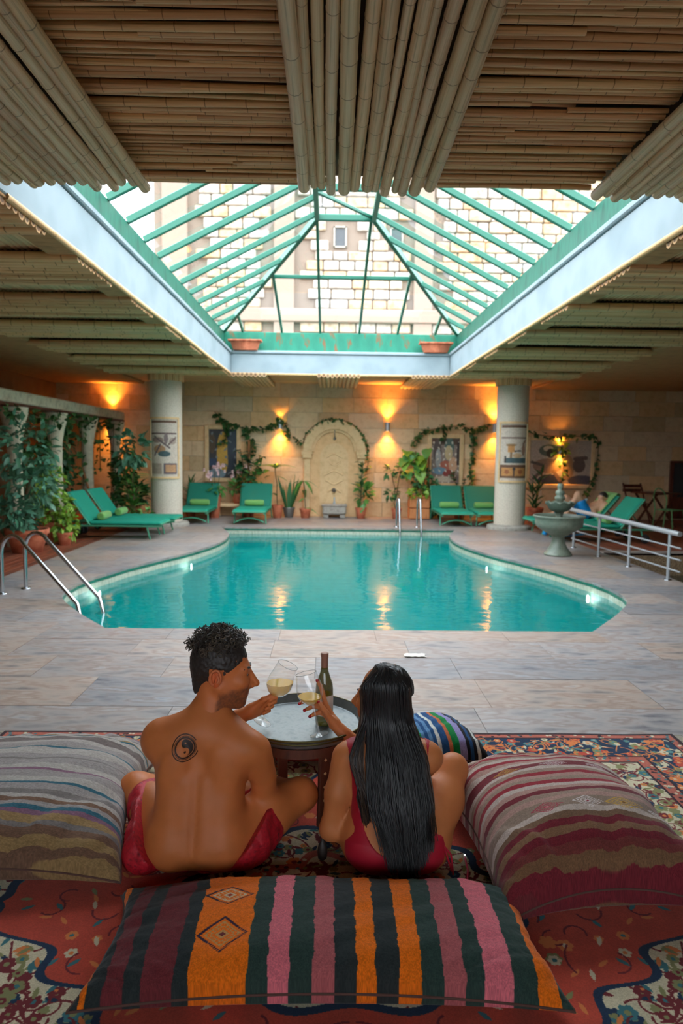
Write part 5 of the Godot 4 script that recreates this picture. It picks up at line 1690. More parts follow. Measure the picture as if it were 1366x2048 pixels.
	var rd := Vector3(-0.25, -0.1, -0.95).normalized()
	g2.cap(R + rd * -0.04, R + rd * 0.01, 0.029, 0.027, 0.02)
	for i in 4:
		var off := Vector3(0.028 - 0.019 * i, 0, 0)
		g2.cap(R + off * 0.5, R + rd * 0.08 + off, 0.017, 0.012, 0.016)
		g2.chain([R + rd * 0.08 + off, R + rd * 0.115 + off + Vector3(0, -0.006, 0), R + rd * 0.145 + off + Vector3(0, -0.022, 0)], [0.0105, 0.0098, 0.0085], 0.005)
	g2.chain([R + rd * 0.02 + Vector3(0.02, 0, 0), R + rd * 0.06 + Vector3(0.05, -0.005, 0), R + rd * 0.09 + Vector3(0.055, -0.012, 0)], [0.015, 0.011, 0.009], 0.01)
	skin(g2, 0.0035, mb, paint)
	obj("body", mb, M.man_skin, t)
	eyes(t, H, 1.06)
	ears(t, H, 1.06, M.ear_skin)
	# red shorts
	var sf := Field.new()
	sf.cap(V.call(-0.73, 0.128, 2.325), V.call(-0.56, 0.128, 2.325), 0.112, 0.112, 0.04)
	sf.chain([V.call(-0.735, 0.14, 2.36), V.call(-0.845, 0.13, 2.53)], [0.125, 0.112], 0.04)
	sf.chain([V.call(-0.55, 0.14, 2.36), V.call(-0.43, 0.13, 2.47)], [0.125, 0.114], 0.04)
	sf.ball(V.call(-0.83, 0.1, 2.35), 0.085, 0.05)
	sf.ball(V.call(-0.84, 0.075, 2.3), 0.06, 0.05)
	sf.ball(V.call(-0.455, 0.105, 2.35), 0.088, 0.05)
	var fz := FastNoiseLite.new(); fz.seed = 21; fz.frequency = 9.0; fz.fractal_octaves = 3
	sf.cut = func(p: Vector3) -> float:
		var wv := fz.get_noise_3dv(p * Vector3(1, 0.45, 1)) * 0.02
		var side := absf(p.x + 0.003)
		var lim := minf(0.04 + 1.25 * maxf(side - 0.115, 0.0), 0.2)
		var waist := p.y - lerpf(0.22, lim, smoothstep(-0.14, 0.0, p.z))
		return maxf(waist, sf.raw(p) + wv + 0.006)
	var sm := MB.new()
	skin(sf, 0.008, sm)
	obj("shorts", sm, M.red_cloth, t)
	# hair: a close cap and loose curls on top
	var hc := Field.new()
	var k := 1.06
	hc.egg(H * (Vector3(0, 0.034, -0.019) * k), H.basis, Vector3(0.0815, 0.098, 0.102) * k, 0.02)
	hc.cap(H * (Vector3(0, 0.0, -0.065) * k), H * (Vector3(0, -0.06, -0.062) * k), 0.05, 0.042, 0.03)
	var hz := FastNoiseLite.new(); hz.seed = 31; hz.frequency = 60.0
	hc.cut = func(p: Vector3) -> float:
		var q: Vector3 = inv * p / k
		var line := -(q.y - 0.92 * q.z + 0.012)
		if absf(q.x) > 0.064 and q.z > -0.04 and q.z < 0.006: line = maxf(line, -(q.y - 0.018))
		return maxf(line * 0.7, hc.raw(p) + 0.003 + 0.004 * hz.get_noise_3dv(p))
	var hm := MB.new()
	skin(hc, 0.004, hm)
	var ho := obj("hair", hm, M.dark_hair, t)
	var q := RandomNumberGenerator.new(); q.seed = 44
	var cm := MB.new()
	for i in 620:
		var th := q.randf_range(-PI, PI); var ph := q.randf_range(0.0, 1.25)
		var loc := Vector3(sin(ph) * sin(th) * 0.083, cos(ph) * 0.099 + 0.034, sin(ph) * cos(th) * 0.104 - 0.019)
		if loc.y - 0.55 * loc.z < 0.068: continue
		var nrm := (H.basis * Vector3(loc.x / 0.083, (loc.y - 0.034) / 0.099, (loc.z + 0.019) / 0.104)).normalized()
		var root := H * (loc * k)
		var e1 := nrm.cross(Vector3(q.randf_range(-1, 1), q.randf_range(-1, 1), q.randf_range(-1, 1))).normalized()
		var e2 := nrm.cross(e1)
		var path := []
		var turns := q.randf_range(0.9, 2.0); var rr := q.randf_range(0.005, 0.012); var ln := q.randf_range(0.014, 0.04); var sw := e1 * q.randf_range(0.0, 0.016)
		for s in 13:
			var u := s / 12.0
			var a := TAU * turns * u
			path.append(root + nrm * (ln * u - 0.002) + sw * u * u + (e1 * (cos(a) - 1.0) + e2 * sin(a)) * rr * minf(u * 3.0, 1.0))
		var tn := q.randf_range(0.5, 1.0)
		cm.col = Color(0.026, 0.02, 0.017).lerp(Color(0.3, 0.21, 0.13), q.randf() * q.randf() * q.randf())
		cm.tube(path, 0.0014 * tn + 0.0006, 4, false)
	cm.tinted = true
	tag(obj("curl", cm, M.curl_hair, ho), "loose brown curls on top", "", "", "stuff")
	# tattoo: ink print laid on the upper back
	var im := Image.create(160, 160, false, Image.FORMAT_RGBA8)
	im.fill(Color(0.07, 0.05, 0.05, 0.0))
	for y in 160:
		for x in 160:
			var d := Vector2(x - 79.5, y - 79.5)
			var r := d.length()
			var on := false
			if r > 68 and r < 74 and fposmod(d.angle() + 0.6, TAU) > 0.9: on = true
			elif r > 48 and r < 62: on = not (r > 57 and r < 59.5)
			elif r <= 44:
				var up := Vector2(d.x, d.y + 22).length(); var dn := Vector2(d.x, d.y - 22).length()
				if up < 6: on = true
				elif dn < 6: on = true
				elif up < 22: on = true if up >= 6 else false
				elif dn < 22: on = false
				else: on = d.x > 0
				if up < 5: on = false
				if dn < 6: on = true
			if on: im.set_pixel(x, y, Color(0.055, 0.045, 0.045, 0.86))
	var tm := mat("tattoo_ink", Color.WHITE, 0.5)
	tm.albedo_texture = ImageTexture.create_from_image(im)
	tm.transparency = BaseMaterial3D.TRANSPARENCY_ALPHA
	tm.texture_repeat = false
	var tp := PackedVector3Array()
	var N := 22
	for j in N + 1:
		for i in N + 1:
			var p: Vector3 = V.call(-0.682 + (i / float(N) - 0.5) * 0.098, 0.462 - (j / float(N) - 0.5) * 0.098, 2.2)
			for s in 40:
				var d := f.at(p)
				if d < 0.0012: break
				p.z -= maxf(d, 0.0004)
			tp.append(p + Vector3(0, 0, 0.0022))
	var tb := MB.new(); tb.grid(tp, N + 1, N + 1, true)
	tag(obj("tattoo", tb, tm, t), "round black yin yang tattoo on the left shoulder blade")

func woman() -> void:
	var t := thing("person", "woman with long dark hair in a red swimsuit sitting on the rug", "person", P(0.06, 0.0, 2.38))
	var O := t.position
	var base := Color(0.58, 0.195, 0.065)
	var paint = skin_paint(base, 5)
	var V := func(x: float, y: float, z: float) -> Vector3: return Vector3(x, y, -z) - O
	var trunk := func(f: Field, g: float) -> void:
		f.cap(V.call(0.037, 0.41, 2.40), V.call(0.062, 0.1, 2.32), 0.066 + g, 0.078 + g, 0.04)
		for s in [-1.0, 1.0]:
			f.cap(V.call(0.037 + s * 0.07, 0.375, 2.40), V.call(0.05 + s * 0.058, 0.21, 2.36), 0.078 + g, 0.07 + g, 0.04)
			f.cap(V.call(0.05 + s * 0.058, 0.21, 2.36), V.call(0.064 + s * 0.085, 0.118, 2.325), 0.068 + g, 0.1 + g, 0.05)
		f.cap(V.call(-0.085, 0.405, 2.405), V.call(0.035, 0.425, 2.405), 0.052 + g, 0.054 + g, 0.04)
		f.cap(V.call(0.16, 0.405, 2.405), V.call(0.035, 0.425, 2.405), 0.052 + g, 0.054 + g, 0.04)
	var f := Field.new()
	trunk.call(f, 0.0)
	f.chain([V.call(-0.118, 0.395, 2.40), V.call(-0.145, 0.27, 2.38), V.call(-0.168, 0.135, 2.375)], [0.05, 0.043, 0.037], 0.03)
	f.chain([V.call(-0.168, 0.135, 2.375), V.call(-0.165, 0.1, 2.48), V.call(-0.15, 0.075, 2.58)], [0.04, 0.037, 0.025], 0.025)
	f.chain([V.call(0.188, 0.395, 2.40), V.call(0.15, 0.3, 2.5), V.call(0.085, 0.225, 2.57)], [0.052, 0.046, 0.038], 0.03)
	f.chain([V.call(0.085, 0.225, 2.57), V.call(-0.03, 0.315, 2.595), V.call(-0.15, 0.425, 2.612)], [0.038, 0.036, 0.024], 0.025)
	f.chain([V.call(0.165, 0.116, 2.35), V.call(0.255, 0.2, 2.46), V.call(0.303, 0.285, 2.545)], [0.098, 0.07, 0.052], 0.04)
	f.chain([V.call(0.303, 0.285, 2.545), V.call(0.31, 0.19, 2.62), V.call(0.31, 0.06, 2.69)], [0.055, 0.052, 0.034], 0.03)
	f.chain([V.call(0.31, 0.06, 2.69), V.call(0.3, 0.04, 2.76), V.call(0.29, 0.035, 2.83)], [0.034, 0.032, 0.02], 0.02)
	f.chain([V.call(-0.03, 0.118, 2.36), V.call(-0.06, 0.105, 2.52), V.call(-0.07, 0.1, 2.68)], [0.1, 0.082, 0.058], 0.04)
	f.chain([V.call(-0.07, 0.1, 2.68), V.call(0.02, 0.075, 2.72), V.call(0.14, 0.055, 2.78)], [0.056, 0.052, 0.034], 0.03)
	f.chain([V.call(0.14, 0.055, 2.78), V.call(0.2, 0.045, 2.8), V.call(0.25, 0.035, 2.81)], [0.034, 0.03, 0.02], 0.02)
	var mb := MB.new()
	mb.tinted = true
	skin(f, 0.011, mb, paint)
	var H := head_frame(V.call(0.02, 0.603, 2.452), Vector3(-0.9, -0.05, -0.42), 0.0)
	var hf := head_field(H, 0.98, V.call(0.034, 0.44, 2.415), 0.048)
	var inv := H.affine_inverse()
	var hp := func(p: Vector3, n: Vector3) -> Color:
		var q: Vector3 = inv * p / 0.98
		if absf(q.x) < 0.022 and q.z > 0.075 and q.y < -0.055 and q.y > -0.084: return Color(0.45, 0.1, 0.09)
		return paint.call(p, n)
	skin(hf, 0.004, mb, hp)
	# right hand cradling the bowl
	var g := Field.new()
	var Wr: Vector3 = V.call(-0.15, 0.425, 2.612)
	g.cap(Wr + Vector3(0.03, -0.028, 0.004), Wr + Vector3(-0.006, 0.006, 0), 0.024, 0.022, 0.02)
	var fingers := [
		[[-0.192, 0.495, 2.652], [-0.205, 0.538, 2.672], [-0.214, 0.564, 2.676], [-0.225, 0.583, 2.672]],
		[[-0.2, 0.486, 2.66], [-0.236, 0.508, 2.679], [-0.268, 0.505, 2.676], [-0.292, 0.498, 2.664]],
		[[-0.198, 0.472, 2.656], [-0.232, 0.484, 2.668], [-0.256, 0.48, 2.66], [-0.272, 0.476, 2.648]],
		[[-0.192, 0.456, 2.648], [-0.218, 0.462, 2.656], [-0.237, 0.458, 2.648], [-0.25, 0.455, 2.638]]]
	var nails := []
	for e in fingers:
		var pts := []
		for p in e: pts.append(V.call(p[0], p[1], p[2]))
		g.cap(Wr + Vector3(-0.006, 0.008, -0.006), pts[0], 0.016, 0.011, 0.014)
		g.chain(pts, [0.0095, 0.0088, 0.0082, 0.007], 0.004)
		nails.append([pts[3], (pts[3] - pts[2]).normalized()])
	var th := [V.call(-0.168, 0.452, 2.602), V.call(-0.19, 0.487, 2.592), V.call(-0.206, 0.508, 2.59), V.call(-0.216, 0.522, 2.594)]
	g.cap(Wr + Vector3(-0.004, 0.004, 0.004), th[0], 0.017, 0.0145, 0.012)
	g.chain(th, [0.0125, 0.0105, 0.0098, 0.008], 0.005)
	nails.append([th[3], (th[3] - th[2]).normalized()])
	skin(g, 0.003, mb, paint)
	var g2 := Field.new()
	var R: Vector3 = V.call(-0.15, 0.075, 2.58)
	g2.cap(R + Vector3(-0.002, 0.005, 0.04), R, 0.024, 0.022, 0.02)
	for i in 4:
		var off := Vector3(-0.024 + 0.016 * i, 0, 0)
		g2.cap(R + off * 0.5, R + off + Vector3(0, -0.01, -0.07), 0.014, 0.01, 0.014)
		g2.chain([R + off + Vector3(0, -0.01, -0.07), R + off + Vector3(0, -0.02, -0.1), R + off + Vector3(0, -0.034, -0.125)], [0.0092, 0.0085, 0.007], 0.004)
	g2.chain([R + Vector3(0.012, 0, -0.015), R + Vector3(0.04, -0.008, -0.045), R + Vector3(0.045, -0.015, -0.075)], [0.013, 0.0098, 0.008], 0.01)
	skin(g2, 0.0035, mb, paint)
	obj("body", mb, M.woman_skin, t)
	eyes(t, H, 0.98)
	for e in nails:
		var nm := MB.new()
		var tip: Vector3 = e[0] + e[1] * 0.004
		nm.lathe([Vector2(0.0, -0.006), Vector2(0.0062, -0.003), Vector2(0.0066, 0.003), Vector2(0.004, 0.008), Vector2(0.0, 0.009)], 10, tip, Basis(Quaternion(Vector3.UP, e[1])))
		obj("fingernail", nm, M.nail_red, t)
	# swimsuit
	var sf := Field.new()
	trunk.call(sf, 0.0055)
	sf.cut = func(p: Vector3) -> float:
		var w := p + O
		var x := w.x - 0.05
		var back := 1.0
		if p.z > -0.06:
			if w.y < 0.3: back = sqrt(pow(x / 0.122, 2) + pow((w.y - 0.3) / 0.185, 2)) - 1.0
			else: back = (absf(x) - 0.122) / 0.122
		else: back = 1.0 if w.y < 0.36 or absf(x) > 0.1 else -1.0
		var strap := maxf(-back * 0.12, w.y - 0.55)
		if w.y > 0.33: strap = maxf(strap, absf(x) - 0.168)
		var leg := 0.02 - (w.y - 0.12 * absf(x) + 0.0)
		leg = maxf(leg, (absf(x) - 0.165) * 0.7 - (w.y - 0.07))
		return maxf(strap, leg)
	var sm := MB.new()
	skin(sf, 0.006, sm)
	obj("swimsuit", sm, M.red_suit, t)
	# hip ties and elbow tassel
	var ts := MB.new()
	ts.lathe([Vector2(0.004, 0.0), Vector2(0.016, 0.012), Vector2(0.019, 0.035), Vector2(0.014, 0.062), Vector2(0.006, 0.078), Vector2(0.0, 0.085)], 12, V.call(-0.198, 0.03, 2.35))
	tag(obj("tassel", ts, M.dark_hair, t), "small black tassel hanging below the left elbow")
	var tie := MB.new()
	tie.tube([V.call(0.225, 0.14, 2.26), V.call(0.238, 0.1, 2.25), V.call(0.255, 0.05, 2.26)], 0.004, 6)
	tie.tube([V.call(0.225, 0.14, 2.26), V.call(0.25, 0.11, 2.26), V.call(0.262, 0.03, 2.27)], 0.004, 6)
	obj("hip_tie", tie, M.red_suit, t)
	# hair
	var hc := Field.new()
	hc.egg(H * Vector3(0, 0.034, -0.024), H.basis, Vector3(0.08, 0.096, 0.096), 0.02)
	hc.chain([V.call(0.035, 0.56, 2.42), V.call(0.05, 0.45, 2.375), V.call(0.065, 0.33, 2.34), V.call(0.075, 0.2, 2.3), V.call(0.085, 0.07, 2.25)], [0.068, 0.036, 0.03, 0.026, 0.012], 0.06)
	hc.chain([V.call(-0.02, 0.54, 2.425), V.call(-0.015, 0.44, 2.375), V.call(0.01, 0.32, 2.34), V.call(0.03, 0.18, 2.325)], [0.058, 0.032, 0.026, 0.018], 0.06)
	hc.chain([V.call(0.085, 0.55, 2.425), V.call(0.11, 0.44, 2.375), V.call(0.125, 0.32, 2.34), V.call(0.12, 0.18, 2.325)], [0.055, 0.036, 0.028, 0.02], 0.06)
	var hz := FastNoiseLite.new(); hz.seed = 12; hz.frequency = 22.0; hz.fractal_octaves = 2
	hc.cut = func(p: Vector3) -> float:
		var q: Vector3 = inv * p
		var face := 1.0 if (q.z > 0.03 and q.y < 0.085 and q.y > -0.2 and absf(q.x) < 0.1) else -1.0
		var fd := minf(q.z - 0.035, 0.08 - q.y) if p.y + O.y > 0.48 else -1.0
		return maxf(fd if face > 0 or fd > 0 else -1.0, hc.raw(p) + (0.012 if p.y + O.y < 0.62 else 0.004) + 0.004 * hz.get_noise_3dv(p * Vector3(3.0, 0.35, 3.0)))
	var hm := MB.new()
	skin(hc, 0.0065, hm)
	var ho := obj("hair", hm, M.black_hair, t)
	var q := RandomNumberGenerator.new(); q.seed = 91
	var cm := MB.new()
	for i in 760:
		var a := q.randf_range(-1.0, 1.0)
		var lift := q.randf_range(0.001, 0.006)
		var c := Curve3D.new()
		var top := V.call(0.022 + 0.03 * a, 0.728 - 0.012 * absf(a), 2.45 + q.randf_range(-0.035, 0.035))
		var s1 := H.origin + Vector3(a * 0.09, 0.09 - 0.035 * a * a, 0.045 + 0.04 * (1 - a * a))
		var s2 := V.call(0.03 + a * 0.088, 0.55, 2.375 + 0.05 * a * a)
		var s3 := V.call(0.052 + a * 0.118, 0.42, 2.303 + 0.06 * a * a)
		var s4 := V.call(0.065 + a * 0.122, 0.28, 2.24 + 0.05 * a * a)
		var endy := 0.055 + 0.13 * absf(a) + q.randf_range(-0.03, 0.05)
		var s5 := V.call(0.085 + a * 0.092, endy, 2.19 + 0.03 * a * a)
		if a < -0.82:
			s3 = V.call(-0.085 + q.randf_range(-0.02, 0.02), 0.42, 2.33); s4 = V.call(-0.055 + q.randf_range(-0.015, 0.02), 0.3, 2.30); s5 = V.call(-0.03 + q.randf_range(-0.02, 0.02), 0.17, 2.295)
		var pts := [top, s1, s2, s3, s4, s5]
		var path := []
		for s in pts.size():
			var jit := Vector3(q.randf_range(-0.006, 0.006), 0, q.randf_range(-0.003, 0.006)) * (0.5 + 0.3 * s)
			var tg: Vector3 = (pts[min(s + 1, 5)] - pts[max(s - 1, 0)]) / 5.0
			c.add_point(pts[s] + jit + Vector3(0, 0, lift + 0.01), -tg, tg)
		var L := c.get_baked_length()
		var wp := q.randf() * TAU; var wa := q.randf_range(0.001, 0.006)
		for s in 19: path.append(c.sample_baked(L * s / 18.0) + Vector3(sin(s * 0.75 + wp), 0, 0.4 * cos(s * 0.7 + wp)) * wa * smoothstep(4.0, 14.0, s))
		var rr := []
		for s in 19: rr.append((0.0024 if i % 3 else 0.004) * (1.0 - 0.6 * pow(s / 18.0, 3)))
		var tn := q.randf_range(0.6, 1.3)
		cm.col = Color(0.015 * tn, 0.014 * tn, 0.0145 * tn).lerp(Color(0.16, 0.08, 0.04), maxf(0.0, absf(a) - 0.86) * 3.0)
		cm.tube(path, rr, 4, false)
	cm.tinted = true
	tag(obj("strand", cm, M.strand_hair, ho), "wet dark strands falling to the waist", "", "", "stuff")

func reader() -> void:
	var t := thing("person", "dark haired man in blue shorts lying on a lounger looking at his phone", "person", P(4.8, 0.0, 12.9))
	var O := t.position
	var paint = skin_paint(Color(0.56, 0.3, 0.18), 9)
	var V := func(x: float, y: float, z: float) -> Vector3: return Vector3(x, y, -z) - O
	var f := Field.new()
	for s in [-1.0, 1.0]:
		f.cap(V.call(4.97, 0.56, 12.9 + s * 0.09), V.call(4.68, 0.42, 12.9 + s * 0.07), 0.095, 0.095, 0.06)
		f.chain([V.call(5.0, 0.58, 12.9 + s * 0.18), V.call(4.86, 0.38 + 0.06 * s, 12.9 + s * 0.24), V.call(4.73, 0.53, 12.9 + s * 0.1)], [0.06, 0.045, 0.032], 0.03)
		f.ball(V.call(4.7, 0.55, 12.9 + s * 0.06), 0.045, 0.02)
	f.chain([V.call(4.66, 0.42, 12.82), V.call(4.5, 0.76, 12.8), V.call(4.28, 0.37, 12.8), V.call(4.12, 0.36, 12.8)], [0.095, 0.062, 0.04, 0.03], 0.04)
	f.chain([V.call(4.66, 0.42, 12.98), V.call(4.34, 0.68, 13.0), V.call(4.12, 0.37, 13.0), V.call(3.98, 0.36, 13.0)], [0.095, 0.06, 0.04, 0.03], 0.04)
	var mb := MB.new()
	mb.tinted = true
	skin(f, 0.014, mb, paint)
	var H := head_frame(V.call(5.0, 0.69, 12.88), Vector3(-0.8, -0.2, 0.55))
	var hf := head_field(H, 1.0, V.call(5.0, 0.57, 12.9), 0.055)
	skin(hf, 0.006, mb, paint)
	obj("body", mb, M.reader_skin, t)
	eyes(t, H, 1.0)
	var hc := Field.new()
	hc.egg(H * Vector3(0, 0.034, -0.02), H.basis, Vector3(0.079, 0.093, 0.1), 0.02)
	var inv := H.affine_inverse()
	hc.cut = func(p: Vector3) -> float:
		var q: Vector3 = inv * p
		return -(q.y - 0.9 * q.z - 0.012) * 0.7
	var hm := MB.new()
	skin(hc, 0.007, hm)
	obj("hair", hm, M.dark_hair, t)
	var sf := Field.new()
	sf.cap(V.call(4.68, 0.42, 12.83), V.call(4.68, 0.42, 12.97), 0.115, 0.115, 0.04)
	sf.cap(V.call(4.66, 0.44, 12.82), V.call(4.57, 0.6, 12.81), 0.11, 0.095, 0.04)
	sf.cap(V.call(4.66, 0.44, 12.98), V.call(4.48, 0.57, 12.99), 0.11, 0.095, 0.04)
	var sm := MB.new()
	skin(sf, 0.013, sm)
	obj("shorts", sm, M.blue_cloth, t)
	var ph := thing("phone", "white smartphone held up by the reading man", "phone", P(4.68, 0.61, 12.9), 0.3)
	var b := MB.new(); b.box(Vector3.ZERO, Vector3(0.012, 0.15, 0.075), 0.005, Basis(Vector3.BACK, -0.35))
	obj("case", b, M.white_paint, ph)
	var scn := MB.new(); scn.box(Vector3(0.0066, -0.002, 0), Vector3(0.002, 0.13, 0.066), 0.0, Basis(Vector3.BACK, -0.35))
	obj("screen", scn, M.dark_glass, ph)

func people() -> void:
	skin_mat("man_skin"); skin_mat("woman_skin"); skin_mat("reader_skin")
	mat("ear_skin", Color(0.62, 0.16, 0.055).linear_to_srgb(), 0.5)
	mat("eye_white", S(220, 214, 208), 0.2); mat("iris", S(44, 30, 22), 0.15)
	mat("dark_hair", S(44, 36, 32), 0.55, 0.0, 0.5); mat("black_hair", S(30, 28, 28), 0.42, 0.0, 0.5)
	for e in [["curl_hair", 0.4], ["strand_hair", 0.42]]:
		var m := mat(e[0], Color.WHITE, e[1]); m.vertex_color_use_as_albedo = true
	tex_mat("red_cloth", noise_tex(141, 0.03, [S(96, 6, 20), S(176, 16, 34), S(200, 30, 46), S(60, 8, 18)], 3, 256), Vector3(5, 5, 5), 0.6)
	var rs := mat("red_suit", S(176, 16, 42), 0.6)
	rs.rim_enabled = true; rs.rim = 0.2
	mat("blue_cloth", S(0, 128, 196), 0.8)
	mat("nail_red", S(170, 20, 30), 0.2)
	man()
	woman()
	reader()
# ---------------------------------------------------------------- smooth bodies
class Field:
	var a := PackedVector3Array()
	var ba := PackedVector3Array()
	var inv := PackedFloat32Array()
	var ra := PackedFloat32Array()
	var rb := PackedFloat32Array()
	var kk := PackedFloat32Array()
	var ec := []     # ellipsoids: centre, inverse basis, radii, k
	var cut = null

	func cap(p: Vector3, q: Vector3, r0: float, r1: float, k := 0.03) -> void:
		a.append(p); ba.append(q - p); ra.append(r0); rb.append(r1 - r0); kk.append(k)
		inv.append(1.0 / maxf((q - p).length_squared(), 1e-9))

	func chain(pts: Array, rs: Array, k := 0.03) -> void:
		for i in pts.size() - 1: cap(pts[i], pts[i + 1], rs[i], rs[i + 1], k)

	func ball(p: Vector3, r: float, k := 0.03) -> void:
		cap(p, p + Vector3(0, 0.0005, 0), r, r, k)

	func egg(c: Vector3, b: Basis, r: Vector3, k := 0.03) -> void:
		ec.append([c, b.inverse(), r, k])

	func raw(p: Vector3) -> float:
		var best := 1e3
		for i in a.size():
			var pa := p - a[i]
			var b := ba[i]
			var h := clampf(pa.dot(b) * inv[i], 0.0, 1.0)
			var d := (pa - b * h).length() - ra[i] - rb[i] * h
			var k := kk[i]
			var dif := absf(best - d)
			if dif >= k: best = minf(best, d)
			else: best = minf(best, d) - (k - dif) * (k - dif) * 0.25 / k
		for e in ec:
			var q: Vector3 = e[1] * (p - e[0])
			var r: Vector3 = e[2]
			var k0 := (q / r).length()
			var k1 := (q / (r * r)).length()
			var d := k0 * (k0 - 1.0) / maxf(k1, 1e-6)
			var k: float = e[3]
			var dif := absf(best - d)
			if dif >= k: best = minf(best, d)
			else: best = minf(best, d) - (k - dif) * (k - dif) * 0.25 / k
		return best

	func at(p: Vector3) -> float:
		var d := raw(p)
		return maxf(d, cut.call(p)) if cut != null else d

	func bounds(grow: float) -> AABB:
		var bx := AABB(a[0] if a.size() else ec[0][0], Vector3.ZERO)
		for i in a.size():
			for q in [a[i], a[i] + ba[i]]:
				var r := maxf(ra[i], ra[i] + rb[i])
				bx = bx.expand(q - Vector3.ONE * r).expand(q + Vector3.ONE * r)
		for e in ec:
			var r: float = maxf(e[2].x, maxf(e[2].y, e[2].z))
			bx = bx.expand(e[0] - Vector3.ONE * r).expand(e[0] + Vector3.ONE * r)
		return bx.grow(grow)

# surface nets over the cells near the surface; paint(p, n) gives a vertex colour
func skin(f: Field, cell: float, mb: MB, paint = null) -> void:
	var bx := f.bounds(cell * 2.0)
	var o := bx.position
	var n := 1
	while n * cell < maxf(bx.size.x, maxf(bx.size.y, bx.size.z)): n *= 2
	var stack := [[0, 0, 0, n]]
	var cells := []
	while stack:
		var b: Array = stack.pop_back()
		var s: int = b[3]
		if b[0] * cell > bx.size.x or b[1] * cell > bx.size.y or b[2] * cell > bx.size.z: continue
		if s > 1:
			var mid := o + Vector3(b[0] + s * 0.5, b[1] + s * 0.5, b[2] + s * 0.5) * cell
			if absf(f.at(mid)) > s * cell * 1.05 + 0.012: continue
			var h := s / 2
			for i in 8: stack.append([b[0] + h * (i & 1), b[1] + h * ((i >> 1) & 1), b[2] + h * (i >> 2), h])
		else: cells.append(Vector3i(b[0], b[1], b[2]))
	var W := n + 3
	var val := {}
	var vid := {}
	for c in cells:
		var vs := []
		var pos := 0
		for i in 8:
			var x: int = c.x + (i & 1); var y: int = c.y + ((i >> 1) & 1); var z: int = c.z + (i >> 2)
			var key := (z * W + y) * W + x
			var d: float
			if val.has(key): d = val[key]
			else:
				d = f.at(o + Vector3(x, y, z) * cell)
				val[key] = d
			vs.append(d)
			if d > 0: pos += 1
		if pos == 0 or pos == 8: continue
		var sum := Vector3.ZERO
		var m := 0
		for i in 8:
			for ax in 3:
				var j := i | (1 << ax)
				if j == i: continue
				if (vs[i] > 0) != (vs[j] > 0):
					var t: float = vs[i] / (vs[i] - vs[j])
					var p0 := Vector3(i & 1, (i >> 1) & 1, i >> 2)
					p0[ax] += t
					sum += p0
					m += 1
		var g := Vector3(vs[1] + vs[3] + vs[5] + vs[7] - vs[0] - vs[2] - vs[4] - vs[6], vs[2] + vs[3] + vs[6] + vs[7] - vs[0] - vs[1] - vs[4] - vs[5], vs[4] + vs[5] + vs[6] + vs[7] - vs[0] - vs[1] - vs[2] - vs[3]).normalized()
		var p := o + (Vector3(c) + sum / m) * cell
		if paint != null: mb.col = paint.call(p, g)
		vid[(c.z * W + c.y) * W + c.x] = mb.vert(p, g, Vector2(p.x, p.y))
	var step := [1, W, W * W]
	for c in cells:
		var key: int = (c.z * W + c.y) * W + c.x
		if not val.has(key): continue
		var d0: float = val[key]
		for ax in 3:
			var k1: int = key + step[ax]
			if not val.has(k1): continue
			var d1: float = val[k1]
			if (d0 > 0) == (d1 > 0): continue
			var u: int = step[(ax + 1) % 3]; var w: int = step[(ax + 2) % 3]
			if not (vid.has(key) and vid.has(key - u) and vid.has(key - w) and vid.has(key - u - w)): continue
			var A: int = vid[key - u - w]; var B: int = vid[key - w]; var C: int = vid[key]; var D: int = vid[key - u]
			if d0 < 0:
				mb.tri(A, B, C); mb.tri(A, C, D)
			else:
				mb.tri(A, C, B); mb.tri(A, D, C)
# ---------------------------------------------------------------- cloth prints
func stripes_tex(sd: int, w: int, h: int, along_u: bool, list: Array, motifs: Array, wob := 0.004) -> ImageTexture:
	# list: [end position 0..1, colour]; motifs: [u, v, half u, half v, colours]
	var im := Image.create(w, h, false, Image.FORMAT_RGB8)
	var nz := FastNoiseLite.new(); nz.seed = sd; nz.frequency = 0.012
	var q := RandomNumberGenerator.new(); q.seed = sd
	for y in h:
		for x in w:
			var t := ((x + 0.5) / w) if along_u else ((y + 0.5) / h)
			t += nz.get_noise_2d(x * 2.0, y * 2.0) * wob
			var c: Color = list[-1][1]
			for e in list:
				if t < e[0]:
					c = e[1]; break
			var k := q.randf_range(0.86, 1.1) * (1.0 + 0.06 * nz.get_noise_2d(x * 7.0 + 90, y * 7.0)) * (0.95 if (x + y) % 2 == 0 else 1.03)
			im.set_pixel(x, y, Color(c.r * k, c.g * k, c.b * k))
	for m in motifs:
		var cx := int(m[0] * w); var cy := int(m[1] * h); var hx := int(m[2] * w); var hy := int(m[3] * h)
		for y in range(-hy, hy + 1):
			for x in range(-hx, hx + 1):
				var s := absf(x / float(hx)) + absf(y / float(hy))
				if s > 1.0: continue
				var c := Color.TRANSPARENT
				var ring := int(s * 7.0)
				if ring == 0: c = m[4][1]
				elif ring == 3 or ring == 4: c = m[4][0] if (absi(x * 9 / hx) + absi(y * 9 / hy)) % 3 != 1 else Color.TRANSPARENT
				elif ring == 6: c = m[4][2] if (x + y) % 6 < 4 else Color.TRANSPARENT
				elif ring == 1: c = m[4][0]
				if c.a > 0 and cx + x >= 0 and cx + x < w and cy + y >= 0 and cy + y < h:
					var k := q.randf_range(0.85, 1.05)
					im.set_pixel(cx + x, cy + y, Color(c.r * k, c.g * k, c.b * k))
	return ImageTexture.create_from_image(im)

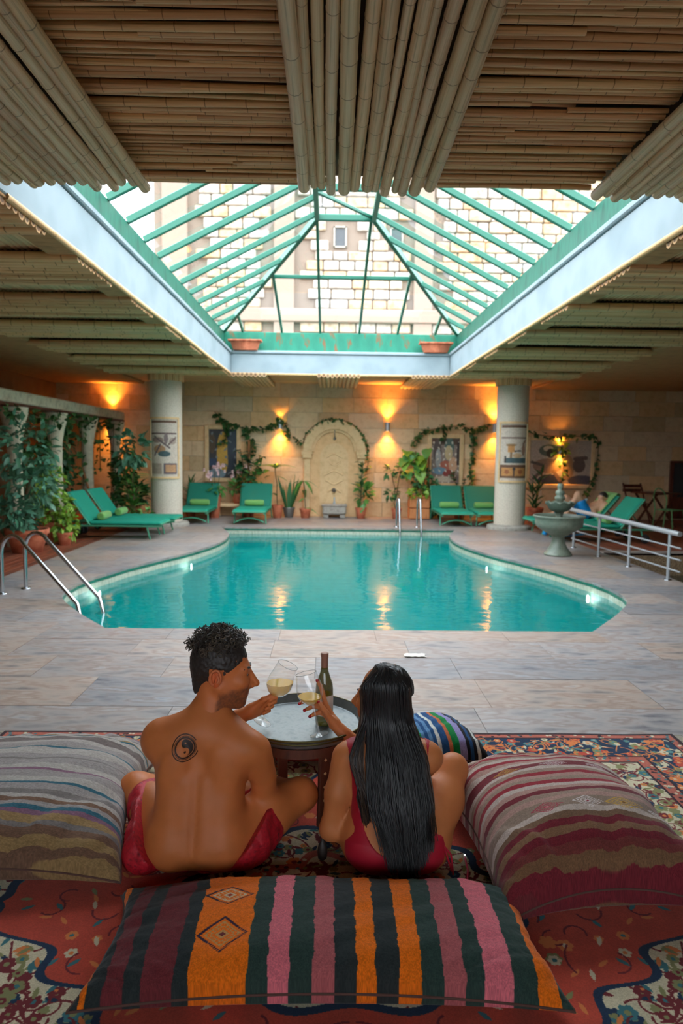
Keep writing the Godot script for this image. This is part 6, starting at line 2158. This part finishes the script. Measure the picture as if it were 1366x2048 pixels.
func cloth_mat(nm: String, t: Texture2D) -> StandardMaterial3D:
	var m := mat(nm, Color.WHITE, 0.95, 0.0, 0.2)
	m.albedo_texture = t
	m.rim_enabled = true; m.rim = 0.25
	m.heightmap_enabled = true
	m.heightmap_texture = M.weave
	m.heightmap_scale = 0.25
	return m

func cushion(label: String, at: Vector3, turn: float, a: float, b: float, h: float, m: Material, sd: int, lean := 0.0, crease := 0.012) -> void:
	var t := thing("floor_cushion", label, "cushion", at, turn, "kilim floor cushions around the tray table")
	var nz := FastNoiseLite.new(); nz.seed = sd; nz.frequency = 1.0; nz.fractal_octaves = 3
	var N := 56
	var top := PackedVector3Array(); var bot := PackedVector3Array(); var seam := []
	for j in N + 1:
		for i in N + 1:
			var u := sin((i / float(N) - 0.5) * PI * 0.98) / sin(0.49 * PI)
			var v := sin((j / float(N) - 0.5) * PI * 0.98) / sin(0.49 * PI)
			u = lerpf(u, i / float(N) * 2 - 1, 0.35); v = lerpf(v, j / float(N) * 2 - 1, 0.35)
			var T := pow(maxf((1 - pow(absf(u), 2.4)) * (1 - pow(absf(v), 2.4)), 0.0), 0.42)
			var x := a * u * (1 - 0.09 * (1 - v * v) * u * u)
			var z := b * v * (1 - 0.09 * (1 - u * u) * v * v)
			var edge := maxf(absf(u), absf(v))
			var wr := nz.get_noise_2d(x * 3.0 + v * 2.0, z * 3.0) * 0.012 + nz.get_noise_2d(x * 9.0 * absf(v) + 20, z * 9.0 * absf(u)) * crease * smoothstep(0.35, 0.95, edge) * (1.0 - smoothstep(0.97, 1.0, edge))
			var s := h * (0.36 - 0.2 * u * u * v * v)
			var y1 := s + (h - s) * T * (1.0 + lean * v) + wr
			var y0 := maxf(s * (1 - pow(T, 0.6)), 0.0)
			if edge > 0.999: y1 = s; y0 = s
			top.append(Vector3(x, y1, z)); bot.append(Vector3(x, y0, z))
	var mb := MB.new()
	mb.grid(top, N + 1, N + 1, true)
	mb.grid(bot, N + 1, N + 1, false)
	for i in mb.v.size(): mb.uv[i] = Vector2(mb.v[i].x / a * 0.5 + 0.5, mb.v[i].z / b * 0.5 + 0.5)
	obj("cover", mb, m, t)
	var sm := MB.new()
	var path := []
	for i in N + 1: path.append(top[i])
	for j in range(1, N + 1): path.append(top[j * (N + 1) + N])
	for i in range(N - 1, -1, -1): path.append(top[N * (N + 1) + i])
	for j in range(N - 1, 0, -1): path.append(top[j * (N + 1)])
	path.append(top[0])
	sm.tube(path, 0.004, 5, false)
	obj("seam", sm, M.seam, t)

func rug() -> void:
	var W := 640; var H := 1000      # half the rug, mirrored
	var im := Image.create(W, H, false, Image.FORMAT_RGB8)
	var LX := 1.78; var LZ := 2.76
	var navy := S(30, 50, 74); var pink := S(168, 92, 76); var cream := S(196, 186, 156); var red := S(182, 72, 54); var dk := S(52, 36, 40); var teal := S(58, 110, 116); var olive := S(128, 128, 84); var orange := S(206, 120, 66); var wine := S(110, 40, 44)
	var q := RandomNumberGenerator.new(); q.seed = 77
	var nz := FastNoiseLite.new(); nz.seed = 5; nz.frequency = 0.02
	var zone := PackedByteArray(); zone.resize(W * H)
	var zone_of := func(X: float, Z: float) -> int:
		# X 0..LX from the middle, Z from the middle
		var e := minf(LX - X, LZ / 2 - absf(Z))
		if e < 0.02: return 0
		if e < 0.055: return 1
		if e < 0.065: return 2
		if e < 0.27: return 3
		if e < 0.28: return 2
		if e < 0.335: return 4
		if e < 0.345: return 2
		var aa := atan2(Z / 0.95, X / 1.45)
		var r := absf(X) / 1.2 + absf(Z) / 0.98 + 0.05 * cos(aa * 18.0)
		if r > 1.03: return 5
		if r > 1.0: return 6
		var rm := sqrt(pow(X / 0.56, 2) + pow(Z / 0.46, 2)) + 0.05 * cos(aa * 12.0)
		if rm > 1.0: return 7
		if rm > 0.94: return 6
		if rm > 0.62: return 8
		if rm > 0.54: return 4
		return 5
	var base := [dk, pink, dk, navy, pink, cream, navy, red, cream]
	for y in H:
		var Z := ((y + 0.5) / H - 0.5) * LZ
		for x in W:
			var X := LX * (x + 0.5) / W
			var k: int = zone_of.call(X, Z)
			zone[y * W + x] = k
			var c: Color = base[k]
			var s := 0.92 + 0.16 * q.randf() + 0.1 * nz.get_noise_2d(x, y)
			im.set_pixel(x, y, Color(c.r * s, c.g * s, c.b * s))
	# small woven motifs stamped inside each zone
	var dot := func(px: float, py: float, r: float, c: Color, only: int) -> void:
		for yy in range(int(py - r), int(py + r) + 1):
			for xx in range(int(px - r), int(px + r) + 1):
				if xx < 0 or yy < 0 or xx >= W or yy >= H: continue
				if Vector2(xx - px, yy - py).length() > r: continue
				if zone[yy * W + xx] == only: im.set_pixel(xx, yy, c)
	for i in 5200:
		var px := q.randf() * W; var py := q.randf() * H
		var k := zone[int(py) * W + int(px)]
		var pal := []
		match k:
			1, 4: pal = [dk, cream, teal]
			3: pal = [orange, cream, S(84, 130, 128), red, orange, cream, olive]
			5, 8: pal = [wine, olive, teal, orange, navy, olive, wine, olive]
			7: pal = [cream, olive, orange, teal] if q.randf() < 0.16 else []
		if pal.is_empty(): continue
		var c: Color = pal[q.randi() % pal.size()]
		var kind := q.randf()
		if k == 1 or k == 4:
			dot.call(px, py, 3.0, c, k)
		elif kind < 0.35:      # flower
			var r := q.randf_range(3.0, 6.5)
			for p in 6:
				dot.call(px + cos(p * 1.05) * r, py + sin(p * 1.05) * r, r * 0.62, c, k)
			dot.call(px, py, r * 0.55, pal[q.randi() % pal.size()], k)
		elif kind < 0.75:      # leaf
			var a := q.randf() * TAU
			for s in 7:
				var u := s / 6.0
				dot.call(px + cos(a) * u * 15, py + sin(a) * u * 15, 2.8 * sin(PI * (0.1 + 0.85 * u)), c, k)
		else:                  # scrolling stalk
			var a := q.randf() * TAU; var bend := q.randf_range(-0.2, 0.2)
			var P2 := Vector2(px, py)
			for s in 22:
				dot.call(P2.x, P2.y, 1.3, wine if k != 3 else orange, k)
				P2 += Vector2(cos(a), sin(a)) * 2.0
				a += bend
	var full := Image.create(W * 2, H, false, Image.FORMAT_RGB8)
	full.blit_rect(im, Rect2i(0, 0, W, H), Vector2i(W, 0))
	im.flip_x()
	full.blit_rect(im, Rect2i(0, 0, W, H), Vector2i(0, 0))
	var rm := mat("rug_pile", Color.WHITE, 1.0, 0.0, 0.1)
	rm.albedo_texture = ImageTexture.create_from_image(full)
	rm.rim_enabled = true; rm.rim = 0.3
	var t := thing("persian_rug", "large patterned oriental rug in red, navy and cream under the cushions", "rug", P(-0.11, 0, 2.15))
	var N := 40
	var nn := FastNoiseLite.new(); nn.seed = 9; nn.frequency = 1.2
	var pts := PackedVector3Array()
	for j in N + 1:
		for i in N + 1:
			var x := lerpf(-LX, LX, i / float(N)); var z := lerpf(-LZ / 2, LZ / 2, j / float(N))
			pts.append(Vector3(x, 0.012 + 0.003 * nn.get_noise_2d(x, z), z))
	var mb := MB.new()
	mb.grid(pts, N + 1, N + 1, true)
	mb.box(Vector3(0, 0.004, 0), Vector3(2 * LX - 0.004, 0.007, LZ - 0.004), 0.0)
	obj("pile", mb, rm, t)
	var fr := MB.new()
	for s in [-1.0, 1.0]:
		for i in 190:
			var z := lerpf(-LZ / 2, LZ / 2, (i + 0.5) / 190.0)
			fr.tube([Vector3(s * LX, 0.008, z), Vector3(s * (LX + 0.03), 0.006, z + q.randf_range(-0.008, 0.008)), Vector3(s * (LX + 0.055), 0.003, z + q.randf_range(-0.012, 0.012))], 0.0025, 4, false)
	tag(obj("fringe", fr, M.fringe, t), "", "", "", "stuff")

func table_things() -> void:
	var c := P(-0.292, 0, 2.778)
	var R := 0.252; var top := 0.37
	var t := thing("tray_table", "low round metal tray table on folding carved wooden legs", "table", c)
	var m := MB.new()
	m.lathe([Vector2(0.0, top - 0.012), Vector2(R - 0.012, top - 0.012), Vector2(R - 0.002, top - 0.002), Vector2(R + 0.012, top + 0.026), Vector2(R + 0.014, top + 0.03), Vector2(R + 0.008, top + 0.031), Vector2(R - 0.008, top + 0.001), Vector2(R - 0.016, top - 0.003), Vector2(0.0, top)], 64)
	obj("tray", m, M.tray_metal, t)
	var rim := MB.new()
	for k in 2:
		var path := []
		for i in 65:
			var a := TAU * i / 64.0
			var r := R + 0.012 - k * 0.006
			path.append(Vector3(cos(a) * r, top + 0.029 - 0.014 * k, sin(a) * r))
		rim.tube(path, 0.0045, 6, false)
	obj("embossed_rim", rim, M.tray_rim, t)
	var ring := MB.new()
	ring.lathe([Vector2(R - 0.03, top - 0.05), Vector2(R - 0.012, top - 0.05), Vector2(R - 0.012, top - 0.014), Vector2(R - 0.03, top - 0.014)], 48, Vector3.ZERO, Basis(), true)
	obj("apron", ring, M.carved_wood, t)
	for i in 6:
		var a := TAU * (i + 0.05) / 6.0
		var p0 := Vector3(cos(a) * 0.215, top - 0.02, sin(a) * 0.215)
		var p1 := Vector3(cos(a) * 0.2, 0.02, sin(a) * 0.2)
		var l := MB.new()
		l.bar(p0, p1, 0.045, 0.022, 0.004, Vector3(cos(a), 0, sin(a)))
		var lo := obj("leg", l, M.carved_wood, t)
		for k in 5:
			var d := MB.new()
			var nrm := Vector3(cos(a), 0, sin(a))
			d.lathe([Vector2(0.006, 0.0), Vector2(0.006, 0.002), Vector2(0.0, 0.003)], 8, p0.lerp(p1, 0.15 + 0.17 * k) + nrm * 0.011, Basis(Quaternion(Vector3.UP, nrm)))
			obj("inlay", d, M.inlay, lo)
	# bottle
	var b := thing("wine_bottle", "green glass white wine bottle standing on the tray", "bottle", P(-0.199, top + 0.001, 2.765))
	var bm := MB.new()
	bm.lathe([Vector2(0.0, 0.006), Vector2(0.032, 0.0), Vector2(0.036, 0.005), Vector2(0.037, 0.02), Vector2(0.037, 0.15), Vector2(0.034, 0.175), Vector2(0.025, 0.2), Vector2(0.017, 0.225), Vector2(0.0145, 0.245), Vector2(0.014, 0.3), Vector2(0.0, 0.3)], 32)
	obj("glass", bm, M.bottle_glass, b)
	var cp := MB.new()
	cp.lathe([Vector2(0.0148, 0.238), Vector2(0.0148, 0.285), Vector2(0.0162, 0.286), Vector2(0.0162, 0.3), Vector2(0.015, 0.303), Vector2(0.0, 0.303)], 24, Vector3.ZERO, Basis(), true)
	obj("capsule", cp, M.capsule, b)
	var lb := MB.new()
	lb.lathe([Vector2(0.0374, 0.045), Vector2(0.0374, 0.13)], 28)
	obj("paper_label", lb, M.label_paper, b)
	# glasses
	wine_glass("wine glass tilted in the man's hand", Vector3(-0.451, 0.405, -2.70), Vector3(-0.346, 0.645, -2.69), 0.105)
	wine_glass("wine glass in the woman's hand, foot on the tray", Vector3(-0.216, 0.384, -2.625), Vector3(-0.272, 0.625, -2.65), 0.06)
	# pink charging cable on the rug
	var cb := thing("charging_cable", "thin pink cable with small glowing tip on the rug", "cable", P(0.31, 0.016, 2.22))
	var cm := MB.new()
	cm.tube([Vector3(-0.02, 0.004, 0.06), Vector3(-0.01, 0.004, 0.0), Vector3(0.012, 0.004, -0.09), Vector3(0.016, 0.005, -0.16)], 0.0035, 6)
	obj("cord", cm, M.pink_cord, cb)
	var ct := MB.new()
	ct.box(Vector3(0.017, 0.006, -0.172), Vector3(0.01, 0.008, 0.02), 0.002)
	obj("plug", ct, M.petal, cb)
	var ld := MB.new()
	ld.lathe([Vector2(0.0025, 0.0), Vector2(0.0, 0.003)], 8, Vector3(0.017, 0.01, -0.174))
	obj("led", ld, M.pool_light_glow, cb)
	# scrap of paper on the paving
	var pp := PackedVector3Array()
	for j in 5:
		for i in 8: pp.append(Vector3((i - 3.5) * 0.022 + 0.01 * sin(j * 2.0), 0.004 + 0.006 * absf(sin(i * 1.3 + j)), (j - 2) * 0.02))
	var pm := MB.new(); pm.grid(pp, 8, 5, true)
	tag(obj("paper_scrap", pm, M.label_paper, self, P(0.46, 0.002, 4.95)), "crumpled white paper scrap on the paving before the pool", "paper")

func wine_glass(label: String, foot: Vector3, rim: Vector3, fill: float) -> void:
	var ax := (rim - foot).normalized()
	var H := foot.distance_to(rim)
	var t := thing("wine_glass", label, "glass", foot, 0.0, "two wine glasses being clinked")
	var q := Basis(Quaternion(Vector3.UP, ax))
	var prof := [Vector2(0.005, 0.118), Vector2(0.018, 0.124), Vector2(0.036, 0.137), Vector2(0.049, 0.155), Vector2(0.053, 0.172), Vector2(0.0515, 0.195), Vector2(0.046, 0.225), Vector2(0.0415, H)]
	var bowl := MB.new(); bowl.lathe(prof, 40, Vector3.ZERO, q)
	obj("bowl", bowl, M.clear_glass, t)
	var lip := MB.new()
	var ring := []
	for i in 41:
		var a := TAU * i / 40.0
		ring.append(q * Vector3(cos(a) * 0.0415, H, sin(a) * 0.0415))
	lip.tube(ring, 0.0009, 5, false)
	obj("rim", lip, M.glass_edge, t)
	var st := MB.new()
	st.lathe([Vector2(0.006, 0.006), Vector2(0.0042, 0.02), Vector2(0.0036, 0.07), Vector2(0.0042, 0.105), Vector2(0.007, 0.119)], 12, Vector3.ZERO, q)
	obj("stem", st, M.clear_glass_thick, t)
	var ft := MB.new()
	ft.lathe([Vector2(0.0, 0.0), Vector2(0.038, 0.0), Vector2(0.0385, 0.0012), Vector2(0.02, 0.0035), Vector2(0.006, 0.008)], 36, Vector3.ZERO, q)
	obj("foot", ft, M.clear_glass_thick, t)
	var fr := MB.new()
	ring = []
	for i in 41:
		var a := TAU * i / 40.0
		ring.append(q * Vector3(cos(a) * 0.038, 0.0006, sin(a) * 0.038))
	fr.tube(ring, 0.0008, 5, false)
	obj("foot_edge", fr, M.glass_edge, t)
	# wine with a level surface
	var w := MB.new()
	var n := 36; var rows := 9
	var lvl := (q * Vector3(0, 0.118 + fill * 0.62, 0)).y
	var pts := PackedVector3Array()
	for j in rows:
		for i in n + 1:
			var a := TAU * i / n
			var hi := 0.1185
			for s in 40:
				var hh := 0.1185 + s * 0.0024
				if (q * Vector3(cos(a) * rad_at(prof, hh), hh, sin(a) * rad_at(prof, hh))).y > lvl: break
				hi = hh
			var y := lerpf(0.1185, hi, j / float(rows - 1))
			var r := rad_at(prof, y) - 0.0012
			pts.append(q * Vector3(cos(a) * maxf(r, 0.001), y, sin(a) * maxf(r, 0.001)))
	w.grid(pts, n + 1, rows, true)
	var mid := Vector3.ZERO
	for i in n: mid += pts[(rows - 1) * (n + 1) + i] / n
	var s0 := w.vert(mid, Vector3.UP)
	for i in n + 1: w.vert(pts[(rows - 1) * (n + 1) + i], Vector3.UP)
	for i in n: w.tri(s0, s0 + 2 + i, s0 + 1 + i)
	tag(obj("wine", w, M.white_wine, t), "pale golden white wine")

func rad_at(prof: Array, y: float) -> float:
	for i in prof.size() - 1:
		if y <= prof[i + 1].y:
			return lerpf(prof[i].x, prof[i + 1].x, clampf((y - prof[i].y) / (prof[i + 1].y - prof[i].y), 0, 1))
	return prof[-1].x

func sitting_area() -> void:
	M.weave = noise_tex(121, 0.25, [Color(0.3, 0.3, 0.3), Color(0.8, 0.8, 0.8)], 2, 256, Vector2(1, 0.4))
	mat("seam", S(92, 64, 56), 0.95); mat("fringe", S(206, 198, 178), 0.95)
	tex_mat("tray_metal", noise_tex(131, 0.03, [S(104, 112, 114), S(128, 134, 134), S(116, 122, 122)], 4, 256), Vector3(3, 3, 3), 0.42).metallic = 0.5
	mat("tray_rim", S(92, 84, 44), 0.4, 0.7)
	tex_mat("carved_wood", noise_tex(133, 0.03, [S(58, 30, 20), S(96, 50, 32), S(78, 40, 26)], 3, 256, Vector2(1, 0.3)), Vector3(3, 3, 3), 0.6)
	mat("inlay", S(206, 170, 120), 0.3)
	var bg := mat("bottle_glass", Color(0.38, 0.37, 0.03, 0.8), 0.05); bg.transparency = BaseMaterial3D.TRANSPARENCY_ALPHA
	mat("capsule", S(150, 108, 92), 0.4, 0.2); mat("label_paper", S(214, 208, 196), 0.8)
	for e in [["clear_glass", 0.06], ["clear_glass_thick", 0.16]]:
		var g := mat(e[0], Color(0.92, 0.96, 0.97, e[1]), 0.02); g.transparency = BaseMaterial3D.TRANSPARENCY_ALPHA
	var ge := mat("glass_edge", Color(0.5, 0.55, 0.56, 0.6), 0.05); ge.transparency = BaseMaterial3D.TRANSPARENCY_ALPHA
	var ww := mat("white_wine", Color(0.93, 0.76, 0.2, 0.6), 0.03); ww.transparency = BaseMaterial3D.TRANSPARENCY_ALPHA
	mat("pink_cord", S(222, 50, 96), 0.5)
	rug()
	# kilim cushions
	var dk := S(48, 54, 54); var gb := S(50, 68, 62); var mr := S(112, 48, 52); var og := S(238, 116, 26); var rs := S(178, 96, 98); var pk := S(218, 114, 124)
	var px := [[289, og], [315, dk], [346, mr], [374, dk], [425, mr], [448, dk], [541, og], [572, gb], [607, pk], [645, gb], [679, rs], [715, dk], [746, og], [783, dk], [818, og], [853, gb], [888, rs], [919, gb], [965, pk], [1004, gb], [1038, og], [1060, gb]]
	var list := [[0.018, dk]]
	for e in px: list.append([(e[0] - 262.0) / 798.0, e[1]])
	var mo := [S(222, 196, 160), S(170, 70, 44), S(60, 44, 58)]
	cloth_mat("kilim_orange", stripes_tex(1, 640, 360, true, list, [[0.29, 0.42, 0.055, 0.1, mo], [0.29, 0.74, 0.055, 0.13, [S(206, 150, 90), S(120, 50, 50), S(60, 40, 60)]]], 0.006))
	var g1 := S(150, 142, 138); var g2 := S(120, 112, 108); var g3 := S(170, 162, 154); var mv := S(128, 92, 110); var oc := S(150, 122, 82); var tl := S(52, 96, 110); var br := S(116, 88, 70)
	var gl := []
	var cols := [g1, g3, mv, g1, g2, g3, oc, tl, g3, S(112, 100, 96), g3, g1, tl, g3, g1, g2, g1, g3, mv, g1, g3, tl, g1, g2, g3, br, g1, tl, mv, oc, g2, br, oc, br, oc]
	var wd := [5, 4, 2, 4, 1.5, 4, 1, 1.2, 3, 6, 3, 5, 1, 6, 4, 1.5, 5, 4, 1.5, 5, 4, 1.4, 4, 3, 2, 2, 2, 2, 2, 3, 2, 3, 3, 2, 4]
	var tot := 0.0
	for x in wd: tot += x
	var run := 0.0
	for i in cols.size():
		run += wd[i]; gl.append([run / tot, cols[i]])
	cloth_mat("kilim_grey", stripes_tex(2, 256, 640, false, gl, [], 0.006))
	var cr := S(150, 40, 52); var ps := S(176, 138, 126); var tn := S(156, 132, 116); var wn := S(118, 42, 50); var lt := S(190, 172, 160)
	var rl := []
	var rc := [cr, lt, cr, ps, wn, lt, tn, wn, ps, cr, tn, lt, cr, ps, lt, wn, wn, lt, tn, cr, ps, tn, cr, lt, ps, wn, tn, ps, S(146, 124, 108), S(146, 124, 108), lt, S(120, 92, 70), wn, S(134, 100, 74), wn, S(120, 60, 56), S(124, 92, 66), wn, mr]
	for i in rc.size(): rl.append([(i + 1.0) / rc.size(), rc[i]])
	var mA := [S(226, 214, 210), S(160, 60, 70), S(226, 214, 210)]; var mY := [S(206, 160, 70), S(120, 80, 40), S(206, 160, 70)]; var mP := [S(176, 56, 76), S(220, 180, 170), S(176, 56, 76)]
	cloth_mat("kilim_red", stripes_tex(3, 400, 640, false, rl, [[0.22, 0.2, 0.07, 0.022, mA], [0.5, 0.2, 0.08, 0.024, mY], [0.78, 0.2, 0.07, 0.022, mA], [0.25, 0.415, 0.08, 0.028, mY], [0.5, 0.415, 0.08, 0.03, mA], [0.76, 0.415, 0.08, 0.03, mA], [0.3, 0.75, 0.08, 0.03, mP], [0.5, 0.75, 0.08, 0.03, mA], [0.68, 0.75, 0.1, 0.036, mY], [0.88, 0.75, 0.08, 0.03, mA]], 0.004))
	var bl := S(40, 82, 128); var lb := S(96, 138, 178); var gn := S(22, 128, 66); var lv := S(150, 142, 190); var ww2 := S(214, 214, 206); var bk := S(36, 34, 38)
	var bb := []
	var bc := [bk, bl, gn, bl, ww2, bl, lb, gn, bl, lb, bl, lv, ww2, gn, lb, bl, lb, bl, ww2, bl, bl, orange_of(), gn, gn, lv, lv, bk, bl, bk, ww2, bk, bk, bk]
	for i in bc.size(): bb.append([(i + 1.0) / bc.size(), bc[i]])
	cloth_mat("kilim_blue", stripes_tex(4, 480, 240, true, bb, [], 0.003))
	cloth_mat("kilim_maroon", stripes_tex(5, 200, 200, false, [[0.2, mr], [0.35, bk], [0.6, S(140, 60, 54)], [0.75, bk], [1.0, S(150, 50, 40)]], [], 0.004))
	cushion("big black, orange and pink striped kilim cushion nearest in front", P(-0.19, 0.015, 1.9), 0.0, 0.665, 0.235, 0.17, M.kilim_orange, 11, 0.1, 0.014)
	cushion("big grey striped kilim cushion on the left of the rug", P(-1.475, 0.015, 2.6), 0.1, 0.56, 0.48, 0.27, M.kilim_grey, 12, -0.05, 0.02)
	cushion("big red and beige striped kilim cushion on the right of the rug", P(0.68, 0.015, 2.42), 0.1, 0.36, 0.42, 0.32, M.kilim_red, 13, 0.12, 0.022)
	cushion("blue, green and lilac striped cushion beyond the woman's knee", P(0.26, 0.015, 3.2), 0.28, 0.29, 0.2, 0.2, M.kilim_blue, 14)
	cushion("dark maroon and black striped cushion behind the tray table", P(-0.28, 0.015, 3.28), 0.0, 0.36, 0.18, 0.21, M.kilim_maroon, 15)
	table_things()

func orange_of() -> Color:
	return S(196, 110, 70)
func _ready() -> void:
	rng.seed = 20240611
	# camera, sky, exposure
	var cam := Camera3D.new()
	cam.name = "camera"
	cam.position = Vector3(-0.185, 1.5, 0.0)
	cam.rotation_degrees = Vector3(-4.98, -1.0, 0.7)
	cam.fov = 73.7
	var lens := CameraAttributesPhysical.new()
	lens.frustum_focal_length = 16.0
	lens.frustum_focus_distance = 2.45
	lens.exposure_aperture = 2.2
	cam.attributes = lens
	add_child(cam)
	cam.fov = 73.7
	cam.current = true
	var env := Environment.new()
	env.background_mode = Environment.BG_SKY
	var sky := Sky.new()
	var sm := ProceduralSkyMaterial.new()
	sm.sky_top_color = Color(0.9, 0.94, 0.98)
	sm.sky_horizon_color = Color(0.97, 0.98, 1.0)
	sm.ground_bottom_color = Color(0.5, 0.47, 0.42)
	sm.ground_horizon_color = Color(0.8, 0.82, 0.82)
	sm.sky_energy_multiplier = 1.0
	sky.sky_material = sm
	env.sky = sky
	env.tonemap_mode = Environment.TONE_MAPPER_LINEAR
	env.tonemap_exposure = 9.0
	env.sdfgi_enabled = true
	env.ssao_enabled = true
	env.ssil_enabled = true
	var we := WorldEnvironment.new()
	we.name = "environment"
	we.environment = env
	add_child(we)
	materials()
	ceiling_and_bamboo()
	skylight()
	facade()
	walls()
	floors()
	mosaics_and_columns()
	sconces()
	niche()
	furniture()
	fountain_and_rails()
	pergola()
	plants()
	sitting_area()
	people()
